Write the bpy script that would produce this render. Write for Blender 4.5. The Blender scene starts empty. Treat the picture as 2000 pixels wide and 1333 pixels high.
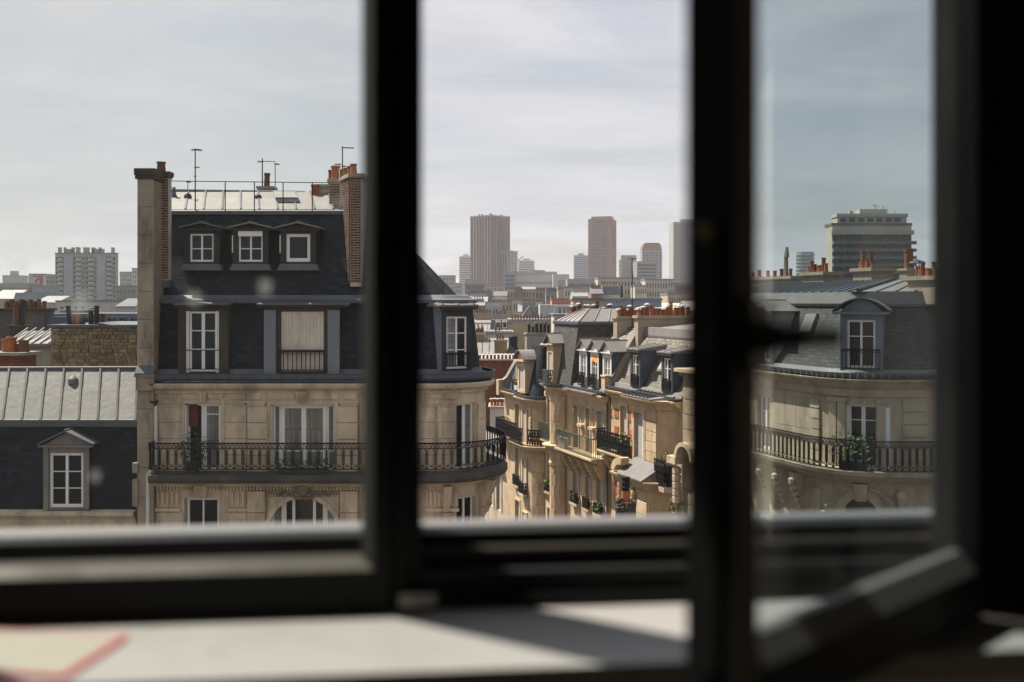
import bpy, math, random
from math import sin, cos, pi, radians, atan2, sqrt, hypot
from mathutils import Vector, Matrix
random.seed(7)
C = bpy.context.scene.collection
H = 20.0            # eye level above the street
FP = 1944.0         # focal length in photo pixels (35 mm lens, 2000 px wide)
HY = 590.0          # photo row of the horizon

# ------------------------------------------------------------------ camera
cam = bpy.data.cameras.new('camera')
cam.lens = 35; cam.sensor_width = 36
cam.shift_y = -(666.5 - HY) / 2000
cam.clip_start = 0.05; cam.clip_end = 20000
cam.dof.use_dof = True; cam.dof.focus_distance = 45; cam.dof.aperture_fstop = 2.2
cam.dof.aperture_blades = 0
camo = bpy.data.objects.new('camera', cam); C.objects.link(camo)
camo.location = (0, 0, H); camo.rotation_euler = (pi / 2, 0, 0)
bpy.context.scene.camera = camo

# ------------------------------------------------------------------ sun and sky
SUN_EL = radians(57); SUN_AZ = radians(-57)          # azimuth from +Y (view direction) towards +X
sd = Vector((sin(SUN_AZ) * cos(SUN_EL), cos(SUN_AZ) * cos(SUN_EL), sin(SUN_EL)))
sun = bpy.data.lights.new('sun', 'SUN'); sun.energy = 5.0; sun.angle = radians(0.8); sun.color = (1.0, 0.915, 0.785)
suno = bpy.data.objects.new('sun', sun); C.objects.link(suno)
suno.rotation_euler = sd.to_track_quat('Z', 'Y').to_euler(); suno.location = (-60, 60, 120)

W = bpy.data.worlds.new('World'); bpy.context.scene.world = W; W.use_nodes = True
nt = W.node_tree; N = nt.nodes; L = nt.links; N.clear()
wo = N.new('ShaderNodeOutputWorld'); bg = N.new('ShaderNodeBackground'); bg.inputs[1].default_value = 1.0
sky = N.new('ShaderNodeTexSky'); sky.sky_type = 'NISHITA'; sky.sun_disc = False
sky.sun_elevation = SUN_EL; sky.sun_rotation = SUN_AZ; sky.air_density = 1.2; sky.dust_density = 3.0; sky.ozone_density = 1.0
SKY = 0.055
def mathn(op, a, b=None, clamp=False):
    n = N.new('ShaderNodeMath'); n.operation = op; n.use_clamp = clamp
    for i, v in enumerate((a, b)):
        if v is None: continue
        if isinstance(v, (int, float)): n.inputs[i].default_value = v
        else: L.new(v, n.inputs[i])
    return n.outputs[0]
tc = N.new('ShaderNodeTexCoord'); sx = N.new('ShaderNodeSeparateXYZ'); L.new(tc.outputs['Generated'], sx.inputs[0])
zz = mathn('ADD', mathn('MAXIMUM', sx.outputs[2], 0.0), 0.16)
cx = N.new('ShaderNodeCombineXYZ'); L.new(mathn('DIVIDE', sx.outputs[0], zz), cx.inputs[0]); L.new(mathn('DIVIDE', sx.outputs[1], zz), cx.inputs[1])
mp = N.new('ShaderNodeMapping'); mp.inputs['Rotation'].default_value = (0, 0, radians(12)); mp.inputs['Scale'].default_value = (0.62, 0.95, 1); L.new(cx.outputs[0], mp.inputs[0])
n1 = N.new('ShaderNodeTexNoise'); n1.inputs['Scale'].default_value = 1.5; n1.inputs['Detail'].default_value = 8; n1.inputs['Roughness'].default_value = 0.6; n1.inputs['Distortion'].default_value = 0.6
L.new(mp.outputs[0], n1.inputs['Vector'])
rmp = N.new('ShaderNodeMapRange'); rmp.inputs[1].default_value = 0.33; rmp.inputs[2].default_value = 0.60; rmp.inputs[3].default_value = 0.42; rmp.inputs[4].default_value = 1.0
L.new(n1.outputs[0], rmp.inputs[0])
skm = N.new('ShaderNodeMix'); skm.data_type = 'RGBA'; skm.blend_type = 'MULTIPLY'; skm.inputs[0].default_value = 1
L.new(sky.outputs[0], skm.inputs[6]); skm.inputs[7].default_value = (SKY, SKY, SKY, 1)
cm = N.new('ShaderNodeMix'); cm.data_type = 'RGBA'; L.new(rmp.outputs[0], cm.inputs[0]); L.new(skm.outputs[2], cm.inputs[6])
n2 = N.new('ShaderNodeTexNoise'); n2.inputs['Scale'].default_value = 1.9; n2.inputs['Detail'].default_value = 9; n2.inputs['Roughness'].default_value = 0.62; n2.inputs['Distortion'].default_value = 0.35
L.new(mp.outputs[0], n2.inputs['Vector'])
r2 = N.new('ShaderNodeMapRange'); r2.inputs[1].default_value = 0.36; r2.inputs[2].default_value = 0.64; L.new(n2.outputs[0], r2.inputs[0])
cc2 = N.new('ShaderNodeMix'); cc2.data_type = 'RGBA'; L.new(r2.outputs[0], cc2.inputs[0])
cc2.inputs[6].default_value = (0.310, 0.313, 0.338, 1); cc2.inputs[7].default_value = (0.375, 0.370, 0.388, 1)      # thin high cloud
L.new(cc2.outputs[2], cm.inputs[7])
L.new(cm.outputs[2], bg.inputs[0]); L.new(bg.outputs[0], wo.inputs[0])

sc = bpy.context.scene
sc.view_settings.view_transform = 'Standard'; sc.view_settings.look = 'None'
sc.view_settings.exposure = 1.0; sc.view_settings.gamma = 1.0; sc.view_settings.use_curve_mapping = False
sc.cycles.use_denoising = True
sc.cycles.max_bounces = 8; sc.cycles.transparent_max_bounces = 16; sc.cycles.volume_bounces = 1
sc.cycles.sample_clamp_indirect = 6; sc.cycles.caustics_reflective = False; sc.cycles.caustics_refractive = False

# ------------------------------------------------------------------ materials
MATS = {}
def M(name, col, rough=0.8, metal=0.0, var=0.15, scale=2.0, objvar=0.0, stain=0.0, staincol=None, bump=0.0, bscale=20.0,
      stretch=1.0, spec=0.5, pattern=None, psize=(0.22, 0.11), pcol=None, mortar=0.012, pc=(0.55, 1.25)):
    if name in MATS: return MATS[name]
    m = bpy.data.materials.new(name); m.use_nodes = True; MATS[name] = m
    nt = m.node_tree; N = nt.nodes; L = nt.links
    b = N['Principled BSDF']; b.inputs['Roughness'].default_value = rough; b.inputs['Metallic'].default_value = metal
    b.inputs['Specular IOR Level'].default_value = spec
    geo = N.new('ShaderNodeNewGeometry')
    def noise(sc_, det=5, ro=0.6, st=1.0, vec=None):
        mpn = N.new('ShaderNodeMapping'); mpn.inputs['Scale'].default_value = (1, 1, st)
        L.new(vec or geo.outputs['Position'], mpn.inputs[0])
        n = N.new('ShaderNodeTexNoise'); n.inputs['Scale'].default_value = sc_; n.inputs['Detail'].default_value = det; n.inputs['Roughness'].default_value = ro
        L.new(mpn.outputs[0], n.inputs['Vector']); return n.outputs[0]
    def mix(fac, a, bb, blend='MIX'):
        n = N.new('ShaderNodeMix'); n.data_type = 'RGBA'; n.blend_type = blend
        for sock, v in ((0, fac), (6, a), (7, bb)):
            if hasattr(v, 'is_linked') or isinstance(v, bpy.types.NodeSocket): L.new(v, n.inputs[sock])
            elif isinstance(v, (int, float)): n.inputs[sock].default_value = v
            else: n.inputs[sock].default_value = (v[0], v[1], v[2], 1)
        return n.outputs[2]
    def rng(v, a, bb, c=0.0, d=1.0):
        n = N.new('ShaderNodeMapRange'); n.inputs[1].default_value = a; n.inputs[2].default_value = bb; n.inputs[3].default_value = c; n.inputs[4].default_value = d
        L.new(v, n.inputs[0]); return n.outputs[0]
    pbump = None
    lo = [c * (1 - var) for c in col]; hi = [min(1, c * (1 + var)) for c in col]
    out = mix(rng(noise(scale, 6, 0.65, stretch), 0.32, 0.68), lo, hi)
    fine = noise(scale * 9, 4, 0.7)
    out = mix(rng(fine, 0.3, 0.7, 0.0, 0.35), out, lo)
    if pattern:
        tcn = N.new('ShaderNodeTexCoord'); sp = N.new('ShaderNodeSeparateXYZ'); L.new(tcn.outputs['Object'], sp.inputs[0])
        ad = N.new('ShaderNodeMath'); ad.operation = 'ADD'; L.new(sp.outputs[0], ad.inputs[0]); L.new(sp.outputs[1], ad.inputs[1])
        cb = N.new('ShaderNodeCombineXYZ'); L.new(ad.outputs[0], cb.inputs[0]); L.new(sp.outputs[2], cb.inputs[1])
        br = N.new('ShaderNodeTexBrick'); br.inputs['Scale'].default_value = 1.0; br.inputs['Brick Width'].default_value = psize[0]; br.inputs['Row Height'].default_value = psize[1]
        br.inputs['Mortar Size'].default_value = mortar; br.inputs['Mortar Smooth'].default_value = 0.2; br.inputs['Bias'].default_value = 0.0
        L.new(cb.outputs[0], br.inputs['Vector'])
        br.inputs['Color1'].default_value = (pc[0],) * 3 + (1,); br.inputs['Color2'].default_value = (pc[1],) * 3 + (1,)
        k = pcol or (0.35, 0.35, 0.35); br.inputs['Mortar'].default_value = (k[0], k[1], k[2], 1)
        out = mix(1.0, out, br.outputs['Color'], 'MULTIPLY'); bump = max(bump, .001); pbump = br.outputs['Fac']
    if stain:
        s = rng(noise(1.4, 8, 0.72, 0.28), 0.46, 0.64, 0.0, stain)
        out = mix(s, out, staincol or [c * 0.3 for c in col])
    if objvar:
        oi = N.new('ShaderNodeObjectInfo')
        out = mix(1.0, out, mix(oi.outputs['Random'], (1 - objvar,) * 3, (1 + objvar,) * 3), 'MULTIPLY')
    L.new(out, b.inputs['Base Color'])
    if bump:
        bn = N.new('ShaderNodeBump'); bn.inputs['Strength'].default_value = bump; bn.inputs['Distance'].default_value = 0.05
        L.new(noise(bscale, 5), bn.inputs['Height']); L.new(bn.outputs[0], b.inputs['Normal'])
        if pbump is not None:
            b2 = N.new('ShaderNodeBump'); b2.inputs['Strength'].default_value = 0.5; b2.inputs['Distance'].default_value = 0.02; b2.invert = True
            L.new(pbump, b2.inputs['Height']); L.new(bn.outputs[0], b2.inputs['Normal']); L.new(b2.outputs[0], b.inputs['Normal'])
    rr = rng(fine, 0.3, 0.7, max(0, rough - 0.08), min(1, rough + 0.08)); L.new(rr, b.inputs['Roughness'])
    return m

stone   = M('stone',   (0.58, 0.475, 0.355), 0.9, var=0.20, scale=1.2, stain=0.62, staincol=(0.17, 0.13, 0.095), bump=0.25, bscale=9, objvar=0.07)
stone2  = M('stone_gold', (0.53, 0.405, 0.262), 0.9, var=0.18, scale=1.2, stain=0.45, staincol=(0.24, 0.165, 0.095), bump=0.25, bscale=9, objvar=0.06)
sooty   = M('stone_sooty', (0.062, 0.049, 0.038), 0.95, var=0.35, scale=1.6, stain=0.7, staincol=(0.045, 0.036, 0.03), bump=0.4, bscale=8, objvar=0.05)
joint   = M('joint',   (0.24, 0.19, 0.14), 0.95, var=0.2)
pierst  = M('stone_pier', (0.33, 0.275, 0.205), 0.92, var=0.3, scale=0.8, stain=0.85, staincol=(0.12, 0.095, 0.075), bump=0.3, bscale=7, objvar=0.06)
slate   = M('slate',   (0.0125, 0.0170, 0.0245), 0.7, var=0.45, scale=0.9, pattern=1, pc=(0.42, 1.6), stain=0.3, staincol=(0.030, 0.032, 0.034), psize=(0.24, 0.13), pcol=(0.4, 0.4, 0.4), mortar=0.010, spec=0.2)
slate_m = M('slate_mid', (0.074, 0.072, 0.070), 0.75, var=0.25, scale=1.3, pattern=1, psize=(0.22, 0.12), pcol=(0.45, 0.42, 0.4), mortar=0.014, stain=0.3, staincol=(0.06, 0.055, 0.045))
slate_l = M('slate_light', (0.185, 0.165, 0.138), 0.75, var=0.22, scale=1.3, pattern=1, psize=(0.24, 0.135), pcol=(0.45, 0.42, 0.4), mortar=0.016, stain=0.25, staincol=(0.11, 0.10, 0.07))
zinc    = M('zinc',    (0.175, 0.166, 0.160), 0.6, metal=0.0, var=0.09, scale=1.1, objvar=0.12, bump=.25, bscale=2.5, stain=0.4, staincol=(0.10, 0.092, 0.085))
zinc_b  = M('zinc_blue', (0.075, 0.092, 0.118), 0.5, metal=0.2, var=0.14, scale=1.4, stain=0.2, objvar=0.05)
zinc_d  = M('zinc_dark', (0.035, 0.040, 0.050), 0.55, metal=0.15, var=0.2, scale=1.4)
lead    = M('lead',    (0.10, 0.108, 0.125), 0.6, metal=0.1, var=0.15, scale=2, stain=0.3)
iron    = M('wrought_iron', (0.007, 0.008, 0.010), 0.6, var=0.1, spec=0.2)
iron_g  = M('green_iron', (0.055, 0.075, 0.065), 0.55, var=0.1)
white   = M('white_paint', (0.74, 0.74, 0.74), 0.45, var=0.05)
offwh   = M('offwhite_paint', (0.60, 0.585, 0.555), 0.6, var=0.08)
greyp   = M('grey_paint', (0.16, 0.182, 0.215), 0.6, var=0.08, scale=1.5, stain=0.15)
terra   = M('terracotta', (0.33, 0.110, 0.042), 0.85, var=0.25, scale=6, objvar=0.3, stain=0.25, staincol=(0.07, 0.03, 0.02))
terra_d = M('terracotta_dark', (0.17, 0.062, 0.032), 0.85, var=0.25, scale=6, objvar=0.3)
brickm  = M('brick',   (0.115, 0.040, 0.026), 0.9, var=0.25, scale=5, objvar=0.38)
bricko  = M('brick_orange', (0.42, 0.125, 0.04), 0.9, var=0.2, scale=5, pattern=1, psize=(0.22, 0.08), pcol=(0.6, 0.55, 0.5))
brickw  = M('brick_wall', (0.17, 0.058, 0.030), 0.92, var=0.3, scale=0.8, pattern=1, psize=(0.24, 0.09), pcol=(1.3, 1.25, 1.2), mortar=0.012, stain=0.3)
mortar  = M('mortar',  (0.46, 0.41, 0.35), 0.95, var=0.2, scale=4, stain=0.3)
render_ = M('render_grey', (0.33, 0.295, 0.245), 0.95, var=0.16, scale=0.8, stain=0.5, staincol=(0.15, 0.13, 0.11), bump=0.2)
render_t= M('render_tan', (0.36, 0.295, 0.215), 0.95, var=0.14, scale=0.7, stain=0.4, staincol=(0.20, 0.16, 0.12), bump=0.2)
dark_rd = M('render_dark', (0.11, 0.10, 0.09), 0.95, var=0.3, scale=0.8, stain=0.5, staincol=(0.04, 0.037, 0.034))
rubble  = M('rubble_stone', (0.30, 0.215, 0.115), 0.95, var=0.3, scale=3, objvar=0.32, bump=0.5, bscale=12, stain=0.3)
rust_sh = M('rusty_shutter', (0.66, 0.61, 0.54), 0.7, var=0.08, scale=2, stain=0.38, staincol=(0.24, 0.10, 0.045))
shut    = M('grey_shutter', (0.40, 0.385, 0.355), 0.7, var=0.06, objvar=0.1)
asphalt = M('asphalt', (0.055, 0.055, 0.058), 0.9, var=0.2)
leaf    = M('leaf', (0.055, 0.095, 0.025), 0.7, var=0.4, scale=3, objvar=0.1)
leaf2   = M('leaf_light', (0.13, 0.17, 0.035), 0.7, var=0.35, scale=6)
flower_r= M('flower_red', (0.55, 0.03, 0.015), 0.6); flower_y = M('flower_yellow', (0.65, 0.42, 0.02), 0.6)
soil    = M('bark', (0.07, 0.05, 0.035), 0.9)
chrome  = M('metal', (0.55, 0.55, 0.55), 0.3, metal=1.0, var=0.05)
orange_p= M('orange_awning', (0.70, 0.30, 0.05), 0.7)
roomw   = M('room_wall', (0.66, 0.62, 0.56), 0.9, var=0.03)
sillw   = M('white_sill', (0.28, 0.276, 0.272), 0.4, var=0.03)
framem  = M('anthracite_frame', (0.013, 0.015, 0.016), 0.6, var=0.1, spec=0.15)
beadm   = M('frame_bead', (0.030, 0.027, 0.024), 0.75, var=0.1, spec=0.08)
ledgem  = M('zinc_ledge', (0.17, 0.17, 0.178), 0.55, metal=0.1, var=0.06)
redm    = M('red_cover', (0.50, 0.008, 0.05), 0.5, var=0.05); cream = M('cream_paper', (0.24, 0.235, 0.20), 0.7, var=0.05); teal = M('teal_print', (0.02, 0.20, 0.18), 0.6)
woodm   = M('floor_wood', (0.45, 0.36, 0.26), 0.5, var=0.25)

def glassy(name, base, rough=0.03, spec=0.5, var=0.3):
    m = M(name, base, rough, var=var, scale=1.5, spec=spec)
    return m
pane_d = glassy('window_glass', (0.006, 0.008, 0.010), 0.04, 0.4)
pane_m = M('window_glass_net', (0.27, 0.265, 0.25), 0.15, var=0.3, scale=1.2, spec=0.5, pattern=1, psize=(0.11, 9.0), pc=(0.6, 1.1), pcol=(0.4, 0.4, 0.4), mortar=0.012)
pane_f = M('far_window', (0.045, 0.052, 0.065), 0.15, var=0.5, scale=0.25, spec=0.5)

def clear_glass(name, tint, refl=1.0, dust=0.02, dcol=(0.8, 0.8, 0.78)):
    m = bpy.data.materials.new(name); m.use_nodes = True; nt = m.node_tree; N = nt.nodes; L = nt.links; N.clear()
    o = N.new('ShaderNodeOutputMaterial'); t = N.new('ShaderNodeBsdfTransparent'); t.inputs[0].default_value = (*tint, 1)
    g = N.new('ShaderNodeBsdfGlossy'); g.inputs['Roughness'].default_value = 0.0; g.inputs[0].default_value = (0.9, 0.9, 0.9, 1)
    f = N.new('ShaderNodeFresnel'); ge = N.new('ShaderNodeNewGeometry'); io = N.new('ShaderNodeMapRange'); io.inputs[3].default_value = 1.5; io.inputs[4].default_value = 1/1.5; L.new(ge.outputs['Backfacing'], io.inputs[0]); L.new(io.outputs[0], f.inputs[0])
    mu = N.new('ShaderNodeMath'); mu.operation = 'MULTIPLY'; mu.inputs[1].default_value = refl; mu.use_clamp = True; L.new(f.outputs[0], mu.inputs[0])
    a = N.new('ShaderNodeMixShader'); L.new(mu.outputs[0], a.inputs[0]); L.new(t.outputs[0], a.inputs[1]); L.new(g.outputs[0], a.inputs[2])
    d = N.new('ShaderNodeBsdfTranslucent'); d.inputs[0].default_value = (*dcol, 1)
    geo = N.new('ShaderNodeNewGeometry'); nz = N.new('ShaderNodeTexNoise'); nz.inputs['Scale'].default_value = 9; nz.inputs['Detail'].default_value = 4; L.new(geo.outputs['Position'], nz.inputs['Vector'])
    mr = N.new('ShaderNodeMapRange'); mr.inputs[1].default_value = 0.3; mr.inputs[2].default_value = 0.8; mr.inputs[3].default_value = dust * 0.5; mr.inputs[4].default_value = dust * 1.6; L.new(nz.outputs[0], mr.inputs[0])
    b = N.new('ShaderNodeMixShader'); L.new(mr.outputs[0], b.inputs[0]); L.new(a.outputs[0], b.inputs[1]); L.new(d.outputs[0], b.inputs[2])
    L.new(b.outputs[0], o.inputs[0]); MATS[name] = m; return m

# ------------------------------------------------------------------ mesh building
class MB:
    def __init__(s): s.v = []; s.f = []
    def add(s, vs, fs):
        k = len(s.v); s.v += [tuple(p) for p in vs]; s.f += [tuple(i + k for i in f) for f in fs]; return s
    def box(s, x0, x1, y0, y1, z0, z1):
        return s.add([(x0,y0,z0),(x1,y0,z0),(x1,y1,z0),(x0,y1,z0),(x0,y0,z1),(x1,y0,z1),(x1,y1,z1),(x0,y1,z1)],
                     [(0,3,2,1),(4,5,6,7),(0,1,5,4),(1,2,6,5),(2,3,7,6),(3,0,4,7)])
    def hexa(s, b, t):     # 4 bottom points, 4 top points, same winding
        return s.add(list(b) + list(t), [(0,3,2,1),(4,5,6,7),(0,1,5,4),(1,2,6,5),(2,3,7,6),(3,0,4,7)])
    def quad(s, a, b, c, d): return s.add([a, b, c, d], [(0,1,2,3)])
    def poly(s, pts): return s.add(pts, [tuple(range(len(pts)))])
    def prism(s, pts, vec):     # planar polygon extruded by vec
        n = len(pts); q = [tuple(Vector(p) + Vector(vec)) for p in pts]
        return s.add(list(pts) + q, [tuple(range(n))[::-1], tuple(range(n, 2 * n))] + [(i, (i + 1) % n, n + (i + 1) % n, n + i) for i in range(n)])
    def bar(s, p, q, r, r2=None):
        p = Vector(p); q = Vector(q); d = q - p
        if d.length < 1e-6: return s
        d.normalize(); u = d.cross(Vector((0, 0, 1)))
        if u.length < 1e-3: u = Vector((1, 0, 0))
        u.normalize(); w = d.cross(u); r2 = r if r2 is None else r2
        o = [u * r + w * r, u * -r + w * r, u * -r - w * r, u * r - w * r]
        o2 = [a * (r2 / r) for a in o]
        return s.add([p + a for a in o] + [q + a for a in o2], [(0,1,2,3),(7,6,5,4)] + [(i, i + 4, (i + 1) % 4 + 4, (i + 1) % 4) for i in range(4)])
    def tube(s, pts, r, n=6):
        for a, b in zip(pts[:-1], pts[1:]): s.cyl(a, b, r, r, n)
        return s
    def cyl(s, p, q, r0, r1=None, n=8, caps=True):
        p = Vector(p); q = Vector(q); r1 = r0 if r1 is None else r1
        d = (q - p).normalized(); u = d.cross(Vector((0, 0, 1)))
        if u.length < 1e-3: u = Vector((1, 0, 0))
        u.normalize(); w = d.cross(u)
        vs = [p + (u * cos(2*pi*i/n) + w * sin(2*pi*i/n)) * r0 for i in range(n)] + [q + (u * cos(2*pi*i/n) + w * sin(2*pi*i/n)) * r1 for i in range(n)]
        fs = [(i, i + n, (i + 1) % n + n, (i + 1) % n) for i in range(n)]
        if caps: fs += [tuple(range(n)), tuple(range(2 * n - 1, n - 1, -1))]
        return s.add(vs, fs)
    def lathe(s, prof, c=(0, 0, 0), n=12, a0=0, a1=2 * pi):
        full = abs(a1 - a0 - 2 * pi) < 1e-6; m = n if full else n + 1
        vs = []
        for r, z in prof:
            for i in range(m):
                a = a0 + (a1 - a0) * i / n; vs.append((c[0] + r * cos(a), c[1] + r * sin(a), c[2] + z))
        fs = []
        for j in range(len(prof) - 1):
            for i in range(n):
                i2 = (i + 1) % m; fs.append((j * m + i, j * m + i2, (j + 1) * m + i2, (j + 1) * m + i))
        return s.add(vs, fs)
    def sweep(s, path, prof, caps=True):      # path of (x,y) walked with the outside on its -y side; profile of (out, z)
        nor = norms(path); m = len(prof); vs = []
        for (x, y), (nx, ny) in zip(path, nor):
            for o, z in prof: vs.append((x + nx * o, y + ny * o, z))
        fs = []
        for i in range(len(path) - 1):
            for j in range(m - 1): fs.append((i*m + j, (i+1)*m + j, (i+1)*m + j + 1, i*m + j + 1))
        if caps: fs += [tuple(range(m)), tuple(range((len(path) - 1) * m + m - 1, (len(path) - 1) * m - 1, -1))]
        return s.add(vs, fs)
    def mesh(s, name, mat, smooth=False):
        me = bpy.data.meshes.new(name); me.from_pydata(s.v, [], s.f); me.materials.append(mat); me.validate()
        if smooth:
            for p in me.polygons: p.use_smooth = True
        return me

def norms(path):
    out = []
    for i in range(len(path)):
        ds = []
        if i > 0: ds.append((path[i][0] - path[i-1][0], path[i][1] - path[i-1][1]))
        if i < len(path) - 1: ds.append((path[i+1][0] - path[i][0], path[i+1][1] - path[i][1]))
        ns = []
        for dx, dy in ds:
            l = hypot(dx, dy); ns.append((dy / l, -dx / l))
        nx = sum(n[0] for n in ns); ny = sum(n[1] for n in ns); l = hypot(nx, ny); nx /= l; ny /= l
        k = 1 / max(0.35, nx * ns[0][0] + ny * ns[0][1]); out.append((nx * k, ny * k))
    return out

def put(name, me, parent=None, loc=(0, 0, 0), rot=(0, 0, 0), scale=(1, 1, 1)):
    o = bpy.data.objects.new(name, me); C.objects.link(o)
    o.location = loc; o.rotation_euler = rot; o.scale = scale
    if parent is not None: o.parent = parent
    return o
def obj(name, mb, mat, parent=None, smooth=False, **k): return put(name, mb.mesh(name, mat, smooth), parent, **k)
def thing(name, label, cat, loc=(0, 0, 0), rz=0.0, group=None):
    o = bpy.data.objects.new(name, None); C.objects.link(o); o.location = loc; o.rotation_euler = (0, 0, rz); o.empty_display_size = 0.3
    return tag(o, label, cat, group)
def tag(o, label, cat, group=None):
    o['label'] = label; o['category'] = cat
    if group: o['group'] = group
    return o
def struct(o, label=None):
    o['kind'] = 'structure'
    if label: o['label'] = label
    return o
def stuff(o): o['kind'] = 'stuff'; return o

class Fr:      # a facade frame: x along the facade, y into the building; reads photo pixels back to metres on its planes
    def __init__(s, ox, oy, a=0.0): s.ox, s.oy, s.a, s.c, s.s = ox, oy, a, cos(a), sin(a)
    def X(s, px, y=0.0):
        t = (px - 1000) / FP
        return (t * (s.oy + y * s.c) - s.ox + y * s.s) / (s.c - t * s.s)
    def Y(s, px, x):
        t = (px - 1000) / FP
        return (t * (s.oy + x * s.s) - s.ox - x * s.c) / (-s.s - t * s.c)
    def Z(s, py, x=0.0, y=0.0): return H - (py - HY) * (s.oy + x * s.s + y * s.c) / FP
    def root(s, name, label, cat, group=None): return thing(name, label, cat, (s.ox, s.oy, 0), s.a, group)

UNIT = MB().box(-.5, .5, -.5, .5, -.5, .5)
_cache = {}
def unit(mat):
    if mat.name not in _cache: _cache[mat.name] = UNIT.mesh('unit_box', mat)
    return _cache[mat.name]
def ubox(name, mat, parent, x0, x1, y0, y1, z0, z1):
    return put(name, unit(mat), parent, ((x0+x1)/2, (y0+y1)/2, (z0+z1)/2), (0, 0, 0), (x1-x0, y1-y0, z1-z0))
# a dressed stone: a box whose front edges are chamfered
def dressed(mat):
    k = 'dressed_' + mat.name
    if k not in _cache:
        a, b = .5, .485
        m = MB().add([(-a,0,-a),(a,0,-a),(a,0,a),(-a,0,a),(-a,-.6,-a),(a,-.6,-a),(a,-.6,a),(-a,-.6,a),(-b,-1,-b),(b,-1,-b),(b,-1,b),(-b,-1,b)],
                     [(0,1,5,4),(1,2,6,5),(2,3,7,6),(3,0,4,7),(4,5,9,8),(5,6,10,9),(6,7,11,10),(7,4,8,11),(8,9,10,11)])
        _cache[k] = m.mesh('dressed_stone', mat)
    return _cache[k]
def stones(parent, x0, x1, z0, z1, ch, bl, y=0.0, mat=None, openings=(), d=0.03, gap=0.012, name='stone_block', curve=None, gx=None):
    n = max(1, round((z1 - z0) / ch)); h = (z1 - z0) / n
    if curve is None: bed = obj('mortar_bed', wall_mb(x0, x1, z0, z1, [(max(a, x0), min(b, x1), max(c, z0), min(e, z1)) for a, b, c, e in openings if a < x1 and b > x0 and c < z1 and e > z0], y - .004, 0), joint, parent); bed['kind'] = 'stuff'
    for r in range(n):
        a, b = z0 + r * h, z0 + (r + 1) * h
        cuts = [(x0, x1)]
        for (p, q, s0, s1) in openings:
            if s0 < b - 0.04 and s1 > a + 0.04:
                new = []
                for (u, v) in cuts:
                    if q <= u or p >= v: new.append((u, v)); continue
                    if p - u > 0.08: new.append((u, p))
                    if v - q > 0.08: new.append((q, v))
                cuts = new
        for (u, v) in cuts:
            m = max(1, round((v - u) / bl)); w = (v - u) / m
            es = [u] + [u + w * (i + (0.25 if r % 2 and m > 1 else 0)) for i in range(1, m)] + [v]
            for e, g in zip(es[:-1], es[1:]):
                zc = (a + b) / 2; xc = (e + g) / 2
                loc, rz = ((xc, y, zc), 0) if curve is None else curve(xc, zc)
                put(name, dressed(mat or stone), parent, loc, (0, 0, rz), (g - e - (gap if gx is None else gx), d, h - gap))

def wall_mb(x0, x1, z0, z1, openings=(), y=0.0, reveal=0.25, mb=None):
    mb = mb or MB()
    xs = sorted({x0, x1} | {v for o in openings for v in o[:2] if x0 < v < x1}); zs = sorted({z0, z1} | {v for o in openings for v in o[2:4] if z0 < v < z1})
    for a, b in zip(xs[:-1], xs[1:]):
        for c, d in zip(zs[:-1], zs[1:]):
            mx, mz = (a + b) / 2, (c + d) / 2
            if any(o[0] < mx < o[1] and o[2] < mz < o[3] for o in openings): continue
            mb.quad((a, y, c), (b, y, c), (b, y, d), (a, y, d))
    for o in openings if reveal else ():
        a, b, c, d = o[:4]; r = y + reveal
        mb.quad((a, y, c), (a, y, d), (a, r, d), (a, r, c)); mb.quad((b, y, d), (b, y, c), (b, r, c), (b, r, d))
        mb.quad((a, y, d), (b, y, d), (b, r, d), (a, r, d)); mb.quad((a, y, c), (a, r, c), (b, r, c), (b, y, c))
    return mb

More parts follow.
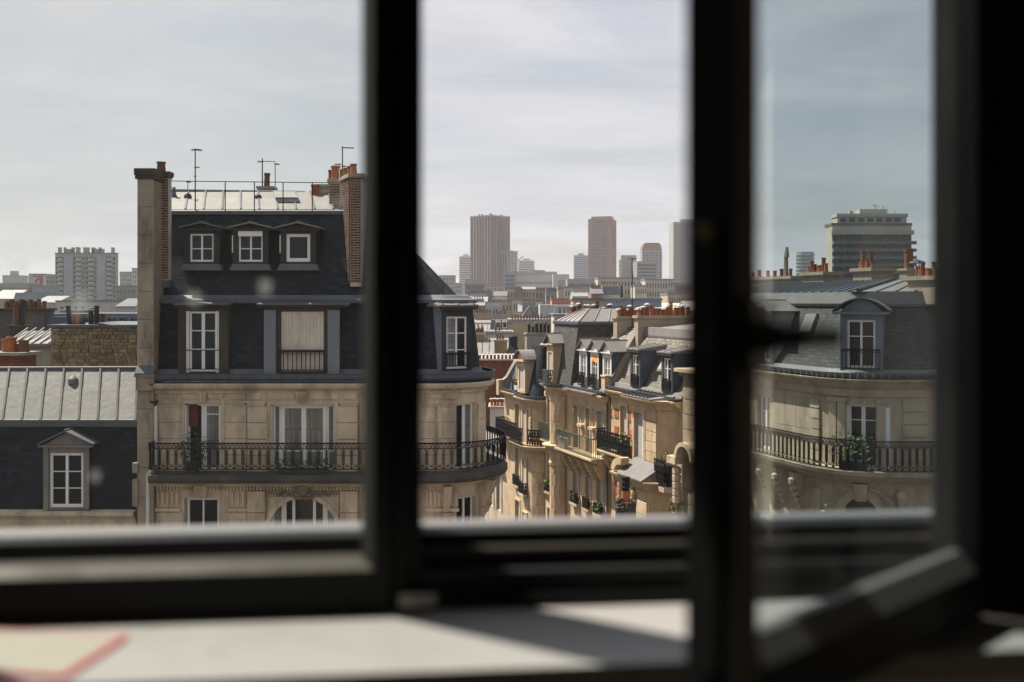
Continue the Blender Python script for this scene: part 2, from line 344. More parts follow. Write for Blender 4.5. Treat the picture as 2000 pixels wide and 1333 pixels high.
PANE = MB().quad((-.5, 0, -.5), (.5, 0, -.5), (.5, 0, .5), (-.5, 0, .5))
def pane_mesh(mat):
    k = 'pane_' + mat.name
    if k not in _cache: _cache[k] = PANE.mesh('pane', mat)
    return _cache[k]
def window(parent, x0, x1, z0, z1, y, leaves=2, rows=(0.5,), fw=0.07, mat=None, glass=None, glasses=None, th=0.06, bars=0.03, rz=0.0, origin=None, sub=False, name='window', stile=None):
    """casement frame with its panes; a part of `parent` (frame > panes), or with sub=True frame and panes straight under it"""
    mb = MB(); st = stile or fw
    mb.box(x0, x0 + fw, y, y + th, z0, z1); mb.box(x1 - fw, x1, y, y + th, z0, z1)
    mb.box(x0 + fw, x1 - fw, y, y + th, z1 - fw, z1); mb.box(x0 + fw, x1 - fw, y, y + th, z0, z0 + fw * 1.2)
    w = (x1 - x0 - 2 * fw); lw = w / leaves
    for i in range(1, leaves):
        xc = x0 + fw + lw * i; mb.box(xc - st / 2, xc + st / 2, y - 0.012, y + th, z0 + fw * 1.2, z1 - fw)
    for r in rows:
        zc = z0 + (z1 - z0) * r
        for i in range(leaves): mb.box(x0 + fw + lw * i + (st/2 if i else 0), x0 + fw + lw * (i + 1) - (st/2 if i < leaves - 1 else 0), y + 0.008, y + th - 0.008, zc - bars / 2, zc + bars / 2)
    loc = (0, 0, 0) if origin is None else origin
    f = obj('window_frame' if sub else name, mb, mat or white, parent, loc=loc, rot=(0, 0, rz))
    zs = [z0 + fw] + [z0 + (z1 - z0) * r for r in rows] + [z1 - fw]
    for i in range(leaves):
        a = x0 + fw + lw * i; b = a + lw; tilt = random.uniform(-.012, .012)
        for c, d in zip(zs[:-1], zs[1:]):
            g = (glasses[i] if glasses else None) or glass or pane_d
            if sub:
                if rz or origin: 
                    p = Vector(((a+b)/2, y + th * .6, (c+d)/2)); p.rotate(Matrix.Rotation(rz, 3, 'Z')); p += Vector(loc)
                else: p = ((a+b)/2, y + th * .6, (c+d)/2)
                put('pane', pane_mesh(g), parent, p, (random.uniform(-.006, .006), 0, rz + tilt), (b - a, 1, d - c))
            else: put('pane', pane_mesh(g), f, ((a+b)/2, y + th * .6, (c+d)/2), (random.uniform(-.006, .006), 0, tilt), (b - a, 1, d - c))
    return f

# chimney pots
def pot_mesh(kind, mat):
    k = kind + mat.name
    if k not in _cache:
        m = MB()
        if kind == 'plain': m.lathe([(.0, 0), (.125, 0), (.118, .08), (.105, .42), (.125, .43), (.125, .5), (.085, .5), (.085, .3)], n=12)
        elif kind == 'tall': m.lathe([(.0, 0), (.13, 0), (.13, .05), (.11, .06), (.10, .78), (.12, .79), (.12, .86), (.08, .86), (.08, .6)], n=12)
        elif kind == 'cowl': m.lathe([(0, 0), (.11, 0), (.10, .45), (.10, .62), (.07, .62), (.07, .5)], n=12).lathe([(.17, .70), (.15, .74), (.06, .79), (0, .80)], n=12).lathe([(0, .69), (.17, .70)], n=12); [m.bar((.08*cos(a), .08*sin(a), .6), (.1*cos(a), .1*sin(a), .72), .008) for a in (0, 2.1, 4.2)]
        _cache[k] = m.mesh('chimney_pot', mat, False)
    return _cache[k]
_capm = None
def pot(parent, x, y, z, kind='plain', mat=None, s=1.0, h=1.0):
    global _capm
    k = 'plain' if kind == 'cap' else kind
    o = put('chimney_pot', pot_mesh(k, mat or terra), parent, (x, y, z), (random.uniform(-.045, .045), random.uniform(-.045, .045), random.uniform(0, 6)), (s, s, s * h))
    if kind == 'cap':
        if _capm is None: _capm = MB().lathe([(.0, .60), (.185, .60), (.165, .63), (.05, .68), (0, .69)], n=12).bar((.07, 0, .48), (.07, 0, .62), .01).bar((-.07, .03, .48), (-.07, .03, .62), .01).mesh('pot_cap', M('pale_zinc', (.36, .36, .375), .5, var=.1))
        put('pot_cap', _capm, parent, (x, y, z), (0, 0, 0), (s, s, s * h))
    return o
def stack(parent, x0, x1, y0, y1, z0, z1, mat=None, capmat=None, cap=0.12, over=0.07, pots=(), name='chimney_stack'):
    o = ubox(name, mat or render_, parent, x0, x1, y0, y1, z0, z1) if False else obj(name, MB().box(x0, x1, y0, y1, z0, z1), mat or render_, parent)
    if cap: obj('coping', MB().box(x0 - over, x1 + over, y0 - over, y1 + over, z1 + .002, z1 + cap).box(x0 - over*.5, x1 + over*.5, y0 - over*.5, y1 + over*.5, z1 - .06, z1), capmat or mat or render_, o)
    for p in pots: pot(o, p[0], p[1], z1 + cap, *p[2:])
    return o
def potrow(n, x0, x1, y0, y1, kinds=('plain',), mats=None, jit=0.0, s=1.0):
    out = []
    for i in range(n):
        t = (i + .5) / n; out.append((x0 + (x1-x0)*t, y0 + (y1-y0)*t + random.uniform(-jit, jit), kinds[i % len(kinds)], random.choice(mats or [terra]), s * random.uniform(.92, 1.05), random.uniform(.62, 1.0)))
    return out

def zinc_slope(parent, P, n, mat=None, seam=None, sr=0.028, cross=(), over=0.0, skip=()):
    """roof plane P = [low-left, low-right, top-right, top-left]; n panels side by side with rolled seams between"""
    mat = mat or zinc
    P = [Vector(p) for p in P]
    nor = (P[1] - P[0]).cross(P[3] - P[0]).normalized()
    fr = [0] + list(cross) + [1]
    for i in range(n):
        for a, b in zip(fr[:-1], fr[1:]):
            def q(t, v): return P[0].lerp(P[1], t).lerp(P[3].lerp(P[2], t), v)
            pts = [q(i/n, a), q((i+1)/n, a), q((i+1)/n, b), q(i/n, b)]
            lift = nor * (0.012 if a == 0 else 0.0)
            obj('zinc_panel', MB().prism([p + lift - nor * .03 for p in pts], nor * .03), mat, parent)
    for i in range(n + 1):
        a = P[0].lerp(P[1], i/n) + nor * sr * .7; b = P[3].lerp(P[2], i/n) + nor * sr * .7
        if (b - a).length > 0.05: obj('seam', MB().bar(a, b, sr), seam or mat, parent)

def railing_mb(mb, path, z0, z1, style='ornate', unit_w=0.26, r=0.011):
    """ironwork unrolled along a polyline of (x,y)"""
    seg = [hypot(b[0]-a[0], b[1]-a[1]) for a, b in zip(path[:-1], path[1:])]; tot = sum(seg)
    def P(u, z):
        u = min(max(u, 0), tot); i = 0
        while i < len(seg) - 1 and u > seg[i]: u -= seg[i]; i += 1
        t = u / seg[i]; return (path[i][0] + (path[i+1][0]-path[i][0])*t, path[i][1] + (path[i+1][1]-path[i][1])*t, z)
    for a, b in zip(path[:-1], path[1:]):
        mb.bar((a[0], a[1], z1), (b[0], b[1], z1), r * 2.2); mb.bar((a[0], a[1], z0), (b[0], b[1], z0), r * 1.5)
    def line(pts, rr=r):
        for (u, z), (v, w) in zip(pts[:-1], pts[1:]): mb.bar(P(u, z), P(v, w), rr)
    h = z1 - z0
    if style == 'ornate':
        n = max(1, round(tot / unit_w)); w = tot / n; zt = z1 - h * .20
        for a, b in zip(path[:-1], path[1:]): mb.bar((a[0], a[1], zt), (b[0], b[1], zt), r * 1.2)
        zb = z0 + h * .14
        for i in range(n):
            u = i * w; line([(u, z0), (u, zt)], r * 1.7)
            for k in (.28, .5, .72): mb.bar(P(u - .022, z0 + h * .8 * k), P(u + .022, z0 + h * .8 * k), r * 1.6)
            R = w * .34
            line([(u + w*.5 - R, zb + R), (u + w*.5 - R, zt - R)]); line([(u + w*.5 + R, zb + R), (u + w*.5 + R, zt - R)])
            arc = [(u + w*.5 - R*cos(t*pi/6), zt - R + R*sin(t*pi/6)) for t in range(7)]; line(arc)
            arc = [(u + w*.5 - R*cos(t*pi/6), zb + R - R*sin(t*pi/6)) for t in range(7)]; line(arc)
            hh = (z1 - zt)
            for k in (0, .5):
                arc = [(u + w*(k + .25) - w*.22*cos(t*pi/5), zt + hh*.12 + hh*.7*sin(t*pi/5)) for t in range(6)]; line(arc)
                line([(u + w*(k+.25), zt), (u + w*(k+.25), zt + hh*.5)], r*.9)
            arc = [(u + w*.5 - w*.4*cos(t*pi/5), z0 + h*.11*sin(t*pi/5)) for t in range(6)]; line(arc)
    elif style == 'lace':
        n = max(1, round(tot / unit_w)); w = tot / n
        for i in range(n):
            u = i * w; line([(u, z0), (u, z1)], r*1.2)
            for j in range(4):
                zc = z0 + h*(j+.5)/4; R = min(w, h/4)*.44
                line([(u + w*.5 + R*cos(t*pi/3 + j), zc + R*sin(t*pi/3 + j)) for t in range(6)])
            line([(u, z0), (u + w*.5, z0 + h*.5), (u, z1)]); line([(u+w, z0), (u + w*.5, z0 + h*.5), (u+w, z1)])
    elif style == 'bars':
        n = max(1, round(tot / unit_w))
        for i in range(n + 1): line([(tot*i/n, z0), (tot*i/n, z1)])
        line([(0, z1 - h*.12), (tot, z1 - h*.12)]) if len(path) == 2 else None
    return mb

def arc_pts(cx, cy, R, a0, a1, n): return [(cx + R*cos(a0 + (a1-a0)*i/n), cy + R*sin(a0 + (a1-a0)*i/n)) for i in range(n + 1)]

def leaves_mb(mb, c, r, n, s, flat=1.0):
    for _ in range(n):
        d = Vector((random.gauss(0, 1), random.gauss(0, 1), random.gauss(0, 1))); d.normalize(); d *= r * random.uniform(.35, 1.0) ** .6; d.z *= flat
        p = Vector(c) + d; a = Vector((random.gauss(0,1), random.gauss(0,1), random.gauss(0,1))).normalized(); b = a.orthogonal().normalized()
        k = s * random.uniform(.6, 1.3); mb.quad(p - a*k, p - b*k*.5, p + a*k, p + b*k*.5)
    return mb
def planter(label, loc, w, d, h, rz=0.0, potm=None, lm=None, flowers=None, hgt=0.3, n=120, group=None):
    t = thing('potted_plant', label, 'plant', loc, rz, group)
    obj('planter', MB().hexa([(-w*.46,-d*.46,0),(w*.46,-d*.46,0),(w*.46,d*.46,0),(-w*.46,d*.46,0)], [(-w*.5,-d*.5,h),(w*.5,-d*.5,h),(w*.5,d*.5,h),(-w*.5,d*.5,h)]), potm or terra, t)
    mb = MB(); k = max(1, int(w / .25))
    for i in range(k): leaves_mb(mb, (w * ((i + .5)/k - .5), 0, h + hgt*.45), hgt*.62, n // k, .05)
    obj('foliage', mb, lm or leaf, t)
    if flowers:
        for fm, off in flowers:
            mb = MB(); leaves_mb(mb, (off, -.03, h + hgt*.65), hgt*.4, 26, .045); obj('blossoms', mb, fm, t)
    return t

# ================================================================== SETTING: ground, own house, room, window
obj('ground', MB().quad((-6000, -300, 0), (6000, -300, 0), (6000, 9000, 0), (-6000, 9000, 0)), asphalt)['kind'] = 'structure'
pav = obj('pavement', MB().box(-9, 3.5, 1.9, 5.0, 0.0, 0.14), M('pavement', (0.25, 0.24, 0.225), 0.9), None); struct(pav)

WA = radians(5.7); WF = Fr(0.0, 1.1, WA)
def wl(o):   # place a structure mesh in the window's frame
    o.location = (0.0, 1.1, 0.0); o.rotation_euler = (0, 0, WA); return o
OX0, OX1, OZ0, OZ1 = -0.87, 0.72, H - 0.37, H + 1.05
IN, OUT = -0.148, 0.16
mb = MB()
for (a, b, c, d) in ((-2.2, OX0, H-1.35, H+1.3), (OX1, 1.8, H-1.35, H+1.3), (2.56, 2.6, H-1.35, H+1.3), (1.8, 2.56, H-1.35, H-.6), (OX0, OX1, H-1.35, OZ0), (OX0, OX1, OZ1, H+1.3)): mb.box(a, b, IN, 0.10, c, d)  # gap near the right end: unseen opening added to let sun in
struct(wl(obj('wall_front', mb, roomw)), 'inside of the window wall under and around the window')
mb = MB()
for (a, b, c, d) in ((-13, OX0, 0, 24), (OX1, 1.8, 0, 24), (2.56, 13, 0, 24), (1.8, 2.56, 0, H-.6), (1.8, 2.56, H+1.35, 24), (OX0, OX1, 0, OZ0 - .03), (OX0, OX1, OZ1, 24)): mb.box(a, b, 0.101, OUT, c, d)  # leaves the same added opening free for sunlight into the room
struct(wl(obj('facade_wall', mb, stone)), 'street front of the house the camera looks out of')
for nm, bx_ in (('wall_back', (-2.2, 2.6, -4.0, -3.9, H-1.35, H+1.3)), ('wall_left', (-2.3, -2.2, -4.0, 0.1, H-1.35, H+1.3)), ('wall_right', (2.6, 2.7, -4.0, 0.1, H-1.35, H+1.3)), ('ceiling', (-2.3, 2.7, -4.0, 0.1, H+1.3, H+1.4))):
    struct(wl(obj(nm, MB().box(*bx_), roomw)))
struct(wl(obj('floor', MB().box(-2.3, 2.7, -4.0, 0.1, H-1.45, H-1.35), woodm)))
SZ = H - 0.346
struct(wl(obj('window_sill', MB().box(OX0 - .05, OX1 + .05, IN - 0.012, 0.055, SZ - 0.028, SZ), sillw)), 'white inner window sill with patches of sun')
struct(wl(obj('window_ledge', MB().hexa([(OX0-.1, 0.128, SZ-.06), (OX1+.1, 0.128, SZ-.06), (OX1+.1, .60, SZ-.07), (OX0-.1, .60, SZ-.07)], [(OX0-.1, 0.128, SZ-.012), (OX1+.1, 0.128, SZ-.012), (OX1+.1, .60, SZ-.024), (OX0-.1, .60, SZ-.024)]), ledgem)), 'pale grey outer ledge just beyond the window frame')

DY = .055; WG = Fr(-DY*sin(WA), 1.1 + DY*cos(WA), WA)      # plane of the fixed frame
zw = lambda py, px=500, y=0.0: WG.Z(py, WG.X(px, y), y)
win = thing('window_frame', 'dark anthracite fixed window frame with central mullion above the white sill', 'window frame', (WG.ox, WG.oy, 0), WA)
mx0, mx1 = WG.X(757), WG.X(824)
obj('mullion', MB().box(mx0, mx1, -0.012, 0.07, SZ + .004, OZ1).box(mx0 + .008, mx1 - .018, -0.024, -0.012, SZ + .004, OZ1), framem, win)
obj('cover_strip', MB().box(WG.X(783), WG.X(803), -0.030, -0.0245, H - .08, H + .19), beadm, win)
obj('jamb', MB().box(OX0, OX0 + .06, -0.012, 0.07, SZ + .004, OZ1), framem, win)
obj('jamb', MB().box(WG.X(1842, .07), OX1, -0.02, 0.07, SZ + .004, OZ1).box(WG.X(1893, -.10), OX1, -0.10, -0.02, SZ + .004, OZ1), framem, win)
obj('head_rail', MB().box(OX0 + .06, WG.X(1842, .07), -0.012, 0.07, OZ1 - .07, OZ1), framem, win)
zt = zw(1048, 1000)
mb = MB().box(mx1, WG.X(1842, .07), 0.03, 0.07, SZ + .004, zt)
mb.box(mx1, WG.X(1842, .07), 0.006, 0.03, SZ + .004, zt - .018).box(mx1, WG.X(1842, .07), -0.016, 0.006, SZ + .004, zt - .036).box(mx1, WG.X(1842, .07), -0.028, -0.016, SZ + .004, zt - .060)
obj('bottom_rail', mb, framem, win)
obj('rail_gasket', MB().box(mx1, WG.X(1842, .07), 0.008, 0.028, zt - .018, zt - .0155).box(mx1, WG.X(1842, .07), -.030, -.028, zt - .073, zt - .066), beadm, win)
obj('bottom_rail', MB().box(OX0 + .06, mx0, 0.034, 0.07, SZ + .004, zw(1066, 400)), framem, win)
obj('lock_keeper', MB().box(WG.X(780, -.03), WG.X(852, -.03), -0.034, -0.0285, zw(1186, 815, -.03), zw(1160, 815, -.03)).box(WG.X(792, -.03), WG.X(835, -.03), -0.0375, -0.034, zw(1180, 815, -.03), zw(1168, 815, -.03)), M('keeper_metal', (0.30, 0.28, 0.26), 0.45, metal=0.6), win)

glass_l = clear_glass('closed_pane_glass', (0.88, 0.905, 0.885), 0.35, 0.004)
glass_r = clear_glass('open_pane_glass', (0.60, 0.69, 0.71), 1.3, 0.008)
# closed sash
cs = thing('window_sash', 'closed dark window sash with dusty tinted pane before the brick chimneyed house', 'window sash', (WG.ox, WG.oy, 0), WA)
lx0, lx1 = OX0 + .055, mx0 + .004; sx0 = WG.X(708, -.03); zr = zw(1120, 400, -.03); zb = SZ + .001
obj('stile', MB().box(lx0, lx0 + .06, -.034, .030, zb, OZ1 - .02), framem, cs)
obj('stile', MB().box(sx0 + .012, lx1, -.034, .030, zb, OZ1 - .02), framem, cs)
obj('stile_bead', MB().hexa([(sx0 - .002, -.004, zr), (sx0 + .012, -.0335, zr), (sx0 + .012, .004, zr), (sx0 - .002, .004, zr)], [(sx0 - .002, -.004, OZ1-.05), (sx0 + .012, -.0335, OZ1-.05), (sx0 + .012, .004, OZ1-.05), (sx0 - .002, .004, OZ1-.05)]), M('bead_dark', (0.030, 0.030, 0.028), 0.7, spec=.1), cs)
obj('bottom_rail', MB().box(lx0 + .06, sx0 + .012, -.034, .030, zb, zr), framem, cs)
obj('glazing_bead', MB().hexa([(lx0 + .06, -.0335, zr), (sx0 + .012, -.0335, zr), (sx0 + .012, .006, zr), (lx0 + .06, .006, zr)], [(lx0 + .06, -.014, zr + .008), (sx0 - .002, -.014, zr + .008), (sx0 - .002, .006, zr + .008), (lx0 + .06, .006, zr + .008)]), M('bead_lit_warm', (.048, .043, .037), .6, var=.1, spec=.2), cs)  # bead paler than the frame: its highlight put into the colour
obj('top_rail', MB().box(lx0 + .06, sx0 + .012, -.034, .030, OZ1 - .08, OZ1 - .02), framem, cs)
g = obj('pane', MB().quad((lx0 + .06, 0, zr), (sx0 + .012, 0, zr), (sx0 + .012, 0, OZ1 - .08), (lx0 + .06, 0, OZ1 - .08)), glass_l, cs)
smud = clear_glass('dried_drop', (0.85, 0.85, 0.84), 0.3, 0.14, (0.9, 0.9, 0.88))
for px, py, r in ((160, 588, .0105), (381, 583, .0085), (519, 562, .0085), (44, 522, .007), (152, 610, .006), (660, 395, .006), (186, 930, .006)):
    x, z = WG.X(px), WG.Z(py, WG.X(px), 0)
    obj('dried_drop', MB().poly([(x + r*cos(t*pi/7)*random.uniform(.75, 1.1), -.0012, z + r*1.15*sin(t*pi/7)*random.uniform(.8, 1.1)) for t in range(14)]), smud, g)
# open sash, swung into the room; local x runs from the hinge to the free edge, +y faces the room
HX, HYY = 0.503, 1.10; SW = 0.477; T = .0225
os_ = thing('window_sash', 'open dark window sash with black lever handle swung into the room', 'window sash', (HX, HYY, 0), atan2(-.681, -.732))
zb2, zg = H - .338, H - .289
obj('stile', MB().box(.4445, SW, -T, T, zb2, OZ1 - .02), framem, os_)
obj('stile', MB().box(0, .030, -T, T, zb2, OZ1 - .02), framem, os_)
obj('bottom_rail', MB().box(.030, .4445, -T, T, zb2, zg), framem, os_)
obj('top_rail', MB().box(.030, .4445, -T, T, OZ1 - .08, OZ1 - .02), framem, os_)
obj('glazing_bead', MB().hexa([(.030, T - .0005, zg), (.4445, T - .0005, zg), (.4445, -.004, zg), (.030, -.004, zg)][::-1], [(.030, .006, zg + .020), (.4445, .006, zg + .020), (.4445, -.004, zg + .020), (.030, -.004, zg + .020)][::-1]), M('bead_lit', (.11, .105, .10), .5, var=.1), os_)  # strip of light along the bead put into its paler colour
obj('stile_bead', MB().hexa([(.445, T - .0005, zg), (.445, -.004, zg), (.438, -.004, zg), (.438, .006, zg)], [(.445, T - .0005, OZ1-.08), (.445, -.004, OZ1-.08), (.438, -.004, OZ1-.08), (.438, .006, OZ1-.08)]), M('bead_brown', (0.06, 0.053, 0.045), 0.7, spec=.15), os_)
obj('pane', MB().quad((.030, 0, zg), (.4445, 0, zg), (.4445, 0, OZ1 - .08), (.030, 0, OZ1 - .08)), glass_r, os_)
obj('stile_cover', MB().box(.4447, .4765, T, T + .0004, zb2 + .002, OZ1 - .03), M('cover_brown', (.085, .076, .064), .6, var=.1, spec=.2), os_)
h = obj('handle', MB().box(.4455, .472, T + .0005, T + .014, H - .054, H + .002).box(.448, .470, T + .014, T + .030, H - .038, H - .014), M('handle_black', (0.010, 0.011, 0.012), 0.35), os_)
obj('lever', MB().cyl((.459, T + .030, H - .026), (.459, T + .050, H - .026), .010, .010, 12).cyl((.466, T + .047, H - .026), (.415, T + .049, H - .027), .0095, .0085, 12), MATS['handle_black'], h)
obj('lock_strip', MB().box(SW, SW + .0022, -.008, .008, zb2 + .05, H + .052), M('strip_metal', (0.028, 0.028, 0.026), 0.35, metal=0.4), os_)
obj('locking_bolt', MB().cyl((SW + .0022, 0, H + .055), (SW + .009, 0, H + .055), .0075, .0062, 14), M('bolt_brass', (0.52, 0.42, 0.26), 0.35, metal=0.7), os_)

# booklet on the sill
bk = thing('booklet', 'red edged booklet with cream page lying on the white sill', 'booklet', (-0.505, 0.985, SZ), radians(-8))
obj('cover', MB().box(-.13, .105, -.062, .052, 0.0005, .0035), redm, bk)
obj('page', MB().box(-.13, .1005, -.058, .048, .0035, .0042), cream, bk)
obj('printed_patch', MB().poly([(-.10, -.054, .0044), (-.045, -.054, .0044), (-.085, -.02, .0044)]), teal, bk)

# ================================================================== helpers for houses
def dormer(parent, loc, rz, w, h, depth, win, roof='gable', rh=.25, over=.12, body=None, roofm=None, cheek=None, fm=None, leaves=2, rows=(.5,), glass=None, glasses=None, fw=.06, slope=0.0, apron=None, zc=None, name='dormer', shutter=None):
    body = body or sooty; roofm = roofm or lead; cheek = cheek or zinc_b
    a, b, c, d = win
    o = obj(name, wall_mb(-w/2, w/2, 0, h, [win], 0, .12), body, parent, loc=loc, rot=(0, 0, rz))
    for s in (-1, 1): obj('cheek', MB().prism([(s*w/2, 0.001, 0), (s*w/2, depth, h if slope == 0 else h), (s*w/2, 0.001, h)] if slope else [(s*w/2, .001, 0), (s*w/2, depth, 0), (s*w/2, depth, h), (s*w/2, .001, h)], (-s*.03, 0, 0)), cheek, o)
    W2 = w/2 + over; y0 = -over; y1 = depth
    mb = MB()
    if roof == 'gable':
        for s in (-1, 1):
            mb.prism([(0, y0, h + rh), (0, y1, h + rh), (s*W2, y1, h), (s*W2, y0, h)], (0, 0, .05))
        pts = [(-w/2, -.005, h), (w/2, -.005, h), (0, -.005, h + rh * .94)]
        obj('gable', MB().prism(pts, (0, .06, 0)), body, o)
        obj('dormer_cornice', MB().box(-W2*.97, W2*.97, -over*.7, .0, h - .07, h - .002), body, o)
        obj('ridge_roll', MB().bar((0, y0 - .005, h + rh + .055), (0, y1, h + rh + .055), .022), roofm, o)
    elif roof == 'flat':
        mb.hexa([(-W2, y0, h), (W2, y0, h), (W2, y1, h), (-W2, y1, h)], [(-W2, y0, h + .06), (W2, y0, h + .06), (W2*.96, y1, h + rh), (-W2*.96, y1, h + rh)])
        for t in (-.5, 0, .5): obj('seam', MB().bar((t*W2*1.6, y0, h + .075), (t*W2*1.5, y1, h + rh + .015), .018), roofm, o)
        obj('dormer_cornice', MB().box(-W2*.98, W2*.98, -over*.85, -.003, h - .10, h - .002), body, o)
    elif roof == 'hip':
        mb.hexa([(-W2, y0, h), (W2, y0, h), (W2, y1, h), (-W2, y1, h)], [(-W2, y0, h + .045), (W2, y0, h + .045), (W2, y1, h + .045), (-W2, y1, h + .045)])
        mb.add([(-W2, y0, h + .045), (W2, y0, h + .045), (0, y0 + .35, h + rh), (0, y1, h + rh), (W2, y1, h + .045), (-W2, y1, h + .045)], [(0, 1, 2), (1, 4, 3, 2), (0, 2, 3, 5)])
        for e in ((-W2, y0), (W2, y0)): obj('seam', MB().bar((e[0], e[1], h + .05), (0, y0 + .35, h + rh), .02), zinc, o)
        obj('seam', MB().bar((0, y0 + .35, h + rh), (0, y1, h + rh), .022), zinc, o)
        obj('dormer_cornice', MB().box(-W2*.95, W2*.95, -over*.8, -.003, h - .12, h - .002), body, o)
    elif roof == 'arch':
        n = 10; pts = [(-W2 + 2*W2*i/n, h + rh * (1 - ((i/n - .5) * 2) ** 2)) for i in range(n + 1)]
        for (p, q) in zip(pts[:-1], pts[1:]): mb.add([(p[0], y0, p[1]), (q[0], y0, q[1]), (q[0], y1, q[1]), (p[0], y1, p[1]), (p[0], y0, p[1] + .05), (q[0], y0, q[1] + .05), (q[0], y1, q[1] + .05), (p[0], y1, p[1] + .05)], [(4,5,6,7), (0,1,5,4), (0,3,2,1)])
        obj('gable', MB().prism([(-w/2, -.006, h)] + [(x_*w/2/W2, -.006, h + (z_ - h) * .95) for x_, z_ in pts] + [(w/2, -.006, h)], (0, .05, 0)), body, o)
        obj('dormer_cornice', MB().box(-W2*.99, W2*.99, -over*.9, -.008, h - .09, h - .002), body, o)
    obj('dormer_roof', mb, roofm, o)
    if shutter is not None: obj('shutter', MB().box(a, b, .05, .09, c, d), shutter, o)
    else: window(o, a, b, c, d, .05, leaves, rows, fw, fm or white, glass, glasses, sub=True)
    if apron is not None: obj('apron', MB().hexa([(-w/2 - .1, -.06, -.16), (w/2 + .1, -.06, -.16), (w/2 + .06, depth*.4, -.16), (-w/2 - .06, depth*.4, -.16)], [(-w/2 - .01, -.03, .05), (w/2 + .01, -.03, .05), (w/2 + .01, depth*.4, .05), (-w/2 - .01, depth*.4, .05)]), apron, o)
    return o

def antenna(parent, x, y, z0, z1, arms, r=.016):
    o = obj('antenna', MB().cyl((x, y, z0), (x, y, z1), r, r*.8, 6), iron, parent)
    for (dz, ax, n, el) in arms:      # height below the top, boom length (signed), directors, director length
        z = z1 - dz; mb = MB().bar((x - .04*(1 if ax > 0 else -1), y, z), (x + ax, y + .1, z), .010)
        for i in range(n):
            t = (i + .4) / n; mb.bar((x + ax*t, y + .1*t - el, z + .01), (x + ax*t, y + .1*t + el, z + .01), .006); mb.bar((x + ax*t - el*.35, y, z + .012), (x + ax*t + el*.35, y, z + .012), .005)
        obj('antenna_boom', mb, iron, o)
    return o

# ================================================================== the chimneyed house across the junction
LF = Fr(-8.0, 31.5, 0.0)
lx = LF.X
def lz(py, y=0.0): return LF.Z(py, 0, y)
house = LF.root('apartment_house', 'tall stone corner house with dark slate mansard and two brick chimneys', 'building')
XC, RC = 5.6, 1.5
x300 = lx(301)
A0 = -pi/2; A1 = radians(20)
front = [(x300, 0.0), (XC, 0.0)]
corner = arc_pts(XC, RC, RC, A0, A1, 14)
tail = [(corner[-1][0] - .34*9, corner[-1][1] + .94*9)]
path = [front[0]] + corner + tail
ztop = lz(757)
opn = [(lx(362), lx(432), lz(921), lz(788)), (lx(530), lx(655), lz(921), lz(790)), (lx(360), lx(428), lz(1085), lz(973)), (lx(525), lx(660), lz(1085), lz(972))]
wmb = wall_mb(x300, XC, 0, ztop, opn, 0, .28)
PH = 40; HWID = 15
def cz(phi, out=0.0): a = radians(phi) - pi/2; return (XC + (RC + out)*cos(a), RC + (RC + out)*sin(a))
zA, zB, zC_, zD = lz(921), lz(790), lz(1085), lz(975)
def arcw(p0, p1, z0, z1):
    pts = [cz(p0 + (p1 - p0)*i/6) for i in range(7)]; wmb.sweep(pts, [(0, z0), (0, z1)], False)
arcw(0, PH - HWID, 0, ztop); arcw(PH + HWID, 110, 0, ztop)
for a_, b_ in ((0, zC_), (zD, zA), (zB, ztop)): arcw(PH - HWID, PH + HWID, a_, b_)
for s in (-1, 1):
    p = cz(PH + s*HWID); q = cz(PH + s*HWID, -.3)
    for a_, b_ in ((zC_, zD), (zA, zB)): wmb.quad((*p, a_), (*q, a_), (*q, b_), (*p, b_))
wmb.sweep([corner[-1], tail[0]], [(0, 0), (0, ztop)], False)
wall = obj('wall', wmb, stone, house)
chord = lambda out: cz(PH, out)
hw = RC * sin(radians(HWID))
window(house, -hw + .02, hw - .02, zA, zB, 0, 2, (.32,), .07, white, None, [pane_d, pane_m], rz=radians(PH), origin=(*cz(PH, -.20), 0), stile=.1)
window(house, -hw + .02, hw - .02, zC_, zD, 0, 2, (.32,), .07, white, rz=radians(PH), origin=(*cz(PH, -.20), 0))
# dressed stone of the upper floor and the floor below the balcony
stones(wall, x300 + .05, lx(483), lz(921), lz(793), .58, 1.1, -.002, stone, [(o[0] - .12, o[1] + .12, o[2], o[3] + .02) for o in opn[:2]])
bay0, bay1 = lx(485), lx(700)
stones(wall, bay0, bay1, lz(921), lz(793), .58, 1.3, -.07, stone, [(lx(529) - .06, lx(656) + .06, 0, lz(789))], d=.10)
stones(wall, bay1 + .02, XC - .03, lz(921), lz(793), .58, 1.1, -.002, stone)
stones(wall, x300 + .05, lx(483), lz(1085), lz(1000), .55, 1.2, -.002, stone, [(lx(358), lx(430), 0, lz(970))])
stones(wall, lx(484), lx(700), lz(1085), lz(958), .62, 1.5, -.05, stone, [(lx(520), lx(665), 0, lz(966))], d=.08)
stones(wall, lx(705), XC - .05, lz(1085), lz(990), .55, 1.3, -.002, stone)
# corner stones, bent round the corner
def bend(xc, zc_): 
    phi = xc / RC; return ((XC + RC*sin(phi), RC - RC*cos(phi), zc_), phi)
stones(wall, .04, RC*radians(PH - HWID) - .04, lz(921), lz(793), .58, .5, 0, stone, curve=bend, d=.025)
stones(wall, RC*radians(PH + HWID) + .06, RC*radians(108), lz(921), lz(793), .58, .45, 0, stone, curve=bend, d=.025)
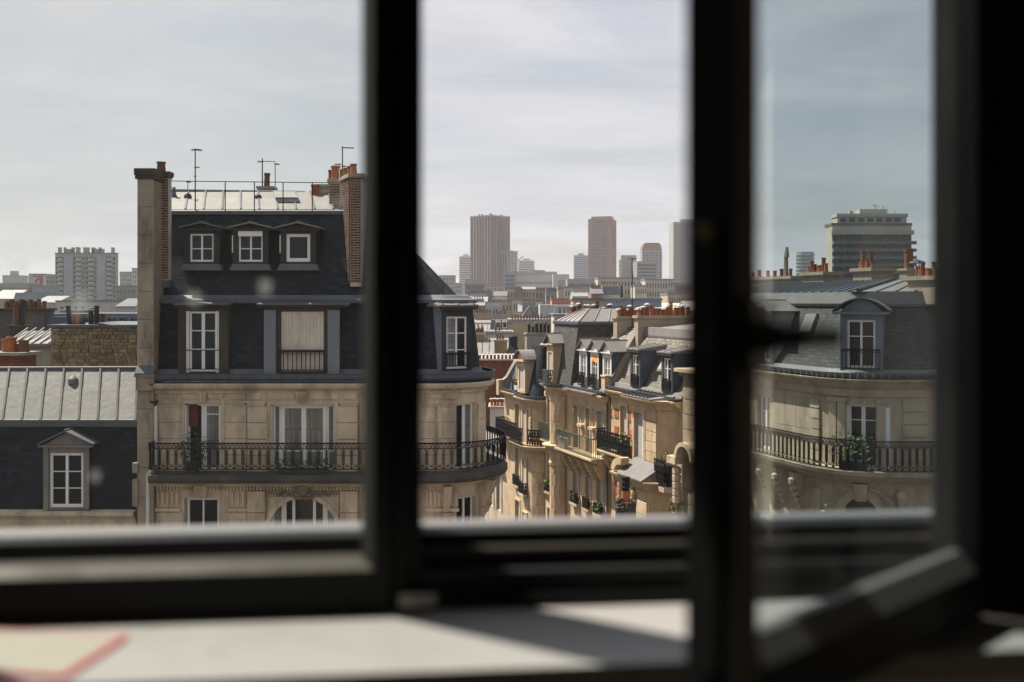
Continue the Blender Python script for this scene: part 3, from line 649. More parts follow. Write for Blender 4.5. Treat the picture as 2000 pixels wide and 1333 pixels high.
# mouldings
pieces = MB()
pieces.sweep(path, [(0, lz(770)), (.10, lz(768)), (.12, lz(764)), (.30, lz(757)), (.34, lz(751)), (.34, lz(748)), (-.3, lz(747))], True)
obj('cornice', pieces, stone, house)
for pp in ([(x300, 0), (lx(355), 0)], [(lx(440), 0), (lx(484), 0)], [(lx(705), 0), (XC, 0)] + corner[1:4]): obj('string_course', MB().sweep(pp, [(0, lz(796)), (.05, lz(795)), (.06, lz(791)), (0, lz(790))]), stone, house)
for a_, b_ in ((310, 346), (355, 387), (406, 437), (450, 480), (491, 512), (523, 577), (606, 661), (673, 697), (830, 900)):
    y_ = -.075 if 484 < a_ < 700 else -.004
    put('stone_panel', dressed(stone), house, ((lx(a_) + lx(b_))/2, y_, (lz(768) + lz(779))/2), (0, 0, 0), (lx(b_) - lx(a_), .035, lz(768) - lz(779)))
obj('bay_frieze', MB().box(bay0 - .02, bay1, -.07, .02, lz(790), lz(764)), stone, house)
for a_ in (389, 581):
    y_ = -.075 if a_ > 484 else 0
    x0, x1 = lx(a_), lx(a_ + (16 if a_ < 484 else 21)); mb = MB().hexa([(x0 + .05, y_ - .10, lz(786)), (x1 - .05, y_ - .10, lz(786)), (x1 - .05, y_ + .02, lz(786)), (x0 + .05, y_ + .02, lz(786))], [(x0 - .02, y_ - .17, lz(764)), (x1 + .02, y_ - .17, lz(764)), (x1 + .02, y_ + .02, lz(764)), (x0 - .02, y_ + .02, lz(764))])
    for k in range(4): t = x0 + (x1 - x0)*(k + .5)/4; mb.bar((t, y_ - .115, lz(785)), (t, y_ - .18, lz(766)), .018)
    obj('keystone', mb, stone, house)
for a_, b_, y_ in ((483, 522, -.07), (664, 702, -.07), (443, 482, 0)):
    mb = MB().box(lx(a_), lx(b_), y_ - .09, y_ + .01, lz(787), lz(783)).box(lx(a_) + .04, lx(b_) - .04, y_ - .06, y_ + .01, lz(793), lz(787.2))
    for k in range(7): t = lx(a_) + .08 + (lx(b_) - lx(a_) - .16)*k/6; mb.box(t - .025, t + .025, y_ - .08, y_ - .06, lz(792), lz(787.5))
    obj('pilaster_capital', mb, stone, house)
for o in opn[:2]:
    y_ = -.10 if o[0] > bay0 else -.03
    obj('architrave', MB().box(o[0] - .12, o[0], y_, .03, o[2], o[3] + .1).box(o[1], o[1] + .12, y_, .03, o[2], o[3] + .1).box(o[0], o[1], y_, .03, o[3], o[3] + .1), stone, house)
# upper floor windows
o = opn[0]; window(house, o[0] + .03, lx(395), o[2], o[3] - .02, .16, 1, (), .07, white, pane_d); window(house, lx(396), o[1] - .03, o[2], o[3] - .02, .14, 1, (.84,), .08, white, pane_m)
obj('curtain', MB().box(lx(366), lx(384), .145, .155, lz(835), lz(791)), M('red_curtain', (0.11, 0.026, 0.012), 0.9), house)
obj('dark_backing', MB().box(o[0], o[1], .28, .32, o[2], o[3]), M('inside', (0.02, 0.02, 0.02), 0.9), house)  # near-black sheet standing in for the unlit room behind the panes
o = opn[1]
window(house, o[0] + .03, lx(547), o[2], o[3] - .03, .15, 1, (.3,), .06, white, pane_m); window(house, lx(637), o[1] - .03, o[2], o[3] - .03, .15, 1, (.3,), .06, white, pane_m)
window(house, lx(547) + .01, lx(637) - .01, o[2], o[3] - .03, .12, 2, (.30,), .11, white, pane_m, [pane_m, pane_m], stile=.15)
for px in (363, 430, 530.5, 654): obj('shutter_hinges', MB().box(lx(px) - .03, lx(px) + .03, -.03, .10, lz(918), lz(792)), offwh, house)
# lower windows
o = opn[2]; window(house, o[0] + .05, o[1] - .03, o[2], o[3] - .02, .16, 2, (), .07, white, pane_d, stile=.05)
o = opn[3]; window(house, o[0] + .05, lx(553), o[2], o[3] - .1, .16, 1, (), .08, white, pane_m); window(house, lx(554), lx(572), o[2], o[3] - .02, .16, 1, (), .05, white, pane_d); window(house, lx(572), lx(612), o[2], o[3] - .02, .16, 1, (), .04, white, pane_d); window(house, lx(612), lx(632), o[2], o[3] - .02, .16, 1, (), .05, white, pane_d); window(house, lx(633), o[1] - .05, o[2], o[3] - .1, .16, 1, (), .08, white, pane_m)
ax, aw, azs, azt = (o[0] + o[1])/2, (o[1] - o[0])/2, lz(1042), o[3]
mb = MB(); n = 20
for i in range(n):
    t0, t1 = pi - pi*i/n, pi - pi*(i+1)/n
    p0 = (ax + aw*cos(t0), azs + (azt - azs)*sin(t0)); p1 = (ax + aw*cos(t1), azs + (azt - azs)*sin(t1))
    mb.quad((p0[0], -.05, p0[1]), (p1[0], -.05, p1[1]), (p1[0], -.05, azt + .03), (p0[0], -.05, azt + .03)); mb.quad((p0[0], -.05, p0[1]), (p0[0], .15, p0[1]), (p1[0], .15, p1[1]), (p1[0], -.05, p1[1]))
    q0 = (ax + (aw + .16)*cos(t0), azs + (azt - azs + .14)*sin(t0)); q1 = (ax + (aw + .16)*cos(t1), azs + (azt - azs + .14)*sin(t1))
    mb.hexa([(p0[0], -.10, p0[1]), (p1[0], -.10, p1[1]), (q1[0], -.10, q1[1]), (q0[0], -.10, q0[1])], [(p0[0], -.05, p0[1]), (p1[0], -.05, p1[1]), (q1[0], -.05, q1[1]), (q0[0], -.05, q0[1])])
obj('window_arch', mb, stone, house)
# cartouche: shield with scrolls and garlands
mb = MB()
def blob(c, r, sx=1, sy=.5, sz=1, n=8):
    vs = []; fs = []
    for j in range(n//2 + 1):
        th = pi*j/(n//2)
        for i in range(n): vs.append((c[0] + r*sx*sin(th)*cos(2*pi*i/n), c[1] + r*sy*sin(th)*sin(2*pi*i/n), c[2] + r*sz*cos(th)))
    for j in range(n//2):
        for i in range(n): fs.append((j*n + i, j*n + (i+1) % n, (j+1)*n + (i+1) % n, (j+1)*n + i))
    mb.add(vs, fs)
cxx, czz = lx(593), lz(955)
blob((cxx, -.12, czz), .26, 1.0, .5, .85, 12); blob((cxx, -.15, czz + .27), .15, 1.3, .6, .6, 10)
for k in range(13):
    t = k/12; 
    for s in (-1, 1):
        blob((cxx + s*(.25 + .55*t), -.10 + .05*t, czz + .1 + .12*sin(t*5) - .18*t), .10*(1 - .45*t), 1, .7, 1, 6)
        blob((cxx + s*(.06 + .42*t), -.13, czz - .26 - .02*sin(t*7) + .10*t*t), .07*(1 - .3*t), 1, .8, 1, 6)
obj('cartouche', mb, M('stone_dirty', (.24, .19, .135), .95, var=.35, scale=4, stain=.6, staincol=(.06, .05, .04)), house)
obj('dentil_band', (lambda m: [m.box(x300 + .12 + .105*k, x300 + .175 + .105*k, -.13, 0, lz(956), lz(950)) for k in range(int((XC - x300)/.105) - 1)] and m)(MB()), stone, house)
mb = MB()
for a_, b_ in ((306, 352), (450, 482), (830, 895)):
    mb = MB(); mb.box(lx(a_), lx(b_), -.03, .0, lz(990), lz(958)); n = max(3, int((lx(b_) - lx(a_))/.13))
    for k in range(n): t = lx(a_) + (lx(b_) - lx(a_))*(k + .5)/n; mb.box(t - .035, t + .035, -.09, -.03, lz(986), lz(960))
    mb.box(lx(a_) - .04, lx(b_) + .03, -.12, 0, lz(998), lz(992))
    obj('fluted_frieze', mb, stone, house)
obj('keystone', MB().hexa([(lx(385), -.16, lz(972)), (lx(404), -.16, lz(972)), (lx(404), 0, lz(972)), (lx(385), 0, lz(972))], [(lx(381), -.24, lz(946)), (lx(408), -.24, lz(946)), (lx(408), 0, lz(946)), (lx(381), 0, lz(946))]), stone, house)
# balcony
bp = [(x300 + .08, 0.0)] + corner + tail
bal = obj('balcony', MB().sweep(bp, [(0, lz(939)), (.60, lz(938)), (.72, lz(935)), (.76, lz(930)), (.76, lz(921)), (0, lz(919))]), M('balcony_stone', (0.075, 0.068, 0.062), 0.9, var=0.4, scale=1.5, stain=0.7, staincol=(0.03, 0.03, 0.032), bump=.3), house)  # dirt and the slab front's shade both put into the dark colour
obj('balcony_moulding', MB().sweep(bp, [(0, lz(951)), (.16, lz(949)), (.22, lz(945)), (.42, lz(942)), (.50, lz(939.3)), (0, lz(939.2))]), stone, house)
def off(path_, d): return [(p[0] + n[0]*d, p[1] + n[1]*d) for p, n in zip(path_, norms(path_))]
rp = off(bp, .70); rp[0] = (rp[0][0], rp[0][1])
obj('railing', railing_mb(MB(), [(rp[0][0], 0)] + rp[:2], lz(917, -.7), lz(866.5, -.7), 'ornate', .262, .0092), iron, bal)
obj('railing', railing_mb(MB(), rp[1:-1], lz(917, -.7), lz(866.5, -.7), 'ornate', .262, .0092), iron, bal)
obj('railing', railing_mb(MB(), rp[-2:], lz(917, -.7), lz(866.5, -.7), 'ornate', .262, .0092), iron, bal)
mb = MB()
for px in (): mb.hexa([(lx(px) - .09, -.10, lz(985)), (lx(px) + .09, -.10, lz(985)), (lx(px) + .09, 0, lz(985)), (lx(px) - .09, 0, lz(985))], [(lx(px) - .11, -.50, lz(946)), (lx(px) + .11, -.50, lz(946)), (lx(px) + .11, 0, lz(946)), (lx(px) - .11, 0, lz(946))]) if px in (890,) else None
for phi in (12, 68, 95):
    a_ = radians(phi); dx, dy = sin(a_), -cos(a_); tx, ty = cos(a_), sin(a_); c0 = cz(phi, 0)
    def pt(u, v): return (c0[0] + tx*u + dx*v, c0[1] + ty*u + dy*v)
    mb = MB()
    mb.hexa([(*pt(-.1, .12), lz(1000)), (*pt(.1, .12), lz(1000)), (*pt(.1, -.02), lz(1000)), (*pt(-.1, -.02), lz(1000))], [(*pt(-.13, .52), lz(946)), (*pt(.13, .52), lz(946)), (*pt(.13, -.02), lz(946)), (*pt(-.13, -.02), lz(946))])
    mb.hexa([(*pt(-.12, .1), lz(1020)), (*pt(.12, .1), lz(1020)), (*pt(.12, -.02), lz(1020)), (*pt(-.12, -.02), lz(1020))], [(*pt(-.14, .24), lz(1001)), (*pt(.14, .24), lz(1001)), (*pt(.14, -.02), lz(1001)), (*pt(-.14, -.02), lz(1001))])
    obj('corbel', mb, stone, house)
# gutter, zinc apron
gp = off([(x300, 0.0)] + corner + tail, 0)
obj('gutter', MB().sweep(gp, [(.05, lz(745)), (.24, lz(744)), (.33, lz(738)), (.34, lz(731)), (.36, lz(730)), (.36, lz(729)), (.30, lz(729)), (.29, lz(736)), (-.1, lz(738))]), zinc_b, house)
mb = MB()
for k in range(28): t = x300 + .3 + k*.43; mb.box(t - .012, t + .012, -.375, -.362, lz(744), lz(729)) if t < XC else None
obj('gutter_brackets', mb, zinc_d, house)
obj('gutter_apron', MB().sweep(gp, [(.34, lz(749)), (.20, lz(746.5)), (-.2, lz(746))]), zinc_b, house)
# lower mansard
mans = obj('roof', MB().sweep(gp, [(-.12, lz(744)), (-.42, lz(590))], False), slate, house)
zband = [(-.42, lz(594)), (-.26, lz(592)), (-.24, lz(586)), (-.40, lz(583)), (-.52, lz(577)), (-.70, lz(576))]
obj('zinc_band', MB().sweep(gp, zband), lead, house)
obj('zinc_band', MB().sweep(gp[:1] + gp[1:], [(-.06, lz(733)), (-.13, lz(722)), (-.2, lz(722))], False), lead, house)
# first attic windows with their stone surrounds
for (a_, b_, ca, cb) in ((367, 427, 345, 448), (548, 633, 505, 681)):
    x0, x1 = lx(a_), lx(b_); shutd = a_ > 500
    sur = obj('attic_surround', wall_mb(x0 - (.28 if not shutd else .50), x1 + (.28 if not shutd else .52), lz(738), lz(601), [(x0, x1, lz(727), lz(608))], -.02, .18).box(lx(ca), lx(cb), -.14, .35, lz(600.5), lz(596)), sooty, house)
    obj('attic_canopy', MB().hexa([(lx(ca) - .05, -.24, lz(596)), (lx(cb) + .05, -.24, lz(596)), (lx(cb) + .05, .5, lz(592)), (lx(ca) - .05, .5, lz(592))], [(lx(ca) - .05, -.24, lz(594)), (lx(cb) + .05, -.24, lz(594)), (lx(cb) + .05, .5, lz(588)), (lx(ca) - .05, .5, lz(588))]), lead, sur)
    for s_, e_ in ((x0 - .30, x0 - .28), (x1 + .28, x1 + .30)): obj('jamb', MB().box(s_, e_, -.02, .4, lz(738), lz(601)), sooty, sur)
    if shutd:
        sh = obj('shutter', MB().box(x0 + .01, x1 - .01, .05, .07, lz(726), lz(609)), rust_sh, sur)
        mb = MB(); n = 12
        for k in range(n + 1): t = x0 + .03 + (x1 - x0 - .06)*k/n; mb.box(t - .012, t + .012, .030, .05, lz(725), lz(610))
        obj('shutter', mb, rust_sh, sur)
        for a2, b2 in ((517, 540), (641, 664)): obj('zinc_pilaster', MB().box(lx(a2), lx(b2), -.10, -.02, lz(737), lz(606)), greyp, sur)
        obj('guard_rail', railing_mb(MB(), [(x0 - .02, -.14), (x1 + .02, -.14)], lz(723), lz(687), 'bars', .135, .012), iron, sur)
        obj('guard_rail', MB().bar((x0 - .06, -.14, lz(684)), (x1 + .06, -.14, lz(684)), .016).bar((x0 - .06, -.14, lz(727)), (x1 + .06, -.14, lz(727)), .012), iron, sur)
    else:
        window(house, x0 + .06, x1 - .06, lz(726), lz(609), .02, 2, (.37, .68), .055, white, pane_d, stile=.10)
        for s_ in (x0 - .02, x1 - .05): obj('folded_shutter', MB().box(s_, s_ + .035, -.08, .02, lz(728), lz(608)).box(s_ + .045, s_ + .07, -.06, .02, lz(728), lz(608)), white, sur)
        obj('guard_rail', MB().bar((x0 - .03, -.10, lz(684)), (x1 + .03, -.10, lz(684)), .014).bar((x0 - .03, -.10, lz(721)), (x1 + .03, -.10, lz(721)), .012), iron, sur)
# corner dormer, turned to the street corner
window_h = lz(597) - lz(727)
dd = dormer(house, (*cz(27, -.08), lz(729)), radians(33), 1.12, window_h, 1.5, (-.38, .38, .12, window_h - .32), 'flat', .22, .16, M('dormer_black', (0.03, 0.03, 0.032), 0.8), zinc, greyp, white, 2, (.36, .68), None, [pane_m, pane_d], fw=.06, apron=lead)
obj('guard_rail', railing_mb(MB(), [(-.42, -.10), (.42, -.10)], .22, .62, 'bars', .11, .011), iron, dd)
# upper mansard
q = lambda px, y, py: (lx(px, y), y, lz(py, y))
zb_ = lz(578, .6); zt_ = lz(412, 1.9); xl = lx(303, .6); xl2 = lx(303, 1.9)
xt = lx(722, 1.9)
B = [(xl, .62), (5.3, .62), (5.9, .9), (6.2, 1.5), (6.2 - .34*8, 1.5 + .94*8)]
T = [(xl2, 1.9), (xt, 1.9), (xt + .15, 2.0), (xt + .2, 2.2), (xt + .2 - .34*8, 2.2 + .94*8)]
mb = MB()
for i in range(4): mb.quad((*B[i], zb_), (*B[i+1], zb_), (*T[i+1], zt_), (*T[i], zt_))
mb.box(xl2, xt, 2.0, 9, zb_, zt_ - .02)
upper = obj('roof', mb, slate, house)
obj('zinc_band', MB().sweep(T[:4], [(.12, zt_ - .14), (.16, zt_ - .02), (.10, zt_ + .02), (-.1, zt_ + .03)]), lead, house)
top = obj('roof', MB().quad((xl2, 1.95, zt_ - .01), (xt, 1.95, zt_ - .01), (xt - 1, 4.4, lz(372, 3.8) - .05), (xl2, 4.4, lz(372, 3.8) - .05)), zinc, house)
y2 = 3.85
zinc_slope(top, [(lx(326, 1.85), 1.85, zt_ + .03), (lx(651, 1.85), 1.85, zt_ + .03), (lx(640, y2), y2, lz(374, y2)), (lx(334, y2), y2, lz(374, y2))], 9, zinc, lead, .026, (.62,))
obj('ridge_roll', MB().cyl((lx(330, y2), y2, lz(373, y2)), (lx(596, y2), y2, lz(377, y2)), .07, .07, 8), zinc_b, top)
obj('roof_back', MB().box(lx(330, y2), lx(640, y2), y2 + .06, y2 + 4, lz(412, 2), lz(377, y2)), zinc_b, top)
# skylight, vents, small stack
obj('skylight', MB().hexa([q(538, 2.5, 399), q(590, 2.5, 398), q(590, 2.6, 401), q(538, 2.6, 401)], [q(533, 3.6, 373), q(577, 3.6, 373), q(577, 3.7, 372), q(533, 3.7, 372)]), zinc_b, top)
obj('skylight_glass', MB().quad(q(541, 2.48, 396), q(587, 2.48, 395), q(583, 2.8, 388), q(538, 2.8, 388)), pane_d, top)
obj('skylight_glass', MB().quad(q(537, 2.85, 386), q(582, 2.85, 386), q(574, 3.5, 375), q(535, 3.5, 375)), M('skylight_pane', (0.30, 0.30, 0.27), .25), top)
for px, py in ((367, 384), (504, 386)): obj('roof_vent', MB().lathe([(.13, -.16), (.13, .02), (.10, .08), (.0, .12)], q(px, 3.1, py), 12), zinc_d, top)
obj('roof_vent', MB().lathe([(.14, -.2), (.07, .0), (.05, .18), (.09, .20), (.0, .22)], q(340, 3.2, 378), 10), lead, top)
stk = stack(house, lx(508, 4.2), lx(534, 4.2), 4.0, 4.5, lz(385, 4.2), lz(371, 4.2), render_, cap=.10, pots=[(lx(521, 4.25), 4.25, 'plain', terra_d, .9, 1.1)])
# rail along the roof edge
mb = MB().bar(q(332, 1.75, 354), q(645, 1.75, 357.5), .012)
for px in (440, 497, 553, 610): mb.bar((lx(px, 1.75), 1.75, lz(412, 1.75)), (lx(px, 1.75), 1.75, lz(356, 1.75)), .014)
obj('roof_guard_rail', mb, iron, house)
antenna(house, lx(381.5, 1.8), 1.8, lz(412, 1.8), lz(291, 1.8), [(.04, .18, 5, .2), (.04, -.16, 2, .12), (.62, .12, 2, .1), (.92, -.06, 1, .08)], .022)
antenna(house, lx(367, 3), 3, lz(395, 3), lz(354, 3), [(.04, .08, 2, .1), (.04, -.06, 1, .08)], .014)
antenna(house, lx(512.5, 4.3), 4.3, lz(375, 4.3), lz(310, 4.3), [(.10, .46, 1, .06), (.12, -.2, 1, .3)], .024)
antenna(house, lx(537.5, 4.3), 4.3, lz(372, 4.3), lz(320, 4.3), [(.02, .12, 4, .16)], .016)
antenna(house, lx(669, 4), 4, lz(350, 4), lz(286, 4), [(.06, .40, 6, .12), (.72, .12, 3, .15)], .022)
antenna(house, lx(664, 4.2), 4.2, lz(350, 4.2), lz(320, 4.2), [(.03, -.2, 3, .15)], .016)
# three upper dormers
for k, (a_, b_) in enumerate(((371, 417), (466, 513), (559, 606))):
    y_ = .78; x0, x1 = lx(a_, y_), lx(b_, y_); w = lx(427, y_) - lx(361, y_); zlo = lz(519, y_); hh = lz(447, y_) - zlo
    gl = [[pane_d, pane_d], [pane_d, pane_d], None][k]
    d_ = dormer(house, ((x0 + x1)/2, y_, zlo), 0, w + .06, hh, 1.2, (-(x1 - x0)/2, (x1 - x0)/2, .12, lz(457, y_) - zlo), 'gable', .17, .14, M('dormer_soot', (.034, .029, .025), .9, var=.3), zinc if k else lead, slate, white, 2 if k < 2 else 1, (.47,) if k < 2 else (), None, gl, fw=.055 if k < 2 else .10, apron=lead)
    if k == 1: obj('roller_box', MB().box(-(x1 - x0)/2, (x1 - x0)/2, -.05, .04, lz(462, y_) - zlo, lz(452, y_) - zlo), white, d_)
    if k: obj('side_board', MB().box(-w/2 - .05, -w/2 - .02, -.02, .3, lz(494, y_) - zlo, lz(460, y_) - zlo), white, d_)
# party-wall pier
pw = obj('party_wall', MB().box(lx(269, -.2), lx(300.5, -.2), -.20, .7, 0, lz(352, -.2)), joint, house)
stones(pw, lx(268.5, -.2), lx(301, -.2), lz(1085, -.2), lz(742, -.2), .95, .9, -.20, pierst, d=.03)
stones(pw, lx(268.5, -.2), lx(301, -.2), lz(735, -.2), lz(350, -.2), .88, .9, -.20, pierst, d=.03)
obj('coping', MB().box(lx(265.5, -.2), lx(304, -.2), -.28, .75, lz(350, -.2), lz(343, -.2)).box(lx(264.5, -.2), lx(305, -.2), -.32, .8, lz(342.8, -.2), lz(330, -.2)), sooty, pw)
obj('capital', MB().box(lx(266, -.3), lx(301, -.3), -.34, -.235, lz(763, -.3), lz(737, -.3)).box(lx(264, -.3), lx(303, -.3), -.40, -.235, lz(736.5, -.3), lz(731, -.3)), pierst, pw)
obj('zinc_flashing', MB().hexa([(lx(266, -.3), -.42, lz(731, -.3)), (lx(303, -.3), -.42, lz(731, -.3)), (lx(303, -.3), -.2, lz(731, -.3)), (lx(266, -.3), -.2, lz(731, -.3))], [(lx(266, -.3), -.42, lz(729, -.3)), (lx(303, -.3), -.42, lz(729, -.3)), (lx(303, -.3), -.235, lz(714, -.3)), (lx(266, -.3), -.235, lz(714, -.3))]), zinc_b, pw)
obj('console', MB().box(lx(258, -.3), lx(269, -.3), -.3, .3, lz(924, -.3), lz(905, -.3)).box(lx(258, -.3), lx(269, -.3), -.3, .1, lz(990, -.3), lz(937, -.3)), pierst, pw)
# brick chimneys, each brick laid
BW, BHT = .215, .066
def bricks(parent, x0, x1, y, z0, z1, mat=None, ln=.215, ht=.066, gap=.028, d=.02, skew=0.0, pt=None, rz=0.0):
    n = max(1, int((z1 - z0)/(ht + gap))); me = dressed(mat or brickm)
    for r in range(n):
        zc = z0 + (r + .5)*(z1 - z0)/n; u = x0 - (ln*.55 if r % 2 else 0) + skew*r/n
        while u < x1 - .02:
            a_, b_ = max(u, x0), min(u + ln, x1); u += ln + gap*.8
            if b_ - a_ < .05: continue
            loc = ((a_ + b_)/2, y, zc) if pt is None else pt((a_ + b_)/2, zc)
            put('brick', me, parent, loc, (0, 0, rz), (b_ - a_, d, ht*random.uniform(.9, 1.05)))
yl = .55
cl = stack(house, lx(303, yl), lx(329, yl), yl, yl + .3, lz(560, yl), lz(344, yl), mortar, sooty, .14, .06, [(lx(315, yl + .15), yl + .15, 'plain', terra_d, 1.2, .55)])
bricks(cl, lx(303, yl) + .01, lx(329, yl) - .01, yl, lz(546, yl), lz(345, yl), ht=.058, gap=.024)
obj('stack_base', MB().box(lx(302, yl), lx(331, yl), yl - .03, yl + .9, lz(562, yl), lz(548, yl)), lead, cl)
yr = .55; xf0, xf1 = lx(684, yr), lx(705, yr); ztr = lz(347, yr)
xb = xf0 - .42; yb = yr + .9
mb = MB().hexa([(xf0, yr, lz(560, yr)), (xf1, yr, lz(560, yr)), (xf1, yr + 2, lz(560, yr)), (xf0 + .0, yr + 2, lz(560, yr))], [(xf0, yr, ztr), (xf1, yr, ztr), (xf1, yr + 2, ztr), (xf0 - .35, yr + 2, ztr)])
mb.add([(xf0, yr + .01, lz(556, yr)), (xf0, yr + .01, ztr), (xb, yb, ztr), (xb + .38, yb, lz(556, yr))], [(0, 1, 2, 3), (3, 2, 1, 0)])
cr = obj('chimney_stack', mb, mortar, house)
bricks(cr, xf0 + .01, xf1 - .01, yr, lz(552, yr), ztr - .01, ht=.058, gap=.024)
dv = Vector((xb - xf0, yb - yr, 0)); ln_ = dv.length; dv.normalize(); ang = atan2(-dv.y, -dv.x)
nrow = int((ztr - lz(552, yr))/.082)
for r in range(nrow):
    zc = lz(552, yr) + (r + .5)*.082; reach = ln_*(.08 + .92*(r + .5)/nrow); u = .01 - (.1 if r % 2 else 0)
    while u < reach - .03:
        a_, b_ = max(u, .01), min(u + .2, reach); u += .222
        if b_ - a_ < .04: continue
        t = (a_ + b_)/2; put('brick', dressed(M('brick_lit', (0.14, 0.072, 0.046), .9, var=.25, scale=5, objvar=.35)), cr, (xf0 + dv.x*t - .012, yr + dv.y*t, zc), (0, 0, ang), (b_ - a_, .03, .058))  # paler brick on this flank, sunlight put into its colour
obj('coping', MB().hexa([(xf0 - .05, yr - .08, ztr + .003), (xf1 + .12, yr - .08, ztr + .003), (xf1 + .12, yr + 2, ztr + .003), (xb - .12, yb + .1, ztr + .003)], [(xf0 - .05, yr - .08, ztr + .12), (xf1 + .12, yr - .08, ztr + .12), (xf1 + .12, yr + 2, ztr + .12), (xb - .12, yb + .1, ztr + .12)]), render_, cr)
for k, (px, s_) in enumerate(((668, .8), (676, .9), (684, 1.0), (691, 1.15))): pot(cr, lx(px, yr + .8 - .18*k), yr + .8 - .18*k, ztr + .12, 'plain', M('ochre_pot', (.26, .13, .055), .9, var=.25, scale=5), .8*s_, .75)
c2 = stack(house, lx(643, 2.4), lx(664, 2.4), 2.4, 3.4, lz(408, 2.4), lz(357, 2.4), mortar, render_, .12, .06, [(lx(648, 2.8), 2.8, 'plain', terra_d, 1.0, .7), (lx(655, 2.7), 2.7, 'plain', terra, 1.2, .8)])
bricks(c2, lx(644, 2.4), lx(663, 2.4), 2.4, lz(404, 2.4), lz(358, 2.4), ht=.058, gap=.024)
c3 = stack(house, lx(622, 3.6), lx(642, 3.6), 3.6, 4.4, lz(400, 3.6), lz(366, 3.6), mortar, render_, .10, .06)
pot(c3, lx(616, 3.5), 3.5, lz(388, 3.5), 'plain', terra, 1.2, .8)
# downpipe
yp = -.14
obj('downpipe', MB().tube([(lx(304, yp), yp, lz(792)), (lx(304, yp), yp, lz(905)), (lx(291, yp), yp - .08, lz(925)), (lx(290.5, yp), yp - .08, lz(1085))], .06, 10), offwh, house)
obj('rain_hopper', MB().hexa([(lx(301), -.2, lz(793)), (lx(307), -.2, lz(793)), (lx(307), -.05, lz(793)), (lx(301), -.05, lz(793))], [(lx(298), -.26, lz(782)), (lx(311), -.26, lz(782)), (lx(311), -.02, lz(782)), (lx(298), -.02, lz(782))]), zinc_d, house)
# plants on the balcony
planter('dark bushy plant on the balcony before the red curtained window', (LF.ox + lx(376, -.25), LF.oy - .25, lz(919)), .35, .3, .3, hgt=.9, n=260, potm=zinc_d)
planter('low green plants in a trough on the balcony before the wide white window', (LF.ox + lx(592, -.55), LF.oy - .52, lz(919)), 1.6, .16, .16, hgt=.3, n=160, potm=zinc_d)

# ================================================================== low slate house beside it
low = Fr(-16.0, 31.6, 0.0); ll = low.X
def kz(py, y=0.0): return low.Z(py, 0, y)
lh = low.root('slate_house', 'low slate fronted house with grey zinc roof and pedimented stone dormer', 'building')
xL, xR = ll(-60), ll(266)
fw_ = (ll(97, -.1), ll(163, -.1), kz(990), kz(884))
obj('wall', MB().box(xL, xR, .0, 6, 0, kz(1004)), stone, lh)
obj('cornice', MB().sweep([(xL, 0), (xR, 0)], [(0, kz(1016)), (.12, kz(1010)), (.28, kz(1004)), (.30, kz(998)), (-.05, kz(996))]), stone, lh)
r0 = obj('roof', MB().quad((xL, .05, kz(1000)), (xR, .05, kz(1000)), (xR, .35, kz(823)), (xL, .35, kz(823))).quad((xL, .3, kz(826)), (xR, .3, kz(826)), (xR, 1.75, kz(721, 1.7) - .06), (xL, 1.75, kz(721, 1.7) - .06)), slate, lh)
obj('zinc_band', MB().sweep([(xL, .35), (xR, .35)], [(.0, kz(838)), (.10, kz(836)), (.14, kz(826)), (.16, kz(822)), (.0, kz(820))]), lead, lh)
zr_ = obj('roof', MB().quad((xL, .33, kz(824)), (xR, .33, kz(824)), (xR, 1.7, kz(723, 1.7)), (xL, 1.7, kz(723, 1.7))), zinc, lh)
P = [(ll(-32, .25), .25, kz(821, .25)), (ll(265, .25), .25, kz(821, .25)), (ll(268, 1.7), 1.7, kz(720, 1.7)), (ll(-17, 1.7), 1.7, kz(720, 1.7))]
zinc_slope(zr_, P, 8, M('zinc_grey', (.118, .110, .106), .6, var=.12, scale=1.3, objvar=.15, bump=.3, bscale=2.5, stain=.5, staincol=(.075, .072, .07)), lead, .03, (.62,))
obj('ridge_roll', MB().cyl((xL, 1.7, kz(720, 1.7)), (xR, 1.7, kz(719, 1.7)), .06, .06, 8), lead, zr_)
obj('roof_back', MB().quad((xL, 1.7, kz(720, 1.7)), (xR, 1.7, kz(720, 1.7)), (xR, 5.5, kz(800, 2.6)), (xL, 5.5, kz(800, 2.6))), lead, zr_)
vx, vy = ll(143, 1.35), 1.35
obj('roof_vent', MB().lathe([(.16, -.14), (.16, .02), (.13, .06), (.05, .13), (0, .16)], (vx, vy, kz(742, 1.35)), 14), zinc, zr_)
w_ = ll(175, -.1) - ll(86, -.1)
dz0 = kz(994)
dr = dormer(lh, (ll(130.5, -.12), -.12, dz0), 0, w_, kz(868) - dz0, .9, (fw_[0] - ll(130.5, -.1), fw_[1] - ll(130.5, -.1), fw_[2] - dz0, fw_[3] - dz0), 'gable', .42, .16, M('stone_grey', (0.21, 0.185, 0.165), .92, var=.25, scale=2.5, stain=.4), lead, slate, white, 2, (.35, .655), pane_d, fw=.085)
obj('pilasters', MB().box(-w_/2, -w_/2 + .16, -.05, -.001, 0, kz(868) - dz0 - .08).box(w_/2 - .16, w_/2, -.05, -.001, 0, kz(868) - dz0 - .08), MATS['stone_grey'], dr)

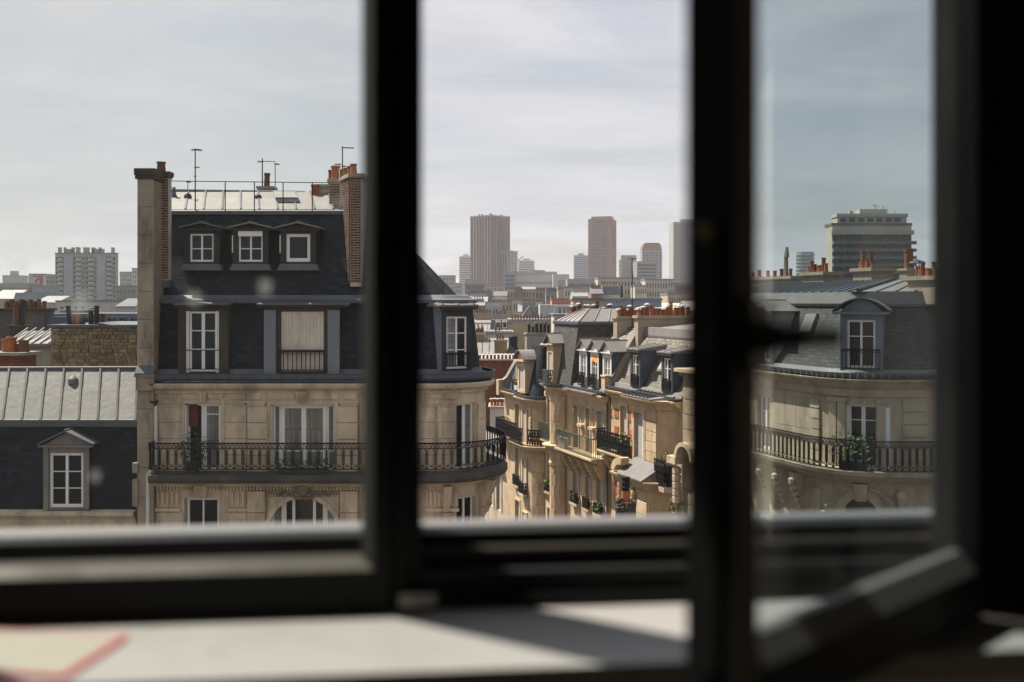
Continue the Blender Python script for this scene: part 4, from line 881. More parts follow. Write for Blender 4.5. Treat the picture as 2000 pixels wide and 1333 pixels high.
# ================================================================== houses down the sunny side of the street
SA = atan2(-.9391, .3437); EX = (.3437, -.9391)
def sfr(s): return Fr(4.99 + EX[0]*s, 50 + EX[1]*s, SA)
def small_rail(parent, x0, x1, y, z0, z1, style='lace', m=None, uw=.16): return obj('guard_rail', railing_mb(MB(), [(x0, 0.0), (x0, y), (x1, y), (x1, 0.0)], z0, z1, style, uw, .011), m or iron, parent)
def shutter_slats(x0, x1, y, z0, z1, st=.07):
    mb = MB().box(x0, x1, y + .02, y + .05, z0, z1); n = int((z1 - z0)/st)
    for k in range(n): zc = z0 + st*(k + .5); mb.hexa([(x0 + .02, y - .005, zc - st*.42), (x1 - .02, y - .005, zc - st*.42), (x1 - .02, y + .02, zc - st*.42), (x0 + .02, y + .02, zc - st*.42)], [(x0 + .02, y + .012, zc + st*.42), (x1 - .02, y + .012, zc + st*.42), (x1 - .02, y + .02, zc + st*.42), (x0 + .02, y + .02, zc + st*.42)])
    return mb
def sill(parent, x0, x1, z, d=.22): return obj('sill', MB().box(x0 - .1, x1 + .1, -d, .0, z - .14, z).box(x0 - .05, x1 + .05, -d*.6, 0, z - .22, z - .142), stone2, parent)
def party_coping(parent, x0, x1, pts, m=None):      # raised party wall following the roof slope; pts = [(y, z)...]
    mb = MB()
    for (a, b) in zip(pts[:-1], pts[1:]): mb.hexa([(x0, a[0], a[1] - .8), (x1, a[0], a[1] - .8), (x1, b[0], b[1] - .8), (x0, b[0], b[1] - .8)], [(x0, a[0], a[1]), (x1, a[0], a[1]), (x1, b[0], b[1]), (x0, b[0], b[1])])
    o = obj('party_wall', mb, m or render_, parent)
    mb = MB()
    for (a, b) in zip(pts[:-1], pts[1:]): mb.hexa([(x0 - .05, a[0], a[1] + .003), (x1 + .05, a[0], a[1] + .003), (x1 + .05, b[0], b[1] + .003), (x0 - .05, b[0], b[1] + .003)], [(x0 - .05, a[0], a[1] + .06), (x1 + .05, a[0], a[1] + .06), (x1 + .05, b[0], b[1] + .06), (x0 - .05, b[0], b[1] + .06)])
    obj('coping', mb, zinc, o); return o
def gutter_line(parent, pth, z, n=None):
    obj('gutter', MB().sweep(pth, [(.20, z), (.36, z + .02), (.40, z + .10), (.40, z + .16), (.35, z + .16), (.33, z + .08), (-.1, z + .06)]), zinc_b, parent)
    tot = sum(hypot(b[0]-a[0], b[1]-a[1]) for a, b in zip(pth[:-1], pth[1:])); mb = MB(); k = int(tot/.32); op = off(pth, .41)
    for a, b in zip(op[:-1], op[1:]):
        l = hypot(b[0]-a[0], b[1]-a[1]); m = max(1, int(l/.32))
        for i in range(m):
            t = (i + .5)/m; x, y = a[0] + (b[0]-a[0])*t, a[1] + (b[1]-a[1])*t; mb.box(x - .015, x + .015, y - .015, y + .015, z + .0, z + .17)
    stuff(obj('gutter_brackets', mb, zinc, parent))
CORN = lambda z: [(0, z - .45), (.06, z - .42), (.10, z - .30), (.30, z - .14), (.42, z - .08), (.44, z), (-.2, z + .03)]
def wallbox(x0, x1, zt, ops, depth=9.0, reveal=.22):
    mb = wall_mb(x0, x1, 0, zt, ops, 0, reveal); mb.quad((x1, 0, 0), (x1, depth, 0), (x1, depth, zt), (x1, 0, zt)); mb.quad((x0, depth, 0), (x0, 0, 0), (x0, 0, zt), (x0, depth, zt)); return mb

# ---------------------------------------------------------------- brick panelled house with two flat dormers (s 0 .. 7)
F = sfr(0); cx_ = F.X
hc = F.root('apartment_house', 'golden stone house with orange brick panels, canted bay and black lacework balcony', 'building')
ZC = 15.62; ZS = 12.62
fl3 = [(1.1, 1.80, ZS + .02, ZC - .72), (2.42, 3.08, ZS + .02, ZC - .72)]
fl2 = [(1.1, 1.8, ZS - 2.9, ZS - .75), (2.42, 3.08, ZS - 2.9, ZS - .75)]
w = obj('wall', wallbox(0.0, 7.0, ZC, fl3 + fl2), stone2, hc)
for o in fl3: obj('shutter', shutter_slats(o[0] + .02, o[1] - .02, .08, o[2], o[3]), shut, hc); obj('architrave', MB().box(o[0] - .12, o[0], -.06, .02, o[2], o[3] + .12).box(o[1], o[1] + .12, -.06, .02, o[2], o[3] + .12).box(o[0], o[1], -.06, .02, o[3], o[3] + .12), stone2, hc)
for o in fl2: obj('shutter', shutter_slats(o[0] + .02, o[1] - .02, .08, o[2], o[3]), shut, hc)
stones(w, .02, .95, ZS, ZC - .62, .42, .45, 0, stone2, d=.02)
for a, b in ((.42, .88), (1.98, 2.28)):
    for zc in (ZC - 1.15, ZC - 2.0): obj('brick_panel', MB().box(a, b, -.055, 0, zc - .22, zc + .22), bricko, hc)
for a, b in ((.42, .88), (1.98, 2.28)): obj('brick_panel', MB().box(a, b, -.04, 0, ZS - 2.6, ZS - .8), bricko, hc)
BX0, BX1, BY = 3.35, 6.1, -.55
bayp = [(BX0 - .02, 0), (BX0, BY), (BX1 - .3, BY), (BX1 + .35, 0)]
bm = MB(); bw = (BX0 + .30, BX0 + 1.25, ZS - .2, ZC - .75)
wall_mb(BX0, BX1 - .3, ZS - .4, ZC - .12, [bw], BY, .2, bm); bm.quad((BX0, 0, ZS - .4), (BX0, BY, ZS - .4), (BX0, BY, ZC - .12), (BX0, 0, ZC - .12)); bm.quad((BX1 - .3, BY, ZS - .4), (BX1 + .35, 0, ZS - .4), (BX1 + .35, 0, ZC - .12), (BX1 - .3, BY, ZC - .12))
bay = obj('bay', bm, stone2, hc)
stones(bay, bw[1] + .12, BX1 - .32, ZS - .3, ZC - .55, .5, 1.6, BY, stone2, d=.035, gap=.03)
obj('shutter', shutter_slats(bw[0] + .02, bw[0] + .55, BY + .08, bw[2], bw[3]), shut, bay)
window(bay, bw[0] + .55, bw[1] - .02, bw[2], bw[3], BY + .08, 1, (.5,), .08, white, sub=True)
obj('architrave', MB().box(bw[0] - .13, bw[0], BY - .06, BY + .01, bw[2], bw[3] + .15).box(bw[1], bw[1] + .13, BY - .06, BY + .01, bw[2], bw[3] + .15).box(bw[0], bw[1], BY - .06, BY + .01, bw[3], bw[3] + .15), stone2, bay)
obj('cornice', MB().sweep([(0, 0), (BX0 - .3, 0), (BX0 - .05, BY), (BX1 - .25, BY), (BX1 + .4, 0), (7.0, 0)], CORN(ZC)), stone2, hc)
cano = obj('bay_roof', MB().hexa([(BX0 - .3, BY - .45, ZC + .03), (BX1 - .1, BY - .45, ZC + .03), (BX1 + .4, .1, ZC + .04), (BX0 - .3, .1, ZC + .04)], [(BX0 - .3, BY - .45, ZC + .06), (BX1 - .1, BY - .45, ZC + .06), (BX1 + .4, .1, ZC + .22), (BX0 - .3, .1, ZC + .22)]), zinc, hc)
for k in range(8): x = BX0 - .25 + k*.36; obj('seam', MB().bar((x, BY - .44, ZC + .08), (x + .15, .08, ZC + .25), .025), zinc_d, cano)
gutter_line(hc, [(0.05, .0), (7.0, .0)], ZC + .06)
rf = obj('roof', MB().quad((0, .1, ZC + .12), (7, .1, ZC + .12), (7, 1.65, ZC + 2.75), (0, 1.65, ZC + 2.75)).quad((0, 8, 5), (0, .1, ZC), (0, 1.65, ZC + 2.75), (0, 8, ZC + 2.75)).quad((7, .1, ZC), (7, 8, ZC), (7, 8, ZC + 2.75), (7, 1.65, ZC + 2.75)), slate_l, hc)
obj('zinc_band', MB().sweep([(0, .1), (7, .1)], [(.12, ZC + .14), (.02, ZC + .35), (-.12, ZC + .37)]), zinc, hc)
obj('zinc_band', MB().sweep([(0, 1.6), (7, 1.6)], [(.05, ZC + 2.62), (.06, ZC + 2.72), (-.02, ZC + 3.1), (-.15, ZC + 3.12)]), zinc, hc)
tz = obj('roof', MB().quad((0, 1.7, ZC + 3.05), (7, 1.7, ZC + 3.05), (7, 8, ZC + 3.6), (0, 8, ZC + 3.6)), zinc, hc)
for xc in (2.55, 5.65):
    d_ = dormer(hc, (xc, .02, ZC + .30), 0, 1.02, 1.78, 1.7, (-.33, .33, .06, 1.55), 'flat', .30, .16, M('dormer_timber', (0.05, 0.045, 0.04), .8), zinc, greyp if False else zinc_b, white, 2, (.36, .68), None, [pane_m, pane_d], slope=1)
    obj('guard_rail', railing_mb(MB(), [(-.36, -.05), (.36, -.05)], .1, .62, 'lace', .12, .01), iron, d_)
obj('roof_window', MB().hexa([(3.75, .52, ZC + 1.15), (4.4, .52, ZC + 1.15), (4.4, .66, ZC + 1.10), (3.75, .66, ZC + 1.10)], [(3.75, 1.05, ZC + 2.05), (4.4, 1.05, ZC + 2.05), (4.4, 1.2, ZC + 2.0), (3.75, 1.2, ZC + 2.0)]), zinc, hc)
obj('roof_window_glass', MB().quad((3.82, .53, ZC + 1.24), (4.33, .53, ZC + 1.24), (4.33, 1.0, ZC + 2.0), (3.82, 1.0, ZC + 2.0)), M('dusty_pane', (.35, .36, .34), .2), hc)
party_coping(hc, -.32, .06, [(-.12, ZC + .50), (.05, ZC + .65), (1.7, ZC + 3.35), (6, ZC + 3.6)])
obj('parapet_block', MB().box(-.34, .08, -.40, -.12, ZC - .05, ZC + .62).box(-.38, .12, -.44, -.08, ZC + .622, ZC + .70), stone2, hc)
# balcony and its ironwork
bal = obj('balcony', MB().sweep([(-.45, 0), (3.4, 0)], [(0, ZS - .32), (.3, ZS - .30), (.62, ZS - .16), (.70, ZS - .08), (.70, ZS), (0, ZS + .01)]), stone2, hc)
obj('railing', railing_mb(MB(), [(-.4, -.05), (-.4, -.64), (3.3, -.64)], ZS + .06, ZS + 1.0, 'lace', .17, .014), iron, bal)
for x in (.1, .95, 1.95, 3.1): mb = MB(); obj('corbel', mb.hexa([(x - .12, -.12, ZS - 1.0), (x + .12, -.12, ZS - 1.0), (x + .12, 0, ZS - 1.0), (x - .12, 0, ZS - 1.0)], [(x - .13, -.55, ZS - .31), (x + .13, -.55, ZS - .31), (x + .13, 0, ZS - .31), (x - .13, 0, ZS - .31)]), stone2, hc)
# lower bay with zinc cap, scrolls and shutters
LBY = -1.15; zl1 = ZS - .55
lb = wall_mb(BX0 - .1, BX1, 0, zl1, [(BX0 + .35, BX0 + 1.25, ZS - 4.2, ZS - 1.9)], LBY, .25)
lb.quad((BX0 - .1, 0, 0), (BX0 - .1, LBY, 0), (BX0 - .1, LBY, zl1), (BX0 - .1, 0, zl1)); lb.quad((BX1, LBY, 0), (BX1 + .6, 0, 0), (BX1 + .6, 0, zl1), (BX1, LBY, zl1))
lob = obj('bay', lb, stone2, hc)
stones(lob, BX0 + 1.4, BX1 - .05, ZS - 4.6, ZS - 1.5, .62, 1.6, LBY, stone2, d=.05, gap=.035)
obj('shutter', shutter_slats(BX0 + .37, BX0 + .9, LBY + .1, ZS - 4.2, ZS - 1.9), shut, lob)
window(lob, BX0 + .92, BX0 + 1.23, ZS - 4.2, ZS - 1.9, LBY + .1, 1, (.5,), .07, white, sub=True)
obj('bay_cornice', MB().sweep([(BX0 - .15, 0), (BX0 - .12, LBY), (BX1, LBY), (BX1 + .6, 0)], [(0, zl1 - .5), (.12, zl1 - .4), (.2, zl1 - .15), (.34, zl1 - .1), (.36, zl1), (-.2, zl1 + .02)]), stone2, lob)
obj('zinc_cap', MB().hexa([(BX0 + .4, LBY - .42, zl1 + .03), (BX1 + .1, LBY - .42, zl1 + .03), (BX1 + .6, -.05, zl1 + .03), (BX0 + .2, -.05, zl1 + .03)], [(BX0 + .4, LBY - .40, zl1 + .07), (BX1 + .1, LBY - .40, zl1 + .07), (BX1 + .3, -.5, zl1 + .75), (BX0 + .3, -.5, zl1 + .75)]), M('zinc_weathered', (.115, .108, .106), .6, var=.15, stain=.4), lob)
mb = MB()
for i in range(9):
    t0, t1 = pi*.05 + pi*.5*i/9, pi*.05 + pi*.5*(i+1)/9; R1, R2 = .95, .62; cx0 = BX0 + .55
    mb.hexa([(cx0 - R1*cos(t0), LBY - .32, zl1 + R1*sin(t0)*.8), (cx0 - R1*cos(t1), LBY - .32, zl1 + R1*sin(t1)*.8), (cx0 - R2*cos(t1), LBY - .32, zl1 + R2*sin(t1)*.7), (cx0 - R2*cos(t0), LBY - .32, zl1 + R2*sin(t0)*.7)], [(cx0 - R1*cos(t0), LBY + .1, zl1 + R1*sin(t0)*.8), (cx0 - R1*cos(t1), LBY + .1, zl1 + R1*sin(t1)*.8), (cx0 - R2*cos(t1), LBY + .1, zl1 + R2*sin(t1)*.7), (cx0 - R2*cos(t0), LBY + .1, zl1 + R2*sin(t0)*.7)])
obj('broken_pediment', mb, stone2, lob)
for x in (BX0 + .1, BX0 + 1.4):
    mb = MB()
    for k in range(5): blob((x + random.uniform(-.1, .1), LBY - .1, ZS - 1.1 - k*.16), .17 - .015*k, 1, .9, 1, 7)
    obj('carved_console', mb, stone2, lob)
small_rail(hc, 1.0, 1.9, -.22, ZS - 2.95, ZS - 2.35)
# chimney stacks of this block
x0 = .05; y0_, y1_ = F.Y(1246, .45), F.Y(1352, .45); zt = F.Z(617, .4, 2.5)
stack(hc, x0, .45, y0_, y1_, ZC + 2.0, zt - .12, render_t, render_t, .13, .08, potrow(13, .18, .34, y0_ + .1, y1_ - .1, ('cap', 'cap', 'cap', 'tall', 'cap'), [terra, terra, terra], .03, .95))
px_ = F.X(1332, 3.6); sm = stack(hc, 3.3, 3.7, 3.2, 3.6, ZC + 2.9, F.Z(632, 3.5, 3.4), M('pale_render', (.5, .42, .3), .9), None, .10, .05, [(3.5, 3.4, 'tall', terra, 1.35, 1.2)])

# ---------------------------------------------------------------- turreted house with three gabled dormers (s -8.8 .. -.3)
F = sfr(-8.8); hb = F.root('apartment_house', 'golden stone house with round turret bay, green balcony and three gabled dormers', 'building')
S = lambda s: s + 8.8
ZB = 15.22; ZSB = 12.05
tall = [(-4.67, -4.0), (-3.05, -2.53), (-1.66, -.86)]; slit = [(-3.72, -3.32), (-2.28, -1.9), (-.62, -.36)]
ops = [(S(a), S(b), ZSB + .02, ZB - .85) for a, b in tall] + [(S(a), S(b), ZB - 1.75, ZB - .75) for a, b in slit] + [(S(a), S(b), ZSB - 2.95, ZSB - 1.1) for a, b in ((-4.75, -4.0), (-3.1, -2.5), (-1.7, -.9))] + [(S(a), S(b), ZSB - 6, ZSB - 4.1) for a, b in ((-4.75, -4.0), (-3.1, -2.5), (-1.7, -.9))] + [(S(-8.45), S(-7.85), ZSB + .02, ZB - .8), (S(-8.45), S(-7.85), ZSB - 3.0, ZSB - .8), (S(-8.45), S(-7.85), ZSB - 6.0, ZSB - 4)]
w = obj('wall', wallbox(0, S(-.32), ZB, ops), stone2, hb)
for i, o in enumerate(ops):
    if 3 <= i < 6: window(hb, o[0] + .02, o[1] - .02, o[2], o[3], .08, 1, (.45,), .06, white); sill(hb, o[0], o[1], o[2])
    else:
        obj('shutter', shutter_slats(o[0] + .02, o[1] - .02, .12, o[2], o[3]), shut, hb)
        if i >= 6: sill(hb, o[0], o[1], o[2]); small_rail(hb, o[0] - .06, o[1] + .06, -.2, o[2] + .03, o[2] + .55, 'lace', iron, .13)
        obj('architrave', MB().box(o[0] - .1, o[0], -.05, .02, o[2], o[3] + .1).box(o[1], o[1] + .1, -.05, .02, o[2], o[3] + .1).box(o[0], o[1], -.05, .02, o[3], o[3] + .1), stone2, hb)
# turret bay
tcx, tcy, tr = S(-6.3), -.10, .58
tp = arc_pts(tcx, tcy, tr, pi - .1, 2*pi + .1, 14)
tcp = [(0, -.02), (tcx - tr - .5, -.12), (tcx - tr + .05, -.35)] + arc_pts(tcx, tcy, tr, pi*1.3, 2*pi + .1, 9)
tw = obj('turret_bay', MB().sweep(tp, [(0, 0), (0, ZB)], False), stone2, hb)
def bend2(xc, zc_): a = pi + xc/tr; return ((tcx + tr*cos(a), tcy + tr*sin(a), zc_), a + pi/2)
stones(tw, tr*.05, tr*(pi - .02), ZSB - 5.5, ZSB - .3, .62, .30, 0, stone2, curve=bend2, d=.02, gap=.022, gx=0.0)
stones(tw, tr*.05, tr*(pi - .02), ZSB + .05, ZB - .65, .62, .30, 0, stone2, curve=bend2, d=.02, gap=.022, gx=0.0)
obj('turret_cornice', MB().sweep(tcp, [(0, ZB - .75), (.06, ZB - .72), (.08, ZB - .5), (.02, ZB - .45), (.10, ZB - .2), (.30, ZB - .1), (.36, ZB), (.36, ZB + .04), (-.4, ZB + .08)]), stone2, tw)
obj('turret_band', MB().sweep(tp, [(0, ZSB - 1.2), (.08, ZSB - 1.15), (.1, ZSB - 1.0), (0, ZSB - .95)]), stone2, tw)
obj('turret_band', MB().sweep(tp, [(0, ZSB - .45), (.12, ZSB - .36), (.25, ZSB - .2), (.27, ZSB - .02), (-.1, ZSB)]), stone2, tw)
pth = [(0, 0), (tcx - tr - .05, 0)]
obj('cornice', MB().sweep([(tcx + tr, 0), (S(-.32), 0)], CORN(ZB)), stone2, hb)
for x in (S(-4.4), S(-3.4), S(-2.4), S(-1.4)): obj('eaves_slab', MB().box(x - .47, x + .47, -.62, .05, ZB + .035, ZB + .10), zinc, hb)
gutter_line(hb, tcp, ZB + .08); gutter_line(hb, [(tcx + tr, 0), (S(-.32), 0)], ZB + .10)
# pavilion roof above the turret
pb = [(S(-8.75), -.1), (S(-4.95), -.1), (S(-4.95), 3.0), (S(-8.75), 3.0)]; pt_ = [(S(-8.4), .45), (S(-5.05), .45), (S(-5.05), 2.8), (S(-8.4), 2.8)]; zp0, zp1 = ZB + .15, 18.85
pv = obj('roof', MB().hexa([(*p, zp0) for p in pb], [(*p, zp1) for p in pt_]), slate_m, hb)
obj('zinc_band', MB().sweep([(pt_[3][0], pt_[3][1]), (pt_[0][0], pt_[0][1]), (pt_[1][0], pt_[1][1]), (pt_[2][0], pt_[2][1])], [(.06, zp1 - .16), (.12, zp1 - .1), (.12, zp1 + .04), (-.1, zp1 + .08)]), zinc_b, pv)
rA, rB = (S(-7.3), 1.9, zp1 + .75), (S(-6.4), 3.6, zp1 + .75)
cx4 = [(*p, zp1 + .06) for p in pt_]
zinc_slope(pv, [cx4[1], (S(-5.05), 5.0, zp1 + .06), (S(-6.4), 5.0, zp1 + .75), (S(-6.4), 1.7, zp1 + .75)], 5, zinc, zinc, .03)
zinc_slope(pv, [cx4[0], cx4[1], (S(-6.4), 1.7, zp1 + .75), (S(-7.4), 1.7, zp1 + .75)], 5, zinc, zinc, .03)
obj('pavilion_side', MB().box(S(-5.6), S(-5.06), 2.4, 5.0, ZB + 2.4, zp1 + .03), zinc_b, pv)
td = dormer(hb, (tcx - 1.0, -.34, ZB + .15), 0, .95, 2.25, .75, (-.28, .28, .35, 1.75), 'gable', .55, .2, stone2, zinc, stone2, shutter=shut)
small_rail(td, -.4, .4, -.3, .05, .75, 'lace', iron_g, .14)
# main slope
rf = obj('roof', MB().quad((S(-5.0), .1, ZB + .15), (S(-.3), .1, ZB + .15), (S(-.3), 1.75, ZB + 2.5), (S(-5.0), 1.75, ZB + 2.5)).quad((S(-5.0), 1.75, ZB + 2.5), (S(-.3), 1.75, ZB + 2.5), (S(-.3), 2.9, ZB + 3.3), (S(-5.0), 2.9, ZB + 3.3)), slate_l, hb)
tz = obj('roof', MB().quad((S(-5.0), 2.85, ZB + 3.28), (S(-.3), 2.85, ZB + 3.28), (S(-.3), 7, ZB + 3.9), (S(-5.0), 7, ZB + 3.9)), zinc, hb)
zinc_slope(tz, [(S(-5.0), 2.8, ZB + 3.32), (S(-.3), 2.8, ZB + 3.32), (S(-.3), 6, ZB + 3.95), (S(-5.0), 6, ZB + 3.95)], 11, zinc, zinc_d, .035)
obj('zinc_band', MB().sweep([(S(-5), .1), (S(-.3), .1)], [(.10, ZB + .17), (.02, ZB + .33), (-.12, ZB + .35)]), zinc, hb)
for k, xc in enumerate((-3.5, -2.05, -.55)):
    d_ = dormer(hb, (S(xc), .02, ZB + .28), 0, 1.02, 1.95, 1.45, (-.34, .34, .12, 1.72), 'gable', .55, .16, offwh, zinc, zinc_b, white, 2, (.62,), None, [pane_m, pane_m] if k != 1 else [pane_d, pane_m], slope=1)
    obj('guard_rail', railing_mb(MB(), [(-.42, -.12), (.42, -.12)], .05, .72, 'lace', .14, .011), iron, d_)
    if k == 1: obj('blind', MB().hexa([(-.32, -.02, 1.45), (.32, -.02, 1.3), (.32, .02, 1.3), (-.32, .02, 1.45)], [(-.32, .02, 1.72), (.32, .02, 1.72), (.32, .04, 1.72), (-.32, .04, 1.72)]), orange_p, d_)
# green balcony
bal = obj('balcony', MB().sweep([(S(-5.25), 0), (S(-.42), 0)], [(0, ZSB - .34), (.5, ZSB - .32), (.8, ZSB - .18), (.92, ZSB - .1), (.92, ZSB), (0, ZSB + .01)]).sweep([(0, 0), (tcx - tr - .1, -.05)] + arc_pts(tcx, tcy, tr, pi*1.25, pi*1.95, 6), [(0, ZSB - .3), (.3, ZSB - .2), (.45, ZSB - .06), (.45, ZSB), (0, ZSB + .01)]), stone2, hb)
obj('railing', railing_mb(MB(), [(S(-5.2), -.84), (S(-.5), -.84), (S(-.5), -.05)], ZSB + .06, ZSB + 1.02, 'bars', .12, .012), iron_g, bal)
obj('railing', railing_mb(MB(), [(S(-8.75), -.42), (S(-7.1), -.5)], ZSB + .06, ZSB + 1.02, 'bars', .095, .012), iron_g, bal)
for s_ in (-4.9, -3.85, -2.75, -1.78, -.62): x = S(s_); mb = MB(); mb.hexa([(x - .12, -.12, ZSB - 1.3), (x + .12, -.12, ZSB - 1.3), (x + .12, 0, ZSB - 1.3), (x - .12, 0, ZSB - 1.3)], [(x - .15, -.7, ZSB - .33), (x + .15, -.7, ZSB - .33), (x + .15, 0, ZSB - .33), (x - .15, 0, ZSB - .33)]); [blob((x, -.5 + .12*k, ZSB - .55 - .2*k), .15, 1, 1, 1, 7) for k in range(4)]; obj('corbel', mb, stone2, hb)
obj('downpipe', MB().tube([(S(-.36), -.06, ZB - .3), (S(-.36), -.06, 0)], .055, 8), zinc_b, hb)
# stacks
for (sx, pa, pb_, pyt, n, kinds, dep, zb__) in ((-8.75, 1113, 1200, 613, 9, ('cap', 'plain', 'cap', 'tall', 'cap'), .45, 16.5), (-4.2, 1205, 1262, 618, 5, ('cap', 'tall', 'plain', 'cap'), .45, 16.5)):
    G = sfr(0); ya, yb_ = G.Y(pa, sx + dep), G.Y(pb_, sx + dep); zt = G.Z(pyt, sx, (ya + yb_)/2)
    stack(hb, S(sx), S(sx + dep), ya, yb_, zb__, zt - .13, render_t, None, .13, .08, potrow(n + 4, S(sx + dep/2), S(sx + dep/2), ya + .1, yb_ - .1, kinds, [terra, terra, terra_d], .04, .95))
antenna(hb, S(-3.6), 3.0, 18.5, 22.4, [(.05, -.35, 6, .2), (.05, .3, 3, .15)], .03)
mb = MB(); [blob((S(-4.0), 2.55, 20.35 + .16*k), .11 - .01*k, 1, 1, 1.1, 8) for k in range(4)]
obj('chimney_cowl', mb, zinc_d, hb)

# ---------------------------------------------------------------- bow fronted house beyond (s -16 .. -9)
F = sfr(-16.0); ha = F.root('apartment_house', 'bow fronted stone house with arched stone dormer and red flowers at its attic', 'building')
S = lambda s: s + 16.0
ZA = 14.25; ZSA = 11.5
ops = [(S(a), S(b), z0, z1) for a, b in ((-13.85, -13.05),) for z0, z1 in ((ZSA, ZA - .7), (ZSA - 3.0, ZSA - .7), (ZSA - 6.2, ZSA - 4.0))]
w = obj('wall', wallbox(0, S(-9.0), ZA, ops), stone2, ha)
for o in ops: obj('shutter', shutter_slats(o[0] + .02, o[1] - .02, .12, o[2], o[3]), shut, ha); obj('architrave', MB().box(o[0] - .12, o[0], -.05, .02, o[2], o[3] + .12).box(o[1], o[1] + .12, -.05, .02, o[2], o[3] + .12).box(o[0], o[1], -.05, .02, o[3], o[3] + .12), stone2, ha)
for o in ops[1:]: sill(ha, o[0], o[1], o[2]); small_rail(ha, o[0] - .06, o[1] + .06, -.2, o[2] + .03, o[2] + .6, 'lace', iron, .13)
bc, br_ = S(-10.75), 1.70
bcx, bcy, bR = S(-9.95), .40, .95
bpth = [(S(-11.9), -.05), (S(-11.6), -.5), (S(-9.95), -.55)] + arc_pts(bcx, bcy, bR, -pi/2, -.1, 9)[1:]
bow = obj('bow', MB().sweep(bpth, [(0, 0), (0, ZA)], False), stone2, ha)
def bend3(xc, zc_): a = -pi/2 + xc/bR; return ((bcx + bR*cos(a), bcy + bR*sin(a), zc_), a + pi/2)
for z0, z1 in ((ZSA + .1, ZA - .6), (ZSA - 6.0, ZSA - .9)): stones(bow, bR*.35, bR*1.45, z0, z1, .62, .36, 0, stone2, curve=bend3, d=.03, gap=.03, gx=0.0)
for z0, z1 in ((ZSA, ZA - .8), (ZSA - 3.0, ZSA - 1.0), (ZSA - 6.2, ZSA - 4.2)):
    p = (S(-10.72), -.56)
    sh = obj('bow_window', MB().box(-.42, -.32, -.06, .06, z0, z1 + .1).box(.32, .42, -.06, .06, z0, z1 + .1).box(-.32, .32, -.06, .06, z1, z1 + .1), stone2, ha, loc=(*p, 0), rot=(0, 0, -.03))
    obj('shutter', shutter_slats(-.32, .32, -.01, z0, z1), shut, sh)
    if z0 < ZSA: small_rail(sh, -.45, .45, -.25, z0 + .03, z0 + .65, 'lace', iron, .13); obj('sill', MB().box(-.5, .5, -.3, .0, z0 - .16, z0), stone2, sh)
mb = MB(); a = -pi/2 + .2
for k in range(9): blob((bcx + bR*cos(a), bcy + bR*sin(a) - .03, ZSA + .5 + .22*k), .13 - .02*abs(k - 4)/2, 1, .6, 1.1, 7)
obj('carved_garland', mb, stone2, ha)
cpath = [(0, 0), (S(-12.0), 0)] + bpth
obj('cornice', MB().sweep(cpath, CORN(ZA)), stone2, ha); gutter_line(ha, cpath, ZA + .04)
bal = obj('balcony', MB().sweep(cpath[:-1], [(0, ZSA - .3), (.4, ZSA - .26), (.6, ZSA - .12), (.66, ZSA), (0, ZSA + .01)]), stone2, ha)
rp2 = off(cpath[:-1], .60)
obj('railing', railing_mb(MB(), [(0, 0)] + rp2[:2], ZSA + .05, ZSA + 1.0, 'lace', .17, .013), iron, bal)
obj('railing', railing_mb(MB(), rp2[3:6], ZSA + .05, ZSA + 1.0, 'lace', .17, .013), iron, bal); obj('railing', railing_mb(MB(), rp2[7:12], ZSA + .05, ZSA + 1.0, 'lace', .17, .013), iron, bal)
zb1, zt1 = ZA + .1, ZA + 3.1
obj('roof', MB().hexa([(S(-15.6), .15, zb1), (S(-12.4), .15, zb1), (S(-12.4), 5, zb1), (S(-15.6), 5, zb1)], [(S(-15.4), .7, zb1 + 1.7), (S(-12.4), .7, zb1 + 1.7), (S(-12.4), 4.2, zb1 + 2.0), (S(-15.4), 4.2, zb1 + 2.0)]), zinc_b, ha)
pv = obj('roof', MB().hexa([(S(-12.7), .15, zb1), (S(-9.4), .15, zb1), (S(-9.2), 5, zb1), (S(-12.7), 5, zb1)], [(S(-12.2), 1.1, zt1), (S(-10.3), 1.1, zt1), (S(-10.1), 4.2, zt1), (S(-12.2), 4.2, zt1)]).sweep([(S(-11.6), -.4), (S(-10.0), -.45)] + arc_pts(bcx, bcy, bR - .1, -pi/2, -.05, 8)[1:], [(0, zb1), (-.2, zb1 + 1.0), (-.62, zt1)], False), slate, ha)
obj('zinc_band', MB().sweep([(S(-12.2), 1.1), (S(-10.3), 1.1), (S(-10.1), 4.2)], [(.1, zt1 - .12), (.14, zt1), (.0, zt1 + .1), (-.3, zt1 + .12)]), zinc, pv)
zinc_slope(pv, [(S(-12.2), 1.1, zt1 + .1), (S(-10.3), 1.1, zt1 + .1), (S(-11.0), 3.0, zt1 + .5), (S(-12.0), 3.0, zt1 + .5)], 5, zinc, zinc_d, .04)
zinc_slope(pv, [(S(-10.3), 1.1, zt1 + .1), (S(-10.1), 4.2, zt1 + .1), (S(-11.0), 4.2, zt1 + .5), (S(-11.0), 3.0, zt1 + .5)], 3, zinc, zinc_d, .04)
dormer(ha, (S(-11.2), -.62, ZA + .25), 0, 1.3, 2.0, 1.5, (-.38, .38, .2, 1.55), 'arch', .55, .22, stone2, zinc, stone2, shutter=shut)
d2 = dormer(ha, (S(-13.2), .0, ZA + .25), 0, 1.2, 1.85, 1.2, (-.5, .5, .3, 1.7), 'flat', .2, .14, offwh, zinc, zinc_b, zinc_b, 3, (), None, [pane_m]*3, slope=1)
small_rail(ha, S(-13.8), S(-12.6), -.28, ZA + .2, ZA + .85, 'lace', iron, .13)
party_coping(ha, -.1, .28, [(-.2, ZA + .6), (.1, ZA + .8), (1.0, zb1 + 2.2), (4, zb1 + 2.4)])
obj('parapet_block', MB().box(-.14, .32, -.5, -.2, ZA - .3, ZA + .7), stone2, ha)
G = sfr(0); sx = -15.9
